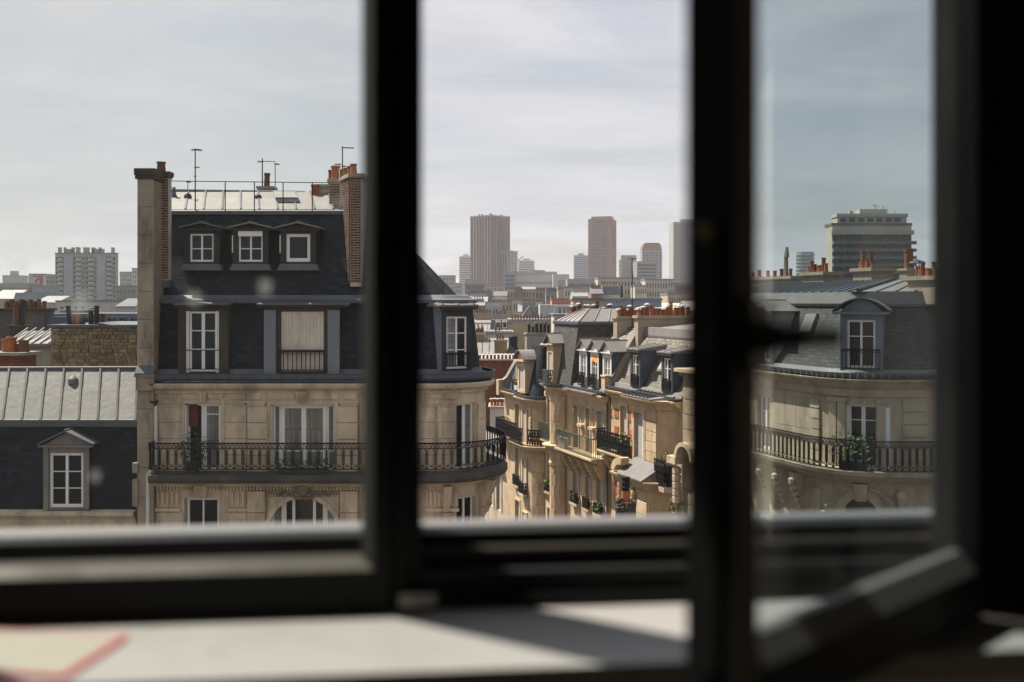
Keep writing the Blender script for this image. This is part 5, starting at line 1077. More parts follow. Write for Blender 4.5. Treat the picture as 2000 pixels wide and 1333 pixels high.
ya, yb_ = G.Y(1029, sx + .4), G.Y(1080, sx + .4); zt = G.Z(650, sx, (ya + yb_)/2)
stack(ha, S(sx), S(sx + .4), ya, yb_, 14, zt - .1, render_, None, .1, .06, potrow(6, S(sx + .2), S(sx + .2), ya + .1, yb_ - .1, ('cowl',), [M('black_pot', (.02, .018, .018), .7)], 0, 1.05))
planter('red and yellow flowers in a box at the attic window of the bow fronted house', (F.ox + EX[0]*S(-12.6) - .939*.35, F.oy + EX[1]*S(-12.6) - .343*.35, ZA + .30), .6, .25, .25, SA, offwh, leaf, [(flower_r, -.08), (flower_y, .12)], .5, 130)
planter('terracotta planter on the bow fronted house balcony', (F.ox + EX[0]*S(-14.9) - .939*.3, F.oy + EX[1]*S(-14.9) - .343*.3, ZSA + .02), 1.3, .35, .75, SA, M('orange_pot', (.42, .12, .045), .8), leaf, None, .35, 150)
G = sfr(0)
def at(s, y, z): return (G.ox + EX[0]*s + .9391*y, G.oy + EX[1]*s + .3437*y, z)
planter('yellow green plant in a dark window box beside the round turret', at(-8.1, -.14, ZSB - 2.94), .6, .16, .18, SA, iron, leaf2, None, .5, 150)
planter('leafy dark green window box under the shuttered window next to the turret', at(-4.4, -.13, ZSB - 2.93), .6, .16, .18, SA, iron, leaf, None, .35, 130)
planter('bright green trailing window box beneath the end of the green balcony', at(-1.3, -.13, ZSB - 2.93), .75, .16, .2, SA, iron, leaf2, None, .4, 170)
planter('small pale green plants behind the green balcony railing', at(-4.75, -.6, ZSB + .02), .9, .25, .55, SA, offwh, leaf2, None, .5, 150)
planter('flowering plants along the black lacework balcony', at(2.4, -.45, ZS + .02), 1.3, .25, .55, SA, terra_d, leaf2, [(flower_y, -.2), (flower_r, .35)], .55, 220)

# ---------------------------------------------------------------- rounded corner house seen through the open sash (s 7 .. 17)
stone_p = M('stone_pale', (0.47, 0.385, 0.280), 0.9, var=0.2, scale=1.2, stain=0.55, staincol=(0.16, 0.125, 0.09), bump=0.25, bscale=9, objvar=0.07)
F = sfr(7.0); hd = F.root('apartment_house', 'rounded corner house with scrolled iron balcony and pale slate mansard behind open sash', 'building')
S = lambda s: s - 7.0
ZD = 17.42; ZSD = 14.42
RD = 2.0; XA = S(16.5); TA = -SA
path = [(S(9.0), 0), (XA, 0)] + arc_pts(XA, RD, RD, -pi/2, -pi/2 + TA, 12)[1:]
end = path[-1]; tail = (end[0] + cos(TA)*9, end[1] + sin(TA)*9)
path2 = path + [tail]
def cd(phi, out=0.0): a = radians(phi) - pi/2; return (XA + (RD + out)*cos(a), RD + (RD + out)*sin(a))
ops = [(S(12.75), S(13.55), ZSD, ZD - .95), (S(10.2), S(11.0), ZSD, ZD - .95), (S(12.75), S(13.55), ZSD - 3.6, ZSD - 1.2), (S(10.2), S(11.0), ZSD - 3.6, ZSD - 1.2)]
wmb = wall_mb(S(9.0), XA, 0, ZD, ops, 0, .25)
zw0, zw1 = ZSD, ZD - .85; zv0, zv1 = ZSD - 3.6, ZSD - 1.0
WH = 16
def arcd(p0, p1, z0, z1): wmb.sweep([cd(p0 + (p1 - p0)*i/5) for i in range(6)], [(0, z0), (0, z1)], False)
deg = TA*180/pi
arcd(0, 45 - WH, 0, ZD); arcd(45 + WH, deg, 0, ZD)
for a_, b_ in ((0, zv0), (zv1, zw0), (zw1, ZD)): arcd(45 - WH, 45 + WH, a_, b_)
for s in (-1, 1):
    p = cd(45 + s*WH); q_ = cd(45 + s*WH, -.35)
    for a_, b_ in ((zv0, zv1), (zw0, zw1)): wmb.quad((*p, a_), (*q_, a_), (*q_, b_), (*p, b_))
wmb.sweep([end, tail], [(0, 0), (0, ZD)], False)
wall = obj('wall', wmb, stone_p, hd)
hw = RD*sin(radians(WH))
wnd = window(hd, -hw + .14, hw - .02, zw0, zw1 - .03, 0, 2, (.75,), .08, white, rz=radians(45), origin=(*cd(45, -.26), 0), stile=.13)
obj('shutter', shutter_slats(-hw - .02, -hw + .16, -.02, zw0, zw1 - .05), white, hd, loc=(*cd(45, -.20), 0), rot=(0, 0, radians(45)))
sh = obj('shutter', shutter_slats(-hw + .03, hw - .03, .0, zv0, zv1 - .62), offwh, hd, loc=(*cd(45, -.22), 0), rot=(0, 0, radians(45)))
obj('fanlight', MB().quad((-hw, .06, zv1 - .62), (hw, .06, zv1 - .62), (hw, .06, zv1), (-hw, .06, zv1)).quad((-.03, .04, zv1 - .62), (.03, .04, zv1 - .62), (.03, .04, zv1), (-.03, .04, zv1)), pane_d, hd, loc=(*cd(45, -.22), 0), rot=(0, 0, radians(45)))
mb = MB(); n = 14
for i in range(n):
    t0, t1 = pi - pi*i/n, pi - pi*(i+1)/n; f = lambda t, R, Rz: (R*cos(t), zv1 - .62 + Rz*sin(t))
    p0, p1, q0, q1 = f(t0, hw, .62), f(t1, hw, .62), f(t0, hw + .30, .90), f(t1, hw + .30, .90)
    mb.hexa([(p0[0], -.10, p0[1]), (p1[0], -.10, p1[1]), (q1[0], -.04, q1[1]), (q0[0], -.04, q0[1])], [(p0[0], .1, p0[1]), (p1[0], .1, p1[1]), (q1[0], .1, q1[1]), (q0[0], .1, q0[1])])
    mb.quad((p0[0], .02, p0[1]), (p1[0], .02, p1[1]), (p1[0], .02, zv1 + .02), (p0[0], .02, zv1 + .02))
mb.hexa([(-.16, -.2, zv1 - .1), (.16, -.2, zv1 - .1), (.16, .1, zv1 - .1), (-.16, .1, zv1 - .1)], [(-.24, -.34, zv1 + .5), (.24, -.34, zv1 + .5), (.24, .1, zv1 + .5), (-.24, .1, zv1 + .5)])
for s in (-1, 1):
    for k in range(9): blob((s*(.3 + .13*k), -.12, zv1 + .32 - .018*k*k), .08, 1.2, .8, .8, 6)
obj('window_arch', mb, stone_p, hd, loc=(*cd(45, -.08), 0), rot=(0, 0, radians(45)))
for o in ops[:2]: window(hd, o[0] + .03, o[1] - .03, o[2], o[3], .14, 2, (.7,), .09, white, pane_m)
for o in ops[2:]: obj('shutter', shutter_slats(o[0] + .02, o[1] - .02, .12, o[2], o[3]), shut, hd)
# small window shutter on the far side of the corner, and grooved pier
k_ = cd(66, .02); obj('shutter', shutter_slats(-.2, .2, -.02, ZSD, ZD - .95), white, hd, loc=(*k_, 0), rot=(0, 0, radians(66)))
tdx, tdy = cos(TA), sin(TA)
for t in (.9,):
    for k in range(5): obj('stone_block', MB().box(-.42, .42, -.05, .02, ZSD + .25 + k*.42, ZSD + .62 + k*.42), stone_p, hd, loc=(end[0] + tdx*t, end[1] + tdy*t, 0), rot=(0, 0, TA))
stones(wall, S(13.75), S(16.0), ZSD, ZD - .85, 1.2, 1.15, 0, stone_p, d=.015)
for k in range(6): obj('stone_block', MB().box(S(16.05), S(16.55), -.07, .0, ZSD + .1 + k*.36, ZSD + .42 + k*.36), stone_p, hd)
obj('pilaster', MB().box(S(16.02), S(16.6), -.05, 0, 0, ZSD - .9), stone_p, hd)
for phi in (18, 27, 63):
    obj('pilaster', MB().box(-.14, .14, -.08, .03, ZSD, ZD - .8).box(-.19, .19, -.12, .03, ZD - .8, ZD - .66), stone_p, hd, loc=(*cd(phi), 0), rot=(0, 0, radians(phi)))
obj('cornice', MB().sweep(path2, [(0, ZD - .62), (.06, ZD - .60), (.07, ZD - .36), (.14, ZD - .32), (.34, ZD - .12), (.44, ZD - .06), (.46, ZD), (-.3, ZD + .04)]), stone_p, hd)
gutter_line(hd, path2, ZD + .05)
mans = obj('roof', MB().sweep(path2, [(-.1, ZD + .1), (-1.15, ZD + 2.55)], False), slate_m, hd)
obj('zinc_band', MB().sweep(path2, [(.1, ZD + .12), (-.05, ZD + .3), (-.3, ZD + .32)], False), zinc, hd)
obj('zinc_band', MB().sweep(path2, [(-1.02, ZD + 2.42), (-.98, ZD + 2.52), (-1.1, ZD + 2.92), (-1.4, ZD + 2.96)]), zinc, hd)
cor = (XA + RD*math.tan(TA/2), 0.0)
sp = [(S(7.0), 0), cor, (cor[0] + cos(TA)*10, cor[1] + sin(TA)*10)]
i0 = off(sp, -1.12); i1 = off(sp, -5.2); zq0, zq1 = ZD + 2.93, ZD + 3.42
top = obj('roof', MB().quad((*i0[0], zq0 - .05), (*i0[1], zq0 - .05), (*i1[1], zq1 - .05), (*i1[0], zq1 - .05)).quad((*i0[1], zq0 - .05), (*i0[2], zq0 - .05), (*i1[2], zq1 - .05), (*i1[1], zq1 - .05)), zinc, hd)
zinc_slope(top, [(*i0[0], zq0), (*i0[1], zq0), (*i1[1], zq1), (*i1[0], zq1)], 20, zinc_b, lead, .03)
zinc_slope(top, [(*i0[1], zq0), (*i0[2], zq0), (*i1[2], zq1), (*i1[1], zq1)], 14, zinc, zinc, .03)
obj('hip_roll', MB().cyl((*i0[1], zq0 + .05), (*i1[1], zq1 + .05), .06, .06, 8), zinc_d, top)
# dormers
dzl = ZD + .25
ad = dormer(hd, (*cd(45, -.12), dzl), radians(45), 1.35, 2.0, 1.3, (-.45, .45, .1, 1.72), 'arch', .42, .24, greyp, lead, greyp, white, 2, (.66,), pane_d, fw=.07)
obj('guard_rail', railing_mb(MB(), [(-.6, -.14), (.6, -.14)], .1, .72, 'bars', .13, .012), iron, ad)
dormer(hd, (S(13.1), .0, dzl), 0, 1.3, 1.95, 1.5, (-.45, .45, .1, 1.72), 'hip', .45, .25, greyp, zinc, M('pale_cheek', (.45, .43, .40), .8), white, 3, (), pane_m, slope=1)
dormer(hd, (S(9.8), .0, dzl), 0, 1.3, 1.95, 1.5, (-.45, .45, .1, 1.72), 'hip', .45, .25, greyp, zinc, greyp, white, 2, (), pane_m, slope=1)
obj('roof_window', MB().hexa([(S(14.6), .55, ZD + 1.5), (S(15.2), .55, ZD + 1.5), (S(15.2), .7, ZD + 1.5), (S(14.6), .7, ZD + 1.5)], [(S(14.6), .85, ZD + 2.15), (S(15.2), .85, ZD + 2.15), (S(15.2), 1.0, ZD + 2.15), (S(14.6), 1.0, ZD + 2.15)]), zinc, hd)
# balcony
bal = obj('balcony', MB().sweep(path2, [(0, ZSD - .45), (.35, ZSD - .42), (.55, ZSD - .28), (.70, ZSD - .16), (.74, ZSD - .02), (0, ZSD)]), stone_p, hd)
rp3 = off(path2, .66)
for a_, b_ in ((0, 2), (1, len(rp3) - 1), (len(rp3) - 2, len(rp3))): obj('railing', railing_mb(MB(), rp3[a_:b_], ZSD + .04, ZSD + 1.0, 'ornate', .24, .0095), iron, bal)
for s_ in (9.6, 10.6, 11.6, 12.6, 13.6, 14.6, 15.6): x = S(s_); mb = MB(); mb.hexa([(x - .12, -.12, ZSD - 1.7), (x + .12, -.12, ZSD - 1.7), (x + .12, 0, ZSD - 1.7), (x - .12, 0, ZSD - 1.7)], [(x - .15, -.55, ZSD - .44), (x + .15, -.55, ZSD - .44), (x + .15, 0, ZSD - .44), (x - .15, 0, ZSD - .44)]); [blob((x, -.5 + .1*k, ZSD - .75 - .22*k), .16 - .01*k, 1, 1, 1, 7) for k in range(5)]; obj('corbel', mb, stone_p, hd)
obj('carved_frieze', MB().sweep([(S(12.6), 0), (S(16.0), 0)], [(0, ZSD - 3.3), (.14, ZSD - 3.26), (.16, ZSD - 2.75), (.22, ZSD - 2.7), (0, ZSD - 2.66)]), stone_p, hd)
obj('mask_keystones', (lambda: (globals().__setitem__('mb', MB()), [blob((0, -.12, ZSD - .9 - .2*k), .2 - .03*k, 1, .7, 1.2, 8) for k in range(4)], mb)[2])(), stone_p, hd, loc=(end[0] + tdx*.4, end[1] + tdy*.4, 0), rot=(0, 0, TA))
for t in (.5, 2.2): obj('string_course', MB().box(-.8, .8, -.08, .02, ZSD - 1.5, ZSD - 1.38), stone_p, hd, loc=(end[0] + tdx*t, end[1] + tdy*t, 0), rot=(0, 0, TA))
# chimney stacks
def xy_stack(pl, pm, pr, py0, y, pots, m=render_t):
    xm = F.X(pm, y); xl_ = F.X(pl, y); yr_ = F.Y(pr, xm); zt = F.Z(py0, xm, y)
    n, kinds = pots
    return stack(hd, xl_, xm, y, yr_, ZD + 2.5, zt - .12, m, None, .14, .10, potrow(n, xl_ + .1, xm - .1, y + .25, y + .25, kinds, [terra, terra, terra_d], .05, .8))
xy_stack(1567, 1608, 1640, 532, 5.0, (7, ('plain', 'tall', 'plain', 'plain')))
xy_stack(1666, 1702, 1742, 524, 5.5, (6, ('plain', 'tall', 'plain')))
xy_stack(1773, 1826, 1850, 540, 3.2, (7, ('plain', 'plain', 'tall')))
xy_stack(1440, 1545, 1565, 540, 7.0, (7, ('plain',)), render_)
xs = F.X(1756, 5.5); stack(hd, xs, xs + .4, 5.5, 6.1, ZD + 2.5, F.Z(530, xs, 5.5), render_t, None, .1, .06, [(xs + .25, 5.75, 'plain', terra_d, 1.5, 1.0)])
obj('tall_flue', MB().cyl((F.X(1535, 7.2), 7.2, F.Z(540, F.X(1535, 7.2), 7.2)), (F.X(1535, 7.2), 7.2, F.Z(503, F.X(1535, 7.2), 7.2)), .12, .10, 8).cyl((F.X(1536, 7.2), 7.2, F.Z(503, F.X(1535, 7.2), 7.2)), (F.X(1536.5, 7.2), 7.2, F.Z(483, F.X(1535, 7.2), 7.2)), .14, .07, 8), render_, hd)
xs = F.X(1791, 4.5); mb = MB().lathe([(.3, .1), (.25, .16), (0, .25)], (xs, 4.5, F.Z(520, xs, 4.5)), 10); [mb.bar((xs + .15*cos(k*2.1), 4.5 + .15*sin(k*2.1), F.Z(525, xs, 4.5)), (xs + .25*cos(k*2.1), 4.5 + .25*sin(k*2.1), F.Z(520, xs, 4.5) + .12), .015) for k in range(3)]
obj('chimney_cowl', mb, zinc_d, hd)
planter('dark green bush behind the rounded corner balcony railing', (F.ox + EX[0]*cd(40, .35)[0] + .9391*cd(40, .35)[1], F.oy + EX[1]*cd(40, .35)[0] + .3437*cd(40, .35)[1], ZSD + .01), .9, .4, .3, SA + .7, zinc_d, leaf, None, .9, 420)
# projecting pier bay at the house's far end
py_ = -1.0
p0_ = F.X(1334, py_); p1_ = p0_ + 1.9; PS = lambda s: s - 7.15 + p0_
pr = obj('pier_bay', MB().box(p0_, p1_, py_, .3, 0, 16.95), stone_p, hd)
stones(pr, p0_ + .02, p1_ - .1, 5.5, 16.6, .62, 1.75, py_, stone_p, d=.05, gap=.04)
obj('capital', MB().box(p0_ - .1, p1_ + .1, py_ - .12, .35, 16.952, 17.1).box(p0_ - .25, p1_ + .2, py_ - .3, .4, 17.11, 17.25), stone_p, pr)
mb = MB(); cc = p0_ + .9
for i in range(8):
    t0, t1 = pi*.0 + pi*i/8, pi*(i+1)/8; R1, R2 = .72, .55
    mb.hexa([(cc - R1*cos(t0), py_ - .55, 13.6 + R1*sin(t0)), (cc - R1*cos(t1), py_ - .55, 13.6 + R1*sin(t1)), (cc - R2*cos(t1), py_ - .55, 13.6 + R2*sin(t1)), (cc - R2*cos(t0), py_ - .55, 13.6 + R2*sin(t0))], [(cc - R1*cos(t0), py_, 13.6 + R1*sin(t0)), (cc - R1*cos(t1), py_, 13.6 + R1*sin(t1)), (cc - R2*cos(t1), py_, 13.6 + R2*sin(t1)), (cc - R2*cos(t0), py_, 13.6 + R2*sin(t0))])
mb.box(cc - 1.4, cc - .7, py_ - .5, py_, 13.3, 13.6)
for k in range(5): blob((cc - 1.0, py_ - .25, 13.0 - .3*k), .22, 1, 1, 1, 7)
obj('arched_pediment', mb, stone_p, pr)
ivy = thing('ivy', 'trailing ivy hanging from the small balcony by the stone pier', 'ivy', at(7.0 + p0_ - .2, -1.2, 8.5), SA)
mb = MB()
for k in range(9): leaves_mb(mb, (random.uniform(-.25, .3), random.uniform(-.1, .1), 3.1 - k*.32), .3 - .015*k, 60, .06)
obj('leaves', mb, leaf, ivy); obj('stem', MB().tube([(0, .1, 0), (.1, .08, 1.5), (-.05, .1, 3.2)], .02, 5), soil, ivy)
br2 = obj('balcony', MB().box(S(6.2), S(7.14), -.95, 0, 11.75, 11.95), stone_p, hd)
obj('railing', railing_mb(MB(), [(S(6.2), -.9), (S(7.1), -.9)], 12.0, 13.1, 'lace', .16, .013), iron, br2)
planter('yellow green plant on the little balcony next to the stone pier', at(6.8, -.5, 11.95), .5, .3, .9, SA, iron, leaf2, None, .6, 160)

# ================================================================== the city behind
def far(px, py, D): return ((px - 1000)/FP*D, D, H - (py - HY)*D/FP)
def win_grid(x0, x1, z0, z1, cols, rows, fx=.5, fz=.55):
    out = []
    for c in range(cols):
        for r in range(rows):
            w = (x1 - x0)/cols; h = (z1 - z0)/rows; xc = x0 + w*(c + .5); zc = z0 + h*(r + .5); out.append((xc - w*fx/2, xc + w*fx/2, zc - h*fz/2, zc + h*fz/2))
    return out
def far_panes(ops, y, m=None, lintel=None):
    mb = MB()
    for a, b, c, d in ops: mb.quad((a, y, c), (b, y, c), (b, y, d), (a, y, d))
    return mb
def pots_mb(x0, x1, y, z, n, r=.13, h=.55):
    mb = MB()
    for i in range(n): x = x0 + (x1 - x0)*(i + .5)/n; hh = h*random.uniform(.8, 1.3); mb.cyl((x, y, z), (x, y, z + hh), r, r*.85, 7)
    return mb
def town(name, label, cat, px0, px1, py_e, py_r, D, depth=10, wall=None, roof='flat', cols=0, rows=0, roofm=None, rz=0.0, pots=0, wz=(None, None), potm=None, fx=.42, fz=.55, pane=None, zmin=0.0, stackm=None, ridge_y=None):
    X0, X1 = (px0 - 1000)/FP*D, (px1 - 1000)/FP*D; w = X1 - X0
    t = thing(name, label, cat, ((X0 + X1)/2, D, 0), rz)
    ze, zr = H - (py_e - HY)*D/FP, H - (py_r - HY)*D/FP
    a, b = -w/2, w/2; wall = wall or render_
    ops = win_grid(a + w*.05, b - w*.05, wz[0] if wz[0] is not None else max(zmin, ze - 3.1*rows), wz[1] if wz[1] is not None else ze - .3, cols, rows, fx, fz) if cols else []
    mb = wall_mb(a, b, zmin, ze, ops, 0, .18)
    mb.quad((b, 0, zmin), (b, depth, zmin), (b, depth, ze), (b, 0, ze)); mb.quad((a, depth, zmin), (a, 0, zmin), (a, 0, ze), (a, depth, ze)); mb.quad((b, depth, zmin), (a, depth, zmin), (a, depth, ze), (b, depth, ze))
    roofm = roofm or zinc; rm = MB(); ry = ridge_y or depth*.5
    if roof == 'flat': mb.quad((a, 0, ze), (b, 0, ze), (b, depth, ze), (a, depth, ze)); rm.box(a - .15, b + .15, -.15, depth + .1, ze + .004, max(zr, ze + .12))
    elif roof == 'side':
        rm.hexa([(a - .1, -.25, ze), (b + .1, -.25, ze), (b + .1, ry, zr - .1), (a - .1, ry, zr - .1)], [(a - .1, -.25, ze + .12), (b + .1, -.25, ze + .12), (b + .1, ry, zr), (a - .1, ry, zr)])
        rm.quad((b + .1, ry, zr), (a - .1, ry, zr), (a - .1, depth, ze), (b + .1, depth, ze)); mb.poly([(a, 0, ze), (a, ry, zr - .05), (a, depth, ze)]); mb.poly([(b, 0, ze), (b, ry, zr - .05), (b, depth, ze)])
    elif roof == 'gable':
        rm.hexa([(a - .2, -.2, ze), (0, -.2, zr - .1), (0, depth, zr - .1), (a - .2, depth, ze)], [(a - .2, -.2, ze + .12), (0, -.2, zr), (0, depth, zr), (a - .2, depth, ze + .12)])
        rm.hexa([(0, -.2, zr - .1), (b + .2, -.2, ze), (b + .2, depth, ze), (0, depth, zr - .1)], [(0, -.2, zr), (b + .2, -.2, ze + .12), (b + .2, depth, ze + .12), (0, depth, zr)]); mb.poly([(a, 0, ze), (b, 0, ze), (0, 0, zr - .05)])
    elif roof == 'mans':
        i = min(.9, (zr - ze)*.35); rm.hexa([(a, 0, ze + .1), (b, 0, ze + .1), (b, depth, ze + .1), (a, depth, ze + .1)], [(a + i*.3, i, zr), (b - i*.3, i, zr), (b - i*.3, depth - i, zr), (a + i*.3, depth - i, zr)]); mb.box(a - .15, b + .15, -.25, .0, ze - .2, ze + .1)
    elif roof == 'pyramid': rm.add([(a, 0, ze), (b, 0, ze), (b, depth, ze), (a, depth, ze), (0, depth/2, zr)], [(0, 1, 4), (1, 2, 4), (2, 3, 4), (3, 0, 4)])
    obj('wall', mb, wall, t); rf_ = obj('roof', rm, roofm, t)
    if ops: stuff(obj('window_rows', far_panes(ops, .16), pane or pane_f, t))
    if pots:
        st = obj('chimney_stack', MB().box(a + w*.08, b - w*.08, depth*.45, depth*.45 + .6, ze - .5, zr + .5).box(a + w*.08 - .1, b - w*.08 + .1, depth*.45 - .1, depth*.45 + .7, zr + .503, zr + .65), stackm or wall, t)
        stuff(obj('chimney_pots', pots_mb(a + w*.1, b - w*.1, depth*.45 + .3, zr + .65, pots), potm or terra_d, st))
    t['ze'] = ze; return t, a, b, ze, zr
col = {}
def pal(name, c, **k): return M('wall_' + name, c, .9, var=.12, scale=.35, stain=.25, **k)
cream_w = pal('cream', (.43, .39, .32)); white_w = pal('white', (.46, .445, .42)); grey_w = pal('grey', (.255, .25, .245)); tan_w = pal('tan', (.40, .33, .25)); pink_w = pal('pink', (.52, .42, .36)); buff_w = pal('buff', (.44, .37, .25)); dark_w = pal('dark', (.15, .145, .14)); blue_w = pal('blue', (.235, .27, .31)); conc = pal('concrete', (.31, .30, .285)); red_w = pal('redbrown', (.22, .10, .085)); brown_w = pal('brown', (.23, .15, .11)); og_w = pal('orange', (.50, .22, .12))
slate_f = M('slate_far', (.10, .105, .115), .7, var=.25, scale=.5); zinc_f = M('zinc_far', (.20, .205, .215), .6, metal=.1, var=.15, scale=.4)

# ---- left of the chimneyed house, near rooftops
t, a, b, ze, zr = town('rubble_house', 'rubble stone gable wall with black chimney pots behind the zinc roof', 'building', 100, 275, 640, 637, 44, 8, joint, 'flat', roofm=lead)
x195 = (195 - 187.5)/FP*44
random.seed(3)
wl_ = [o for o in t.children if o.name.startswith('wall')][0]
z = H - (722 - HY)*44/FP
while z < ze - .05:
    hh = random.uniform(.10, .19); x = a + random.uniform(0, .1)
    while x < b - .1:
        w = random.uniform(.16, .42)
        put('stone', dressed(rubble), wl_, (x + w/2, random.uniform(-.004, .01), z + hh/2), (random.uniform(-.03, .03), random.uniform(-.05, .05), random.uniform(-.06, .06)), (w - .03, random.uniform(.04, .09), hh - .025)); x += w
    z += hh
st = [o for o in t.children if o.name.startswith('roof')][0]
obj('sloped_coping', MB().hexa([(x195, -.2, ze + .13), (b, -.2, ze - .25), (b, 1.2, ze - .25), (x195, 1.2, ze + .13)], [(x195, -.2, ze + .22), (b, -.2, ze - .1), (b, 1.2, ze - .1), (x195, 1.2, ze + .22)]), lead, t)
blackp = MATS['black_pot']
for px, k, m in ((120, 'tall', blackp), (130, 'plain', terra_d), (138, 'plain', terra), (146, 'plain', blackp), (163, 'cowl', blackp), (174, 'tall', blackp), (185, 'plain', terra_d)):
    pot(t, (px - 187.5)/FP*44, .8, ze + .1, k, m, 1.0, 1.0)
town('zinc_roofed_house', 'small house with pale zinc roof beside the rubble gable', 'building', 18, 101, 676, 649, 46, 4, render_, 'side', ridge_y=1.8, roofm=zinc)
o = bpy.data.objects['zinc_roofed_house']; rr = [c for c in o.children if c.name.startswith('roof')][0]
for k in range(6): x = -.98 + k*.39; obj('seam', MB().bar((x, -.25, o['ze'] + .14), (x, 1.8, o['ze'] + .64 + .14), .03), lead, rr)
t, a, b, ze, zr = town('chimney_wall', 'broad dark soot stained chimney wall topped by nine clay pots', 'chimney', -60, 86, 607, 605, 55, 1.2, dark_rd, 'flat', roofm=sooty)
for k in range(9): pot(t, a + (b - a)*(.44 + .062*k), .6, zr + .02, 'plain', terra_d, 1.0, .9 + .2*(k % 2))
obj('flashing', MB().box(b + .02, b + 1.7, .2, 1.0, ze - 3.4, ze - .35), zinc_b, t)
t, a, b, ze, zr = town('chimney_wall', 'narrow blackened chimney with tall dark pot before the soot stained wall', 'chimney', 20, 44, 640, 638, 50, .7, M('black_render', (.06, .05, .045), .95, var=.4), 'flat', roofm=sooty)
pot(t, -.12, .3, zr, 'tall', terra_d, 1.5, .9); pot(t, .12, .35, zr, 'tall', blackp, 1.2, 1.3)
t, a, b, ze, zr = town('chimney_wall', 'short brick chimney with fat orange pots at the zinc roof edge', 'chimney', -30, 46, 695, 692, 37, 1.0, brickw, 'flat', roofm=render_)
for px, s_ in ((2, 1.4), (12, 1.6), (25, .9), (34, 1.3), (40, 1.2)): pot(t, (px - 8)/FP*37, .4, zr + .02, 'plain', terra if px < 20 else terra_d, s_, .75)
t, a, b, ze, zr = town('slate_house', 'long blue grey mansard house behind the rubble gable', 'building', 60, 285, 650, 613, 70, 9, zinc_b, 'mans', 9, 1, zinc_b, wz=(17.9, 19.0), fx=.6, fz=.75)
tag(obj('roof_terrace', MB().lathe([(0, 0), (1.1, 0), (1.32, .18), (1.36, .28), (1.28, .28), (1.2, .2), (0, .2)], far(155, 612, 76), 24).lathe([(.9, -1.2), (.9, 0)], far(155, 612, 76), 16), white_w), 'round white rimmed roof platform above the blue grey mansard', 'platform')
for (nm, lb, a_) in (
    ('gabled_house', 'pale gabled house with dark slate roof beside the stone pier', (226, 264, 600, 583, 180, 12, white_w, 'side', 4, 2, slate_f)),
    ('flat_roofed_house', 'low white flat roofed block below the balconied tower', (110, 200, 590, 587, 200, 12, white_w, 'flat', 6, 2)),
    ('town_house', 'cream house with small windows left of the low white block', (68, 112, 592, 578, 210, 12, cream_w, 'side', 5, 2, zinc_f)),
    ('town_house', 'grey roofed house just above the nine clay pots', (25, 72, 592, 572, 230, 12, grey_w, 'mans', 5, 2, zinc_f)),
    ('town_house', 'tan house at the picture edge above the soot stained chimney wall', (-20, 28, 585, 566, 260, 14, tan_w, 'side', 4, 2, zinc_f)),
    ('apartment_block', 'dark gridded apartment block beside the balconied tower', (226, 266, 561, 558, 380, 14, grey_w, 'flat', 7, 4)),
    ('stepped_block', 'stepped grey terrace block under the far grey box tower', (-20, 56, 562, 553, 420, 14, grey_w, 'mans', 9, 2, zinc_f)),
    ('apartment_block', 'plain grey slab in front of the mural building', (62, 92, 560, 558, 420, 12, blue_w, 'flat', 0, 0)),
    ('apartment_block', 'grey rendered block between mural building and balconied tower', (90, 112, 543, 540, 460, 14, conc, 'flat', 5, 6)),
    ('tower_block', 'far grey box tower with small roof hut at the horizon', (5, 37, 540, 538, 900, 18, grey_w, 'flat', 0, 0)),
    ('tower_block', 'far pale ribbed tower just beside the stone pier', (234, 258, 534, 531, 700, 20, conc, 'flat', 6, 12)),
    ('tower_block', 'pale narrow tower half hidden by the stone pier', (258, 275, 526, 524, 560, 20, white_w, 'flat', 4, 14))):
    random.seed(hash(lb) % 1000 if False else len(lb)); town(nm, lb, 'building', *a_[:6], a_[6], a_[7], a_[8], a_[9], a_[10] if len(a_) > 10 else None)
p = far(21, 538, 900); o = [q for q in bpy.data.objects if q.get('label', '').startswith('far grey box')][0]; obj('roof_hut', MB().box(-2.5, 3, 4, 9, p[2], p[2] + 4), grey_w, o)
# mural building
t, a, b, ze, zr = town('mural_building', 'pale building with red framed painted wall beside the balconied tower', 'building', 57, 84, 537, 535, 480, 14, white_w, 'flat')
obj('painted_frame', MB().box(a, a + .35, -.12, 0, ze - 8, ze).box(b - 1.6, b, -.12, 0, ze - 6.5, ze - .4).box(a + 1.8, b - 1.6, -.12, 0, ze - 1.1, ze - .4), M('mural_red', (.36, .06, .07), .8), t)
obj('painted_figure', MB().hexa([(a + 2.6, -.06, ze - 3.6), (a + 3.3, -.06, ze - 4.0), (a + 3.3, 0, ze - 4.0), (a + 2.6, 0, ze - 3.6)], [(a + 4.4, -.06, ze - 1.2), (a + 5.2, -.06, ze - 1.5), (a + 5.2, 0, ze - 1.5), (a + 4.4, 0, ze - 1.2)]), M('mural_blue', (.05, .06, .09), .8), t)
# the big balconied tower block
D = 450; t, a, b, ze, zr = town('tower_block', 'broad grey tower block with white balconies and roof flues', 'building', 108, 226, 496, 494, D, 3.0, conc, 'flat')
nfl = 12; fh = 2.25*1.02
for cxx in (-.40, -.10, .105, .40):
    xc = cxx*(b - a)
    rec = MB()
    for f in range(16):
        z1 = ze - 1.2 - f*2.15; put('balcony', unit(white_w), t, (xc, -.5, z1 - 1.4), (0, 0, 0), (2.3, .9, .85))
        for s in (-1, 1): put('window', unit(pane_f), t, (xc + s*2.0, -.03, z1 - .9), (0, 0, 0), (.9, .12, 1.1))
        put('window', unit(pane_f), t, (xc, -.03, z1 - .75), (0, 0, 0), (1.9, .1, .8))
for xc in (-.27, .27): obj('wall_fin', MB().box(xc*(b - a) - 2.0, xc*(b - a) + 2.0, -.8, .0, 0, ze - .6), pal('fin', (.33, .345, .37)), t)
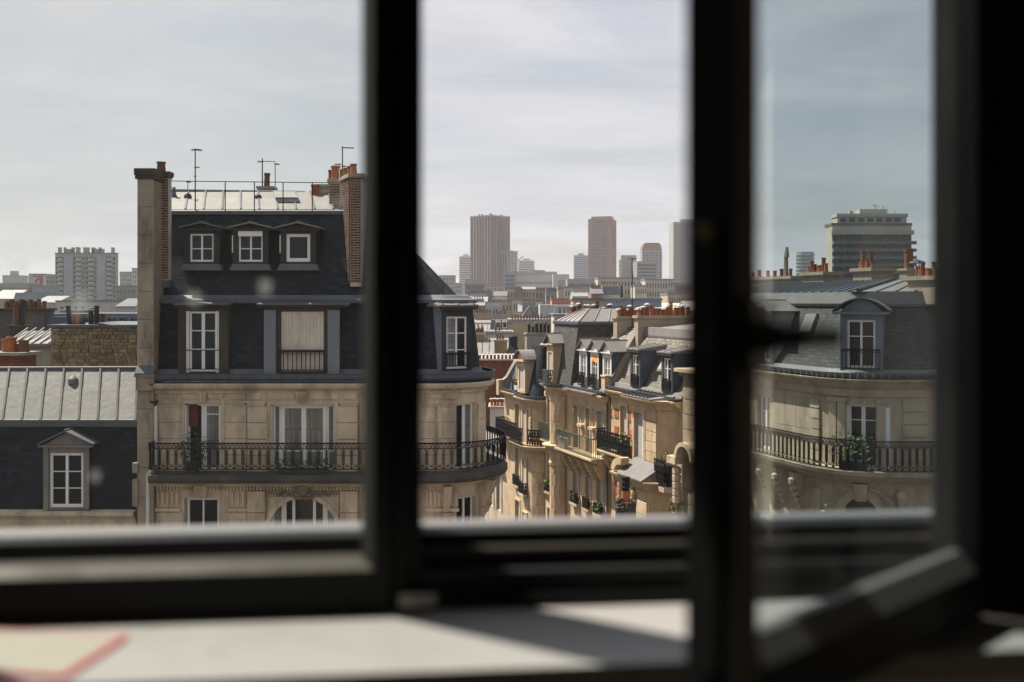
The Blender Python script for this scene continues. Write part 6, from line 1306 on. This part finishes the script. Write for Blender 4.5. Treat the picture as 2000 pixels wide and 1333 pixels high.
obj('wall_fin', MB().box(-.2, .2, -.5, 0, 0, ze - .6), conc, t)
for px, h, w in ((114, 2.2, 1.0), (124, 2.2, .5), (134, 1.5, 3.2), (140, 2.2, .9), (149, 2.3, 1.0), (152, 2.2, .4), (166, 2.2, 2.2), (180, 2.2, 1.2), (189, 1.5, 5.0), (193, 2.2, .6), (218, 2.2, 1.0)):
    x = (px - 167)/FP*D; obj('roof_flue', MB().box(x - w/2, x + w/2, .8, 2.6, zr, zr + h).box(x - w/2 - .1, x + w/2 + .1, .7, 2.7, zr + h + .01, zr + h + .25), conc, t)

# ---- towers on the skyline
def tower(label, px0, px1, py, D, d, m, cols, rows, rz=0.0, w=None, side=0, band=None, extra=None, fx=.5, fz=.5, name='tower_block', top=None, z0=0.0):
    X0, X1 = (px0 - 1000)/FP*D, (px1 - 1000)/FP*D; W_ = w or (X1 - X0); zt = H - (py - HY)*D/FP
    t = thing(name, label, 'building', ((X0 + X1)/2, D, 0), rz); a, b = -W_/2, W_/2
    ops = win_grid(a + W_*.03, b - W_*.03, max(z0, 8), zt - 1.5, cols, rows, fx, fz)
    mb = wall_mb(a, b, 0, zt, ops, 0, .35); mb.quad((a, 0, zt), (b, 0, zt), (b, d, zt), (a, d, zt)); mb.quad((a, d, 0), (a, 0, 0), (a, 0, zt), (a, d, zt)); mb.quad((b, d, 0), (a, d, 0), (a, d, zt), (b, d, zt))
    if not side: mb.quad((b, 0, 0), (b, d, 0), (b, d, zt), (b, 0, zt))
    obj('wall', mb, m, t); stuff(obj('window_rows', far_panes(ops, .3), pane_f, t))
    if side:
        ops = win_grid(d*.05, d*.95, 8, zt - 1.5, side, rows, fx, fz)
        obj('wall', wall_mb(0, d, 0, zt, ops, 0, .35), m, t, loc=(b, 0, 0), rot=(0, 0, pi/2)); stuff(obj('window_rows', far_panes(ops, .3), pane_f, t, loc=(b, 0, 0), rot=(0, 0, pi/2)))
    if top: obj('roof_house', MB().box(a + W_*top[0], b - W_*top[0], d*.2, d*.8, zt + .01, zt + top[1]), m, t)
    return t, a, b, zt
t, a, b, zt = tower('tall red and grey striped tower with notched top', 904, 975, 423, 900, 24, pal('tower1', (.15, .135, .14)), 7, 32, radians(-42), 24, 7, fx=.55, fz=.62)
for k in range(8):
    m = red_w if k in (0, 3, 4, 7) else pal('tower1b', (.19, .18, .19))
    x = a + 24*k/7; obj('wall_fin', MB().box(x - .8, x + .8, -.9, .0, 0, zt + (1.8 if k in (3, 4, 7) else .9)), m, t); y = 24*k/7; obj('wall_fin', MB().box(b, b + .9, y - .8, y + .8, 0, zt + (1.8 if k in (0, 4) else .9)), m, t)
t, a, b, zt = tower('pale banded slab at the foot of the striped tower', 897, 922, 501, 1150, 14, white_w, 1, 24, fx=.96, fz=.45, top=(.3, 2.5))
t, a, b, zt = tower('pale block just past the crossed poles', 1012, 1044, 509, 1250, 14, white_w, 1, 22, fx=.94, fz=.45, top=(.25, 2.5))
t, a, b, zt = tower('narrow pale tower behind the crossed poles', 990, 1011, 491, 1100, 12, conc, 3, 24)
t, a, b, zt = tower('pale blue banded slab beside the pink tower', 1121, 1149, 499, 1250, 14, blue_w, 1, 26, fx=.95, fz=.45, top=(.3, 2.5))
t, a, b, zt = tower('tall pink brown tower with central window panel', 1143, 1200, 428, 900, 21, pal('tower6', (.28, .165, .135)), 9, 30, radians(-18), 21.5, 6, fx=.55, fz=.55, top=(.08, 2.6))
obj('wall_fin', MB().box(a, a + 5, -.5, -.02, 0, zt), pal('tower6', (.28, .165, .135)), t); obj('wall_fin', MB().box(b - 5, b, -.5, -.02, 0, zt), MATS['wall_tower6'], t)
obj('window_bars', (lambda m_: [m_.box(a + 5.2 + k*1.4, a + 5.5 + k*1.4, -.3, .0, 0, zt - 3) for k in range(8)] and m_)(MB()), conc, t)
t, a, b, zt = tower('grey block with a stepped balcony edge below the domed tower', 1213, 1243, 499, 700, 16, conc, 1, 1, fx=.01, fz=.01)
for k in range(14): obj('balcony', MB().box(a - 1.3, a, 2, 12, zt - 4 - k*3, zt - 3 - k*3), white_w, t)
t, a, b, zt = tower('long grey slab with slanting balcony bands by the domed tower', 1243, 1284, 511, 690, 14, grey_w, 1, 16, radians(14), None, 0, fx=.98, fz=.5)
t, a, b, zt = tower('round shouldered tower with a curved dome top', 1254, 1293, 490, 1000, 18, grey_w, 6, 26, fx=.7, fz=.5)
mb = MB(); n = 8
for i in range(n):
    t0, t1 = pi/2*i/n, pi/2*(i+1)/n; w0, w1 = (b - a)/2*(.62 + .38*cos(t0)), (b - a)/2*(.62 + .38*cos(t1)); mb.hexa([(-w0, .5, zt + 8*sin(t0)), (w0, .5, zt + 8*sin(t0)), (w0, 17, zt + 8*sin(t0)), (-w0, 17, zt + 8*sin(t0))], [(-w1, 1.2, zt + 8*sin(t1)), (w1, 1.2, zt + 8*sin(t1)), (w1, 16.5, zt + 8*sin(t1)), (-w1, 16.5, zt + 8*sin(t1))])
obj('dome', mb, brown_w, t)
tower('white tower with a close grid of small windows by the sash', 1315, 1392, 434, 800, 22, conc, 15, 34, fx=.55, fz=.55, top=(.2, 2.5))
# crossed poles sculpture / jibs beside the striped tower
t = thing('pole_mast', 'mast of crossed white poles beside the striped tower', 'mast', (far(997, 560, 620)[0], 620, 0))
P_ = lambda px, py: (far(px, py, 620)[0] - far(997, 560, 620)[0], 0, far(px, py, 620)[2])
obj('mast', MB().bar((*P_(993, 525)[:2], 0), P_(993, 490), .5).bar(P_(991, 491), P_(1004, 491), .3), conc, t)
obj('pole', MB().bar(P_(990, 487), P_(1006, 497), .28).bar(P_(1022, 501), P_(1000, 517), .28).bar(P_(996, 508), P_(1008, 524), .28).bar(P_(1011, 491), P_(990, 520), .3).bar(P_(980, 490), P_(988, 500), .2), conc, t)
t, a, b, zt = tower('long white building with two rows of dark windows', 1000, 1082, 538, 600, 18, white_w, 24, 2, fx=.42, fz=.22, z0=H + 2, name='white_building')
obj('roof_storey', MB().box(a - 2, b + 2, 3, 15, zt + .01, zt + 2.3).box(a + 12, a + 20, 4, 8, zt + 2.31, zt + 3.2), grey_w, t)
t, a, b, zt = tower('glazed stair tower at the end of the long white building', 986, 1006, 531, 596, 10, blue_w, 5, 12, fx=.75, fz=.7, name='glass_tower')
t, a, b, zt = tower('white block with a large square pane beside the long building', 1080, 1112, 536, 590, 18, white_w, 1, 1, fx=.02, fz=.01, name='white_building')
obj('window', MB().quad((a + 3.2, -.03, zt - 9), (a + 6.8, -.03, zt - 9), (a + 6.8, -.03, zt - 3.4), (a + 3.2, -.03, zt - 3.4)), blue_w, t)
tower('low grey terrace deck between white block and pink tower', 1108, 1172, 545, 570, 16, grey_w, 1, 5, fx=.98, fz=.4, name='terrace_building')
# ---- right skyline through the open sash
D = 250; t, a, b, ze, zr = town('apartment_slab', 'broad beige apartment slab with stacked balconies behind the clay pots', 'building', 1625, 1780, 441, 436, D, 5.5, pal('slab', (.46, .42, .345)), 'flat')
xo = a + .02
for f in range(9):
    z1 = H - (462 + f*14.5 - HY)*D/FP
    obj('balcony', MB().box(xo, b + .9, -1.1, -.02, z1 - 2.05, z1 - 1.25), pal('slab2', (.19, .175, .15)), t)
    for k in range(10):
        if f == 0 and k in (): continue
        w = (b - xo)/10; put('window', unit(pane_f), t, (xo + w*(k + .5), -.02, z1 - .55), (0, 0, 0), (w*random.uniform(.45, .75), .1, 1.25))
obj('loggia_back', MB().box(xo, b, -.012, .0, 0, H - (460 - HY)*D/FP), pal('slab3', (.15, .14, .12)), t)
obj('parapet', MB().box(xo - .5, b + .2, -1.2, 0, H - (459 - HY)*D/FP, H - (451 - HY)*D/FP), MATS['wall_slab'], t)
obj('penthouse', MB().box(a + 1.6, b - .9, .8, 5, zr + .01, zr + 1.6).box(a + 1.4, b - .7, .5, 5.2, zr + 1.61, zr + 2.4), MATS['wall_slab'], t)
for k in range(7): put('window', unit(pane_f), t, (a + 3 + k*2.3, .78, zr + .8), (0, 0, 0), (1.5, .1, .9))
obj('roof_hut', MB().box(-2.5, 4.5, 1.5, 5, zr + 2.41, zr + 3.6).box(-5, -4, 2, 3, zr + 2.41, zr + 3.2), MATS['wall_slab'], t)
obj('roof_antennas', MB().bar((2, 3, zr + 3.6), (2, 3, zr + 5), .05).bar((4, 3, zr + 3.6), (4, 3, zr + 4.6), .05).bar((1.2, 3, zr + 4.7), (3, 3, zr + 4.4), .04).bar((7, 3, zr + 2.4), (7, 3, zr + 3.4), .05), iron, t)
t = thing('round_tower', 'distant round tower ringed with balconies behind the clay pots', 'building', (far(1572, 500, 720)[0], 720, 0))
zt = far(0, 493, 720)[2]; obj('wall', MB().lathe([(6.1, 0), (6.1, zt), (0, zt)], n=20), blue_w, t)
for k in range(16): obj('balcony', MB().lathe([(6.1, 0), (6.9, 0), (6.9, 1.0), (6.1, 1.0)], (0, 0, zt - 2.4 - 2.6*k), 20), white_w, t)

# ---- rows of houses in the gap between the two streets
rows_ = [
 ('brick_house', 'dark red brick gable wall topped by a row of capped pots', (926, 1014, 705, 702, 85, 9, brickw, 'flat', 0, 0, render_)),
 ('turret_house', 'dark pyramid slate roof just behind the brick gable', (983, 1021, 702, 660, 93, 2.2, slate, 'pyramid', 0, 0, slate)),
 ('zinc_roofed_house', 'zinc roofed house with ochre chimneys above the brick gable', (905, 992, 700, 663, 98, 7, cream_w, 'side', 0, 0, zinc)),
 ('town_house', 'low white chimney house with orange pots by the bow fronted house', (957, 989, 797, 795, 79, 3, white_w, 'flat', 0, 0, render_)),
 ('slate_house', 'pale slate mansard between white chimney and bow fronted house', (970, 1002, 835, 795, 82, 5, cream_w, 'mans', 0, 0, slate_l)),
 ('blank_gable_house', 'wide blank tan gable wall above the capped black pots', (993, 1150, 628, 624, 122, 9, render_t, 'flat', 0, 0, zinc_f)),
 ('dormer_house', 'small dark mansard with two white dormers left of the tan gable', (957, 992, 645, 625, 130, 9, tan_w, 'mans', 0, 0, slate_f)),
 ('zinc_roofed_house', 'tan walled house with slanting pale roof beside the dark mansard', (918, 962, 650, 622, 132, 10, tan_w, 'side', 0, 0, zinc_f)),
 ('terrace_house', 'flat roofed house with railing and thin chimneys over the zinc roof', (905, 1000, 652, 649, 112, 9, cream_w, 'flat', 6, 1, zinc_f)),
 ('town_house', 'grey rendered gable end left of the round tree', (920, 946, 598, 590, 210, 12, grey_w, 'side', 0, 0, zinc_f)),
 ('town_house', 'green tinted glazed mansard next to the round tree', (946, 981, 622, 598, 205, 12, cream_w, 'mans', 3, 1, blue_w)),
 ('town_house', 'pale house peeping out right of the round tree', (1012, 1030, 610, 594, 260, 12, white_w, 'side', 2, 2, zinc_f)),
 ('town_house', 'broad grey gable house just past the round tree', (1018, 1050, 625, 598, 190, 12, grey_w, 'gable', 0, 0, zinc_f)),
 ('town_house', 'house with blue glazed attic between two grey gables', (1044, 1064, 622, 597, 195, 12, white_w, 'mans', 3, 1, blue_w)),
 ('brown_house', 'plain brown flanked house just behind the white railing terrace', (1056, 1086, 620, 596, 185, 12, brown_w, 'flat', 0, 0, white_w)),
 ('terrace_house', 'pale roof terrace with white railings left of the long pot row', (1082, 1130, 616, 614, 112, 8, white_w, 'flat', 5, 1, zinc_f)),
 ('town_house', 'white low house at the corner roof edge', (890, 912, 588, 576, 300, 12, white_w, 'side', 2, 2, zinc_f)),
 ('slate_house', 'large dark grey windowless roof block below the banded slab', (916, 961, 592, 568, 330, 16, grey_w, 'mans', 0, 0, slate_f)),
 ('town_house', 'house with small blue conservatory roof before the dark roof block', (915, 952, 590, 578, 290, 10, tan_w, 'side', 4, 1, blue_w)),
 ('town_house', 'white walled house with wide slate roof left of the pink house', (964, 990, 579, 569, 320, 12, white_w, 'side', 4, 2, slate_f)),
 ('town_house', 'narrow pink house between brown gable and white walled house', (991, 1011, 565, 560, 330, 12, pink_w, 'flat', 4, 4, zinc_f)),
 ('town_house', 'brown blank gable against the pink house', (1008, 1021, 566, 560, 325, 12, brown_w, 'gable', 0, 0, slate_f)),
 ('town_house', 'cream house with two window columns beside the brown gable', (1020, 1046, 566, 560, 335, 12, cream_w, 'side', 4, 3, zinc_f)),
 ('town_house', 'buff house with three window columns beside the cream house', (1045, 1068, 567, 562, 340, 12, buff_w, 'flat', 3, 3, zinc_f)),
 ('town_house', 'grey house with dark roof storey next to the buff house', (1066, 1092, 572, 562, 330, 12, grey_w, 'mans', 3, 2, slate_f)),
 ('town_house', 'yellowish gable end left of the white gridded house', (1090, 1104, 566, 560, 320, 12, buff_w, 'flat', 0, 0, zinc_f)),
 ('town_house', 'bright white house with a neat grid of windows', (1102, 1128, 563, 560, 318, 12, white_w, 'flat', 5, 4, zinc_f)),
 ('workshop', 'low building with orange brick panels below the white gridded house', (1078, 1120, 585, 583, 230, 10, og_w, 'flat', 5, 1, zinc_f)),
 ('town_house', 'long pale wall with blue windows above the round tree', (1000, 1042, 587, 583, 270, 10, cream_w, 'flat', 8, 1, zinc_f)),
 ('town_house', 'tan house with flat parapet behind the round tree', (960, 1002, 590, 586, 280, 10, tan_w, 'flat', 6, 1, zinc_f)),
 ('town_house', 'white roofed house right of the orange panels', (1118, 1150, 580, 570, 280, 12, cream_w, 'side', 4, 1, zinc_f)),
 ('stepped_block', 'stepped dark terrace building at the foot of the striped tower', (908, 948, 556, 546, 520, 16, dark_w, 'mans', 10, 3, grey_w)),
 ('town_house', 'beige block behind the stepped terrace building', (945, 986, 560, 556, 500, 14, tan_w, 'flat', 8, 2, zinc_f)),
 ('town_house', 'rooftop hut with dark overhanging slab behind the long pot row', (1120, 1178, 586, 583, 120, 6, render_t, 'flat', 3, 1, dark_w)),
 ('mansard_house', 'small slate mansard house before the cream blocks', (1176, 1212, 578, 560, 240, 12, cream_w, 'mans', 5, 1, slate_f)),
 ('town_house', 'small brown gable house beside the slate mansard before the cream blocks', (1155, 1178, 575, 562, 236, 10, brown_w, 'side', 0, 0, slate_f)),
 ('low_building', 'long low grey building with a strip of windows behind the pots', (1178, 1292, 587, 583, 150, 8, blue_w, 'flat', 16, 1, zinc_f)),
 ('cream_block', 'cream apartment block with paired windows beside the pink tower', (1168, 1246, 545, 542, 360, 14, cream_w, 'flat', 12, 4, zinc_f)),
 ('cream_block', 'middle cream block stepping up under the slanting bands', (1240, 1264, 560, 557, 345, 14, cream_w, 'flat', 5, 3, zinc_f)),
 ('cream_block', 'wide cream block standing below the domed tower', (1260, 1306, 548, 545, 350, 14, cream_w, 'flat', 8, 4, zinc_f)),
 ('red_block', 'dark red window block under the gridded white tower', (1316, 1372, 556, 553, 420, 14, red_w, 'flat', 8, 5, zinc_f)),
 ('round_building', 'beige building with a close row of windows under the red block', (1304, 1372, 576, 573, 300, 14, tan_w, 'flat', 14, 2, zinc_f)),
 ('town_house', 'narrow white slab beside the dark red block', (1304, 1318, 548, 545, 410, 12, conc, 'flat', 3, 5, zinc_f)),
 ('office_block', 'hazy grey office block at the dark roof slope', (858, 888, 541, 538, 700, 14, grey_w, 'flat', 5, 8, zinc_f)),
 ('office_block', 'lower hazy block beside the grey office block', (884, 902, 556, 553, 720, 14, conc, 'flat', 4, 6, zinc_f)),
]
H_ = {}
for i, (nm, lb, a_) in enumerate(rows_):
    random.seed(100 + i)
    n = int((a_[1] - a_[0])/6) if 110 < a_[4] < 300 and a_[7] in ('side', 'mans', 'gable') else 0
    H_[i] = town(nm, lb, 'building', a_[0], a_[1], a_[2], a_[3], a_[4], a_[5], a_[6], a_[7], a_[8], a_[9], a_[10], pots=n if a_[2] > 570 else 0)
random.seed(21)
# detail on the nearer of them
t, a, b, ze, zr = H_[0]
for k in range(12): pot(t, a + (b - a)*(k + .5)/12, .4, zr, 'cap', terra_d, .9, .75)
obj('ladder_pipe', MB().cyl((b - .55, -.08, ze - 4.5), (b - .55, -.08, ze - 1.6), .035, .035, 6), zinc_b, t)
t, a, b, ze, zr = H_[1]; obj('finial_stack', MB().lathe([(.55, zr - 1.2), (.42, zr - .9), (.42, zr + .05), (.3, zr + .15), (0, zr + .15)], (0, 1.1, 0), 8), slate, t)
t, a, b, ze, zr = H_[2]
ochre = M('ochre_render', (.36, .24, .10), .95, var=.25, scale=.9, stain=.3)
stack(t, a + (b - a)*.70, a + (b - a)*.98, -.6, .4, 0, zr - .2, ochre, cream_w, .2, .1, potrow(3, a + (b - a)*.74, a + (b - a)*.92, -.2, -.2, ('plain', 'cowl'), [terra_d]))
stack(t, a + (b - a)*.18, a + (b - a)*.45, 3, 3.8, 0, zr + .35, ochre, cream_w, .2, .1, potrow(5, a + (b - a)*.2, a + (b - a)*.44, 3.4, 3.4, ('cowl',), [terra_d]))
for k in range(6): obj('seam', MB().bar((a + .4 + k*.7, -.25, ze + .14), (a + .4 + k*.7, 3.5, zr + .02), .035), zinc_d, [c for c in t.children if c.name.startswith('roof')][0])
for k in range(5): pot(t, a + (b - a)*(.5 + .08*k), -.5, ze + .2, 'cap', terra_d, .8, .8)
t, a, b, ze, zr = H_[3]
for k in range(5): pot(t, a + (b - a)*(.1 + .2*k), .5 + .2*(k % 2), zr, 'cap', terra, 1.0, .95)
t, a, b, ze, zr = H_[5]
stuff(obj('chimney_pots', pots_mb(a + .3, b - .3, .5, zr, 26, .11, .5), terra_d, t))
t, a, b, ze, zr = H_[6]
for s in (.45, .82): obj('dormer', MB().box(a + (b - a)*s - .35, a + (b - a)*s + .35, -.05, .8, ze + .2, zr - .1), white, t); put('pane', pane_mesh(pane_d), t, (a + (b - a)*s, -.06, (ze + zr)/2), (0, 0, 0), (.4, 1, (zr - ze)*.5))
t, a, b, ze, zr = H_[8]
obj('railing', railing_mb(MB(), [(a, .0), (b, .0)], zr + .05, zr + 1.0, 'bars', .55, .025), dark_w, t)
for k in (.1, .22, .3, .38, .66, .74): pot(t, a + (b - a)*k, 1.5, zr, 'tall', terra_d, 1.0, .9)
t, a, b, ze, zr = H_[15]
obj('railing', railing_mb(MB(), [(a, .0), (b, .0)], zr + .02, zr + 1.0, 'bars', .5, .04), white, t)
# tree and bush
random.seed(5)
p = far(995, 619, 350); t = thing('tree', 'round dark green tree standing among pale roofs', 'tree', (p[0], 350, 0))
zc = far(0, 607, 350)[2]
obj('trunk', MB().cyl((0, 0, 0), (0, 0, zc), .4, .2, 8).cyl((0, 0, zc - 3), (1.5, 0, zc), .15, .08, 6).cyl((0, 0, zc - 3), (-1.4, .3, zc + .4), .15, .08, 6), soil, t)
mb = MB()
for k in range(26): leaves_mb(mb, (random.uniform(-3, 3.2), random.uniform(-2, 2), zc + random.uniform(-1.6, 1.5)), random.uniform(.7, 1.4), 110, .22)
obj('crown', mb, leaf, t)
p = far(1020, 620, 340); t = thing('bush', 'flat yellow green bush beside the round tree', 'bush', (p[0], 340, 0))
obj('trunk', MB().cyl((0, 0, 0), (0, 0, p[2]), .25, .12, 6), soil, t); mb = MB()
for k in range(14): leaves_mb(mb, (random.uniform(-2.6, 2.6), random.uniform(-1, 1), p[2] + random.uniform(-.6, .4)), random.uniform(.5, .8), 80, .18)
obj('crown', mb, leaf2, t)
# lower street house beyond the bow front
F = sfr(-26); h = F.root('town_house', 'low pale stone house past the bow fronted house', 'building'); zt = 9.4
ops = [(x, x + .9, zt - 3.2, zt - 1.0) for x in (1, 3, 5, 7, 8.6)] + [(x, x + .9, zt - 6.6, zt - 4.4) for x in (1, 3, 5, 7, 8.6)]
obj('wall', wallbox(0, 10, zt, ops), stone, h); obj('cornice', MB().sweep([(0, 0), (10, 0)], CORN(zt)), stone, h)
obj('roof', MB().box(0, 10, .3, 8, zt, zt + .9), zinc, h)
for o in ops: obj('shutter', shutter_slats(o[0], o[1], .1, o[2], o[3]), shut, h); obj('architrave', MB().box(o[0] - .12, o[0], -.06, .02, o[2], o[3] + .12).box(o[1], o[1] + .12, -.06, .02, o[2], o[3] + .12).box(o[0], o[1], -.06, .02, o[3], o[3] + .12), stone, h)
# soot black chimney rising from a low roof in front of the brick panelled house
D = 29; p = far(1222, 1000, D); t = thing('courtyard_house', 'low roof with rough sooty stone chimney and black capped orange pot', 'building', (p[0], D, 0))
zc = far(0, 1000, D)[2]
obj('wall', MB().box(-1.6, 2.0, -.2, 3, 0, zc - 1.2), render_, t); obj('roof', MB().hexa([(-1.7, -.3, zc - 1.2), (2.1, -.3, zc - 1.2), (2.1, 3, zc - 1.2), (-1.7, 3, zc - 1.2)], [(-1.7, -.3, zc - 1.1), (2.1, -.3, zc - 1.1), (2.1, 1.4, zc - .75), (-1.7, 1.4, zc - .75)]), lead, t)
st = obj('chimney_stack', MB().box(-.27, .27, -.25, .3, zc - 2, zc + .3), sooty, t)
random.seed(9); mb = MB()
for k in range(40): blob((random.uniform(-.27, .27), random.uniform(-.28, -.1), zc + random.uniform(-.1, .38)), random.uniform(.05, .1), 1, 1, 1, 6)
obj('rough_stones', mb, sooty, st)
obj('chimney_pot', MB().lathe([(.13, zc + .3), (.125, zc + .62)], (0, 0, 0), 14), terra, st); obj('pot_cowl', MB().lathe([(.115, zc + .60), (.115, zc + .72), (.13, zc + .73), (.115, zc + .75), (.115, zc + .86), (.13, zc + .87), (.115, zc + .89), (.12, zc + 1.02), (0, zc + 1.03)], (0, 0, 0), 14), iron, st)

# ---- the mass of roofs too far to tell apart
random.seed(11)
def mass(nm, lb, m, n, d0, d1, hi, roofh):
    mb = MB()
    for _ in range(n):
        D = sqrt(random.uniform(d0*d0, d1*d1)); x = random.uniform(-.75, .75)*D; w = random.uniform(7, 16); d = random.uniform(8, 14)
        pxx = 1000 + FP*x/D
        lim = 606 if D < 500 else 575
        z = min(hi*random.uniform(.82, 1.05), H - (lim - HY)*D/FP)
        mb.box(x - w/2, x + w/2, D, D + d, 0, z)
        k = random.random()
        if k < .6: mb.add([(x - w/2, D, z + .05), (x + w/2, D, z + .05), (x + w/2, D + d, z + .05), (x - w/2, D + d, z + .05), (x - w/2, D + d/2, z + roofh), (x + w/2, D + d/2, z + roofh)], [(0, 1, 5, 4), (2, 3, 4, 5), (1, 2, 5), (3, 0, 4)])
        for _c in range(random.randint(1, 3)): c0 = x + random.uniform(-w/2, w/2 - 1.5); mb.box(c0, c0 + random.uniform(.6, 2.2), D + 2, D + 2.7, z, z + roofh*.6 + random.uniform(.3, 1.2))
    o = obj(nm, mb, m); stuff(o); o['label'] = lb; return o
mass('distant_rooftops', 'pale mass of distant rooftops reaching to the horizon', cream_w, 420, 190, 1500, 19, 1.6)
mass('distant_rooftops', 'grey zinc mass of distant rooftops between the pale ones', zinc_f, 420, 190, 1700, 18.5, 1.8)
mass('distant_rooftops', 'brownish mass of distant rooftops between the pale ones', tan_w, 260, 190, 1500, 18.5, 1.8)
mass('distant_rooftops', 'slate dark mass of distant rooftops between the pale ones', slate_f, 160, 190, 1200, 18, 1.8)

# ---- the haze of the air
hz = obj('haze', MB().box(-2600, 2600, -250, 3000, -1.0, 135), roomw)
hm = bpy.data.materials.new('haze'); hm.use_nodes = True; hm.node_tree.nodes.clear()
o_ = hm.node_tree.nodes.new('ShaderNodeOutputMaterial'); v_ = hm.node_tree.nodes.new('ShaderNodeVolumePrincipled')
v_.inputs['Density'].default_value = 0.00017; v_.inputs['Color'].default_value = (.86, .88, .93, 1); v_.inputs['Anisotropy'].default_value = 0.2
hm.node_tree.links.new(v_.outputs[0], o_.inputs['Volume'])
hz.data.materials.clear(); hz.data.materials.append(hm); stuff(hz)

# ---- groups of repeated things
for o in bpy.data.objects:
    if o.parent is None and 'category' in o.keys():
        n = o.name.split('.')[0]
        if n == 'potted_plant': o['group'] = 'potted plants on balconies and sills'
        elif n == 'apartment_house': o['group'] = 'stone apartment houses at the junction and along the street'
        elif n == 'window_sash': o['group'] = 'sashes of the window'
        elif n == 'chimney_wall': o['group'] = 'chimneys behind the low zinc roof'
        elif n in ('tower_block', 'round_tower', 'office_block'): o['group'] = 'towers and blocks on the skyline'
        elif o['category'] == 'building' and o.location.y > 60: o['group'] = 'houses in the middle distance'
        if 'ze' in o.keys(): del o['ze']
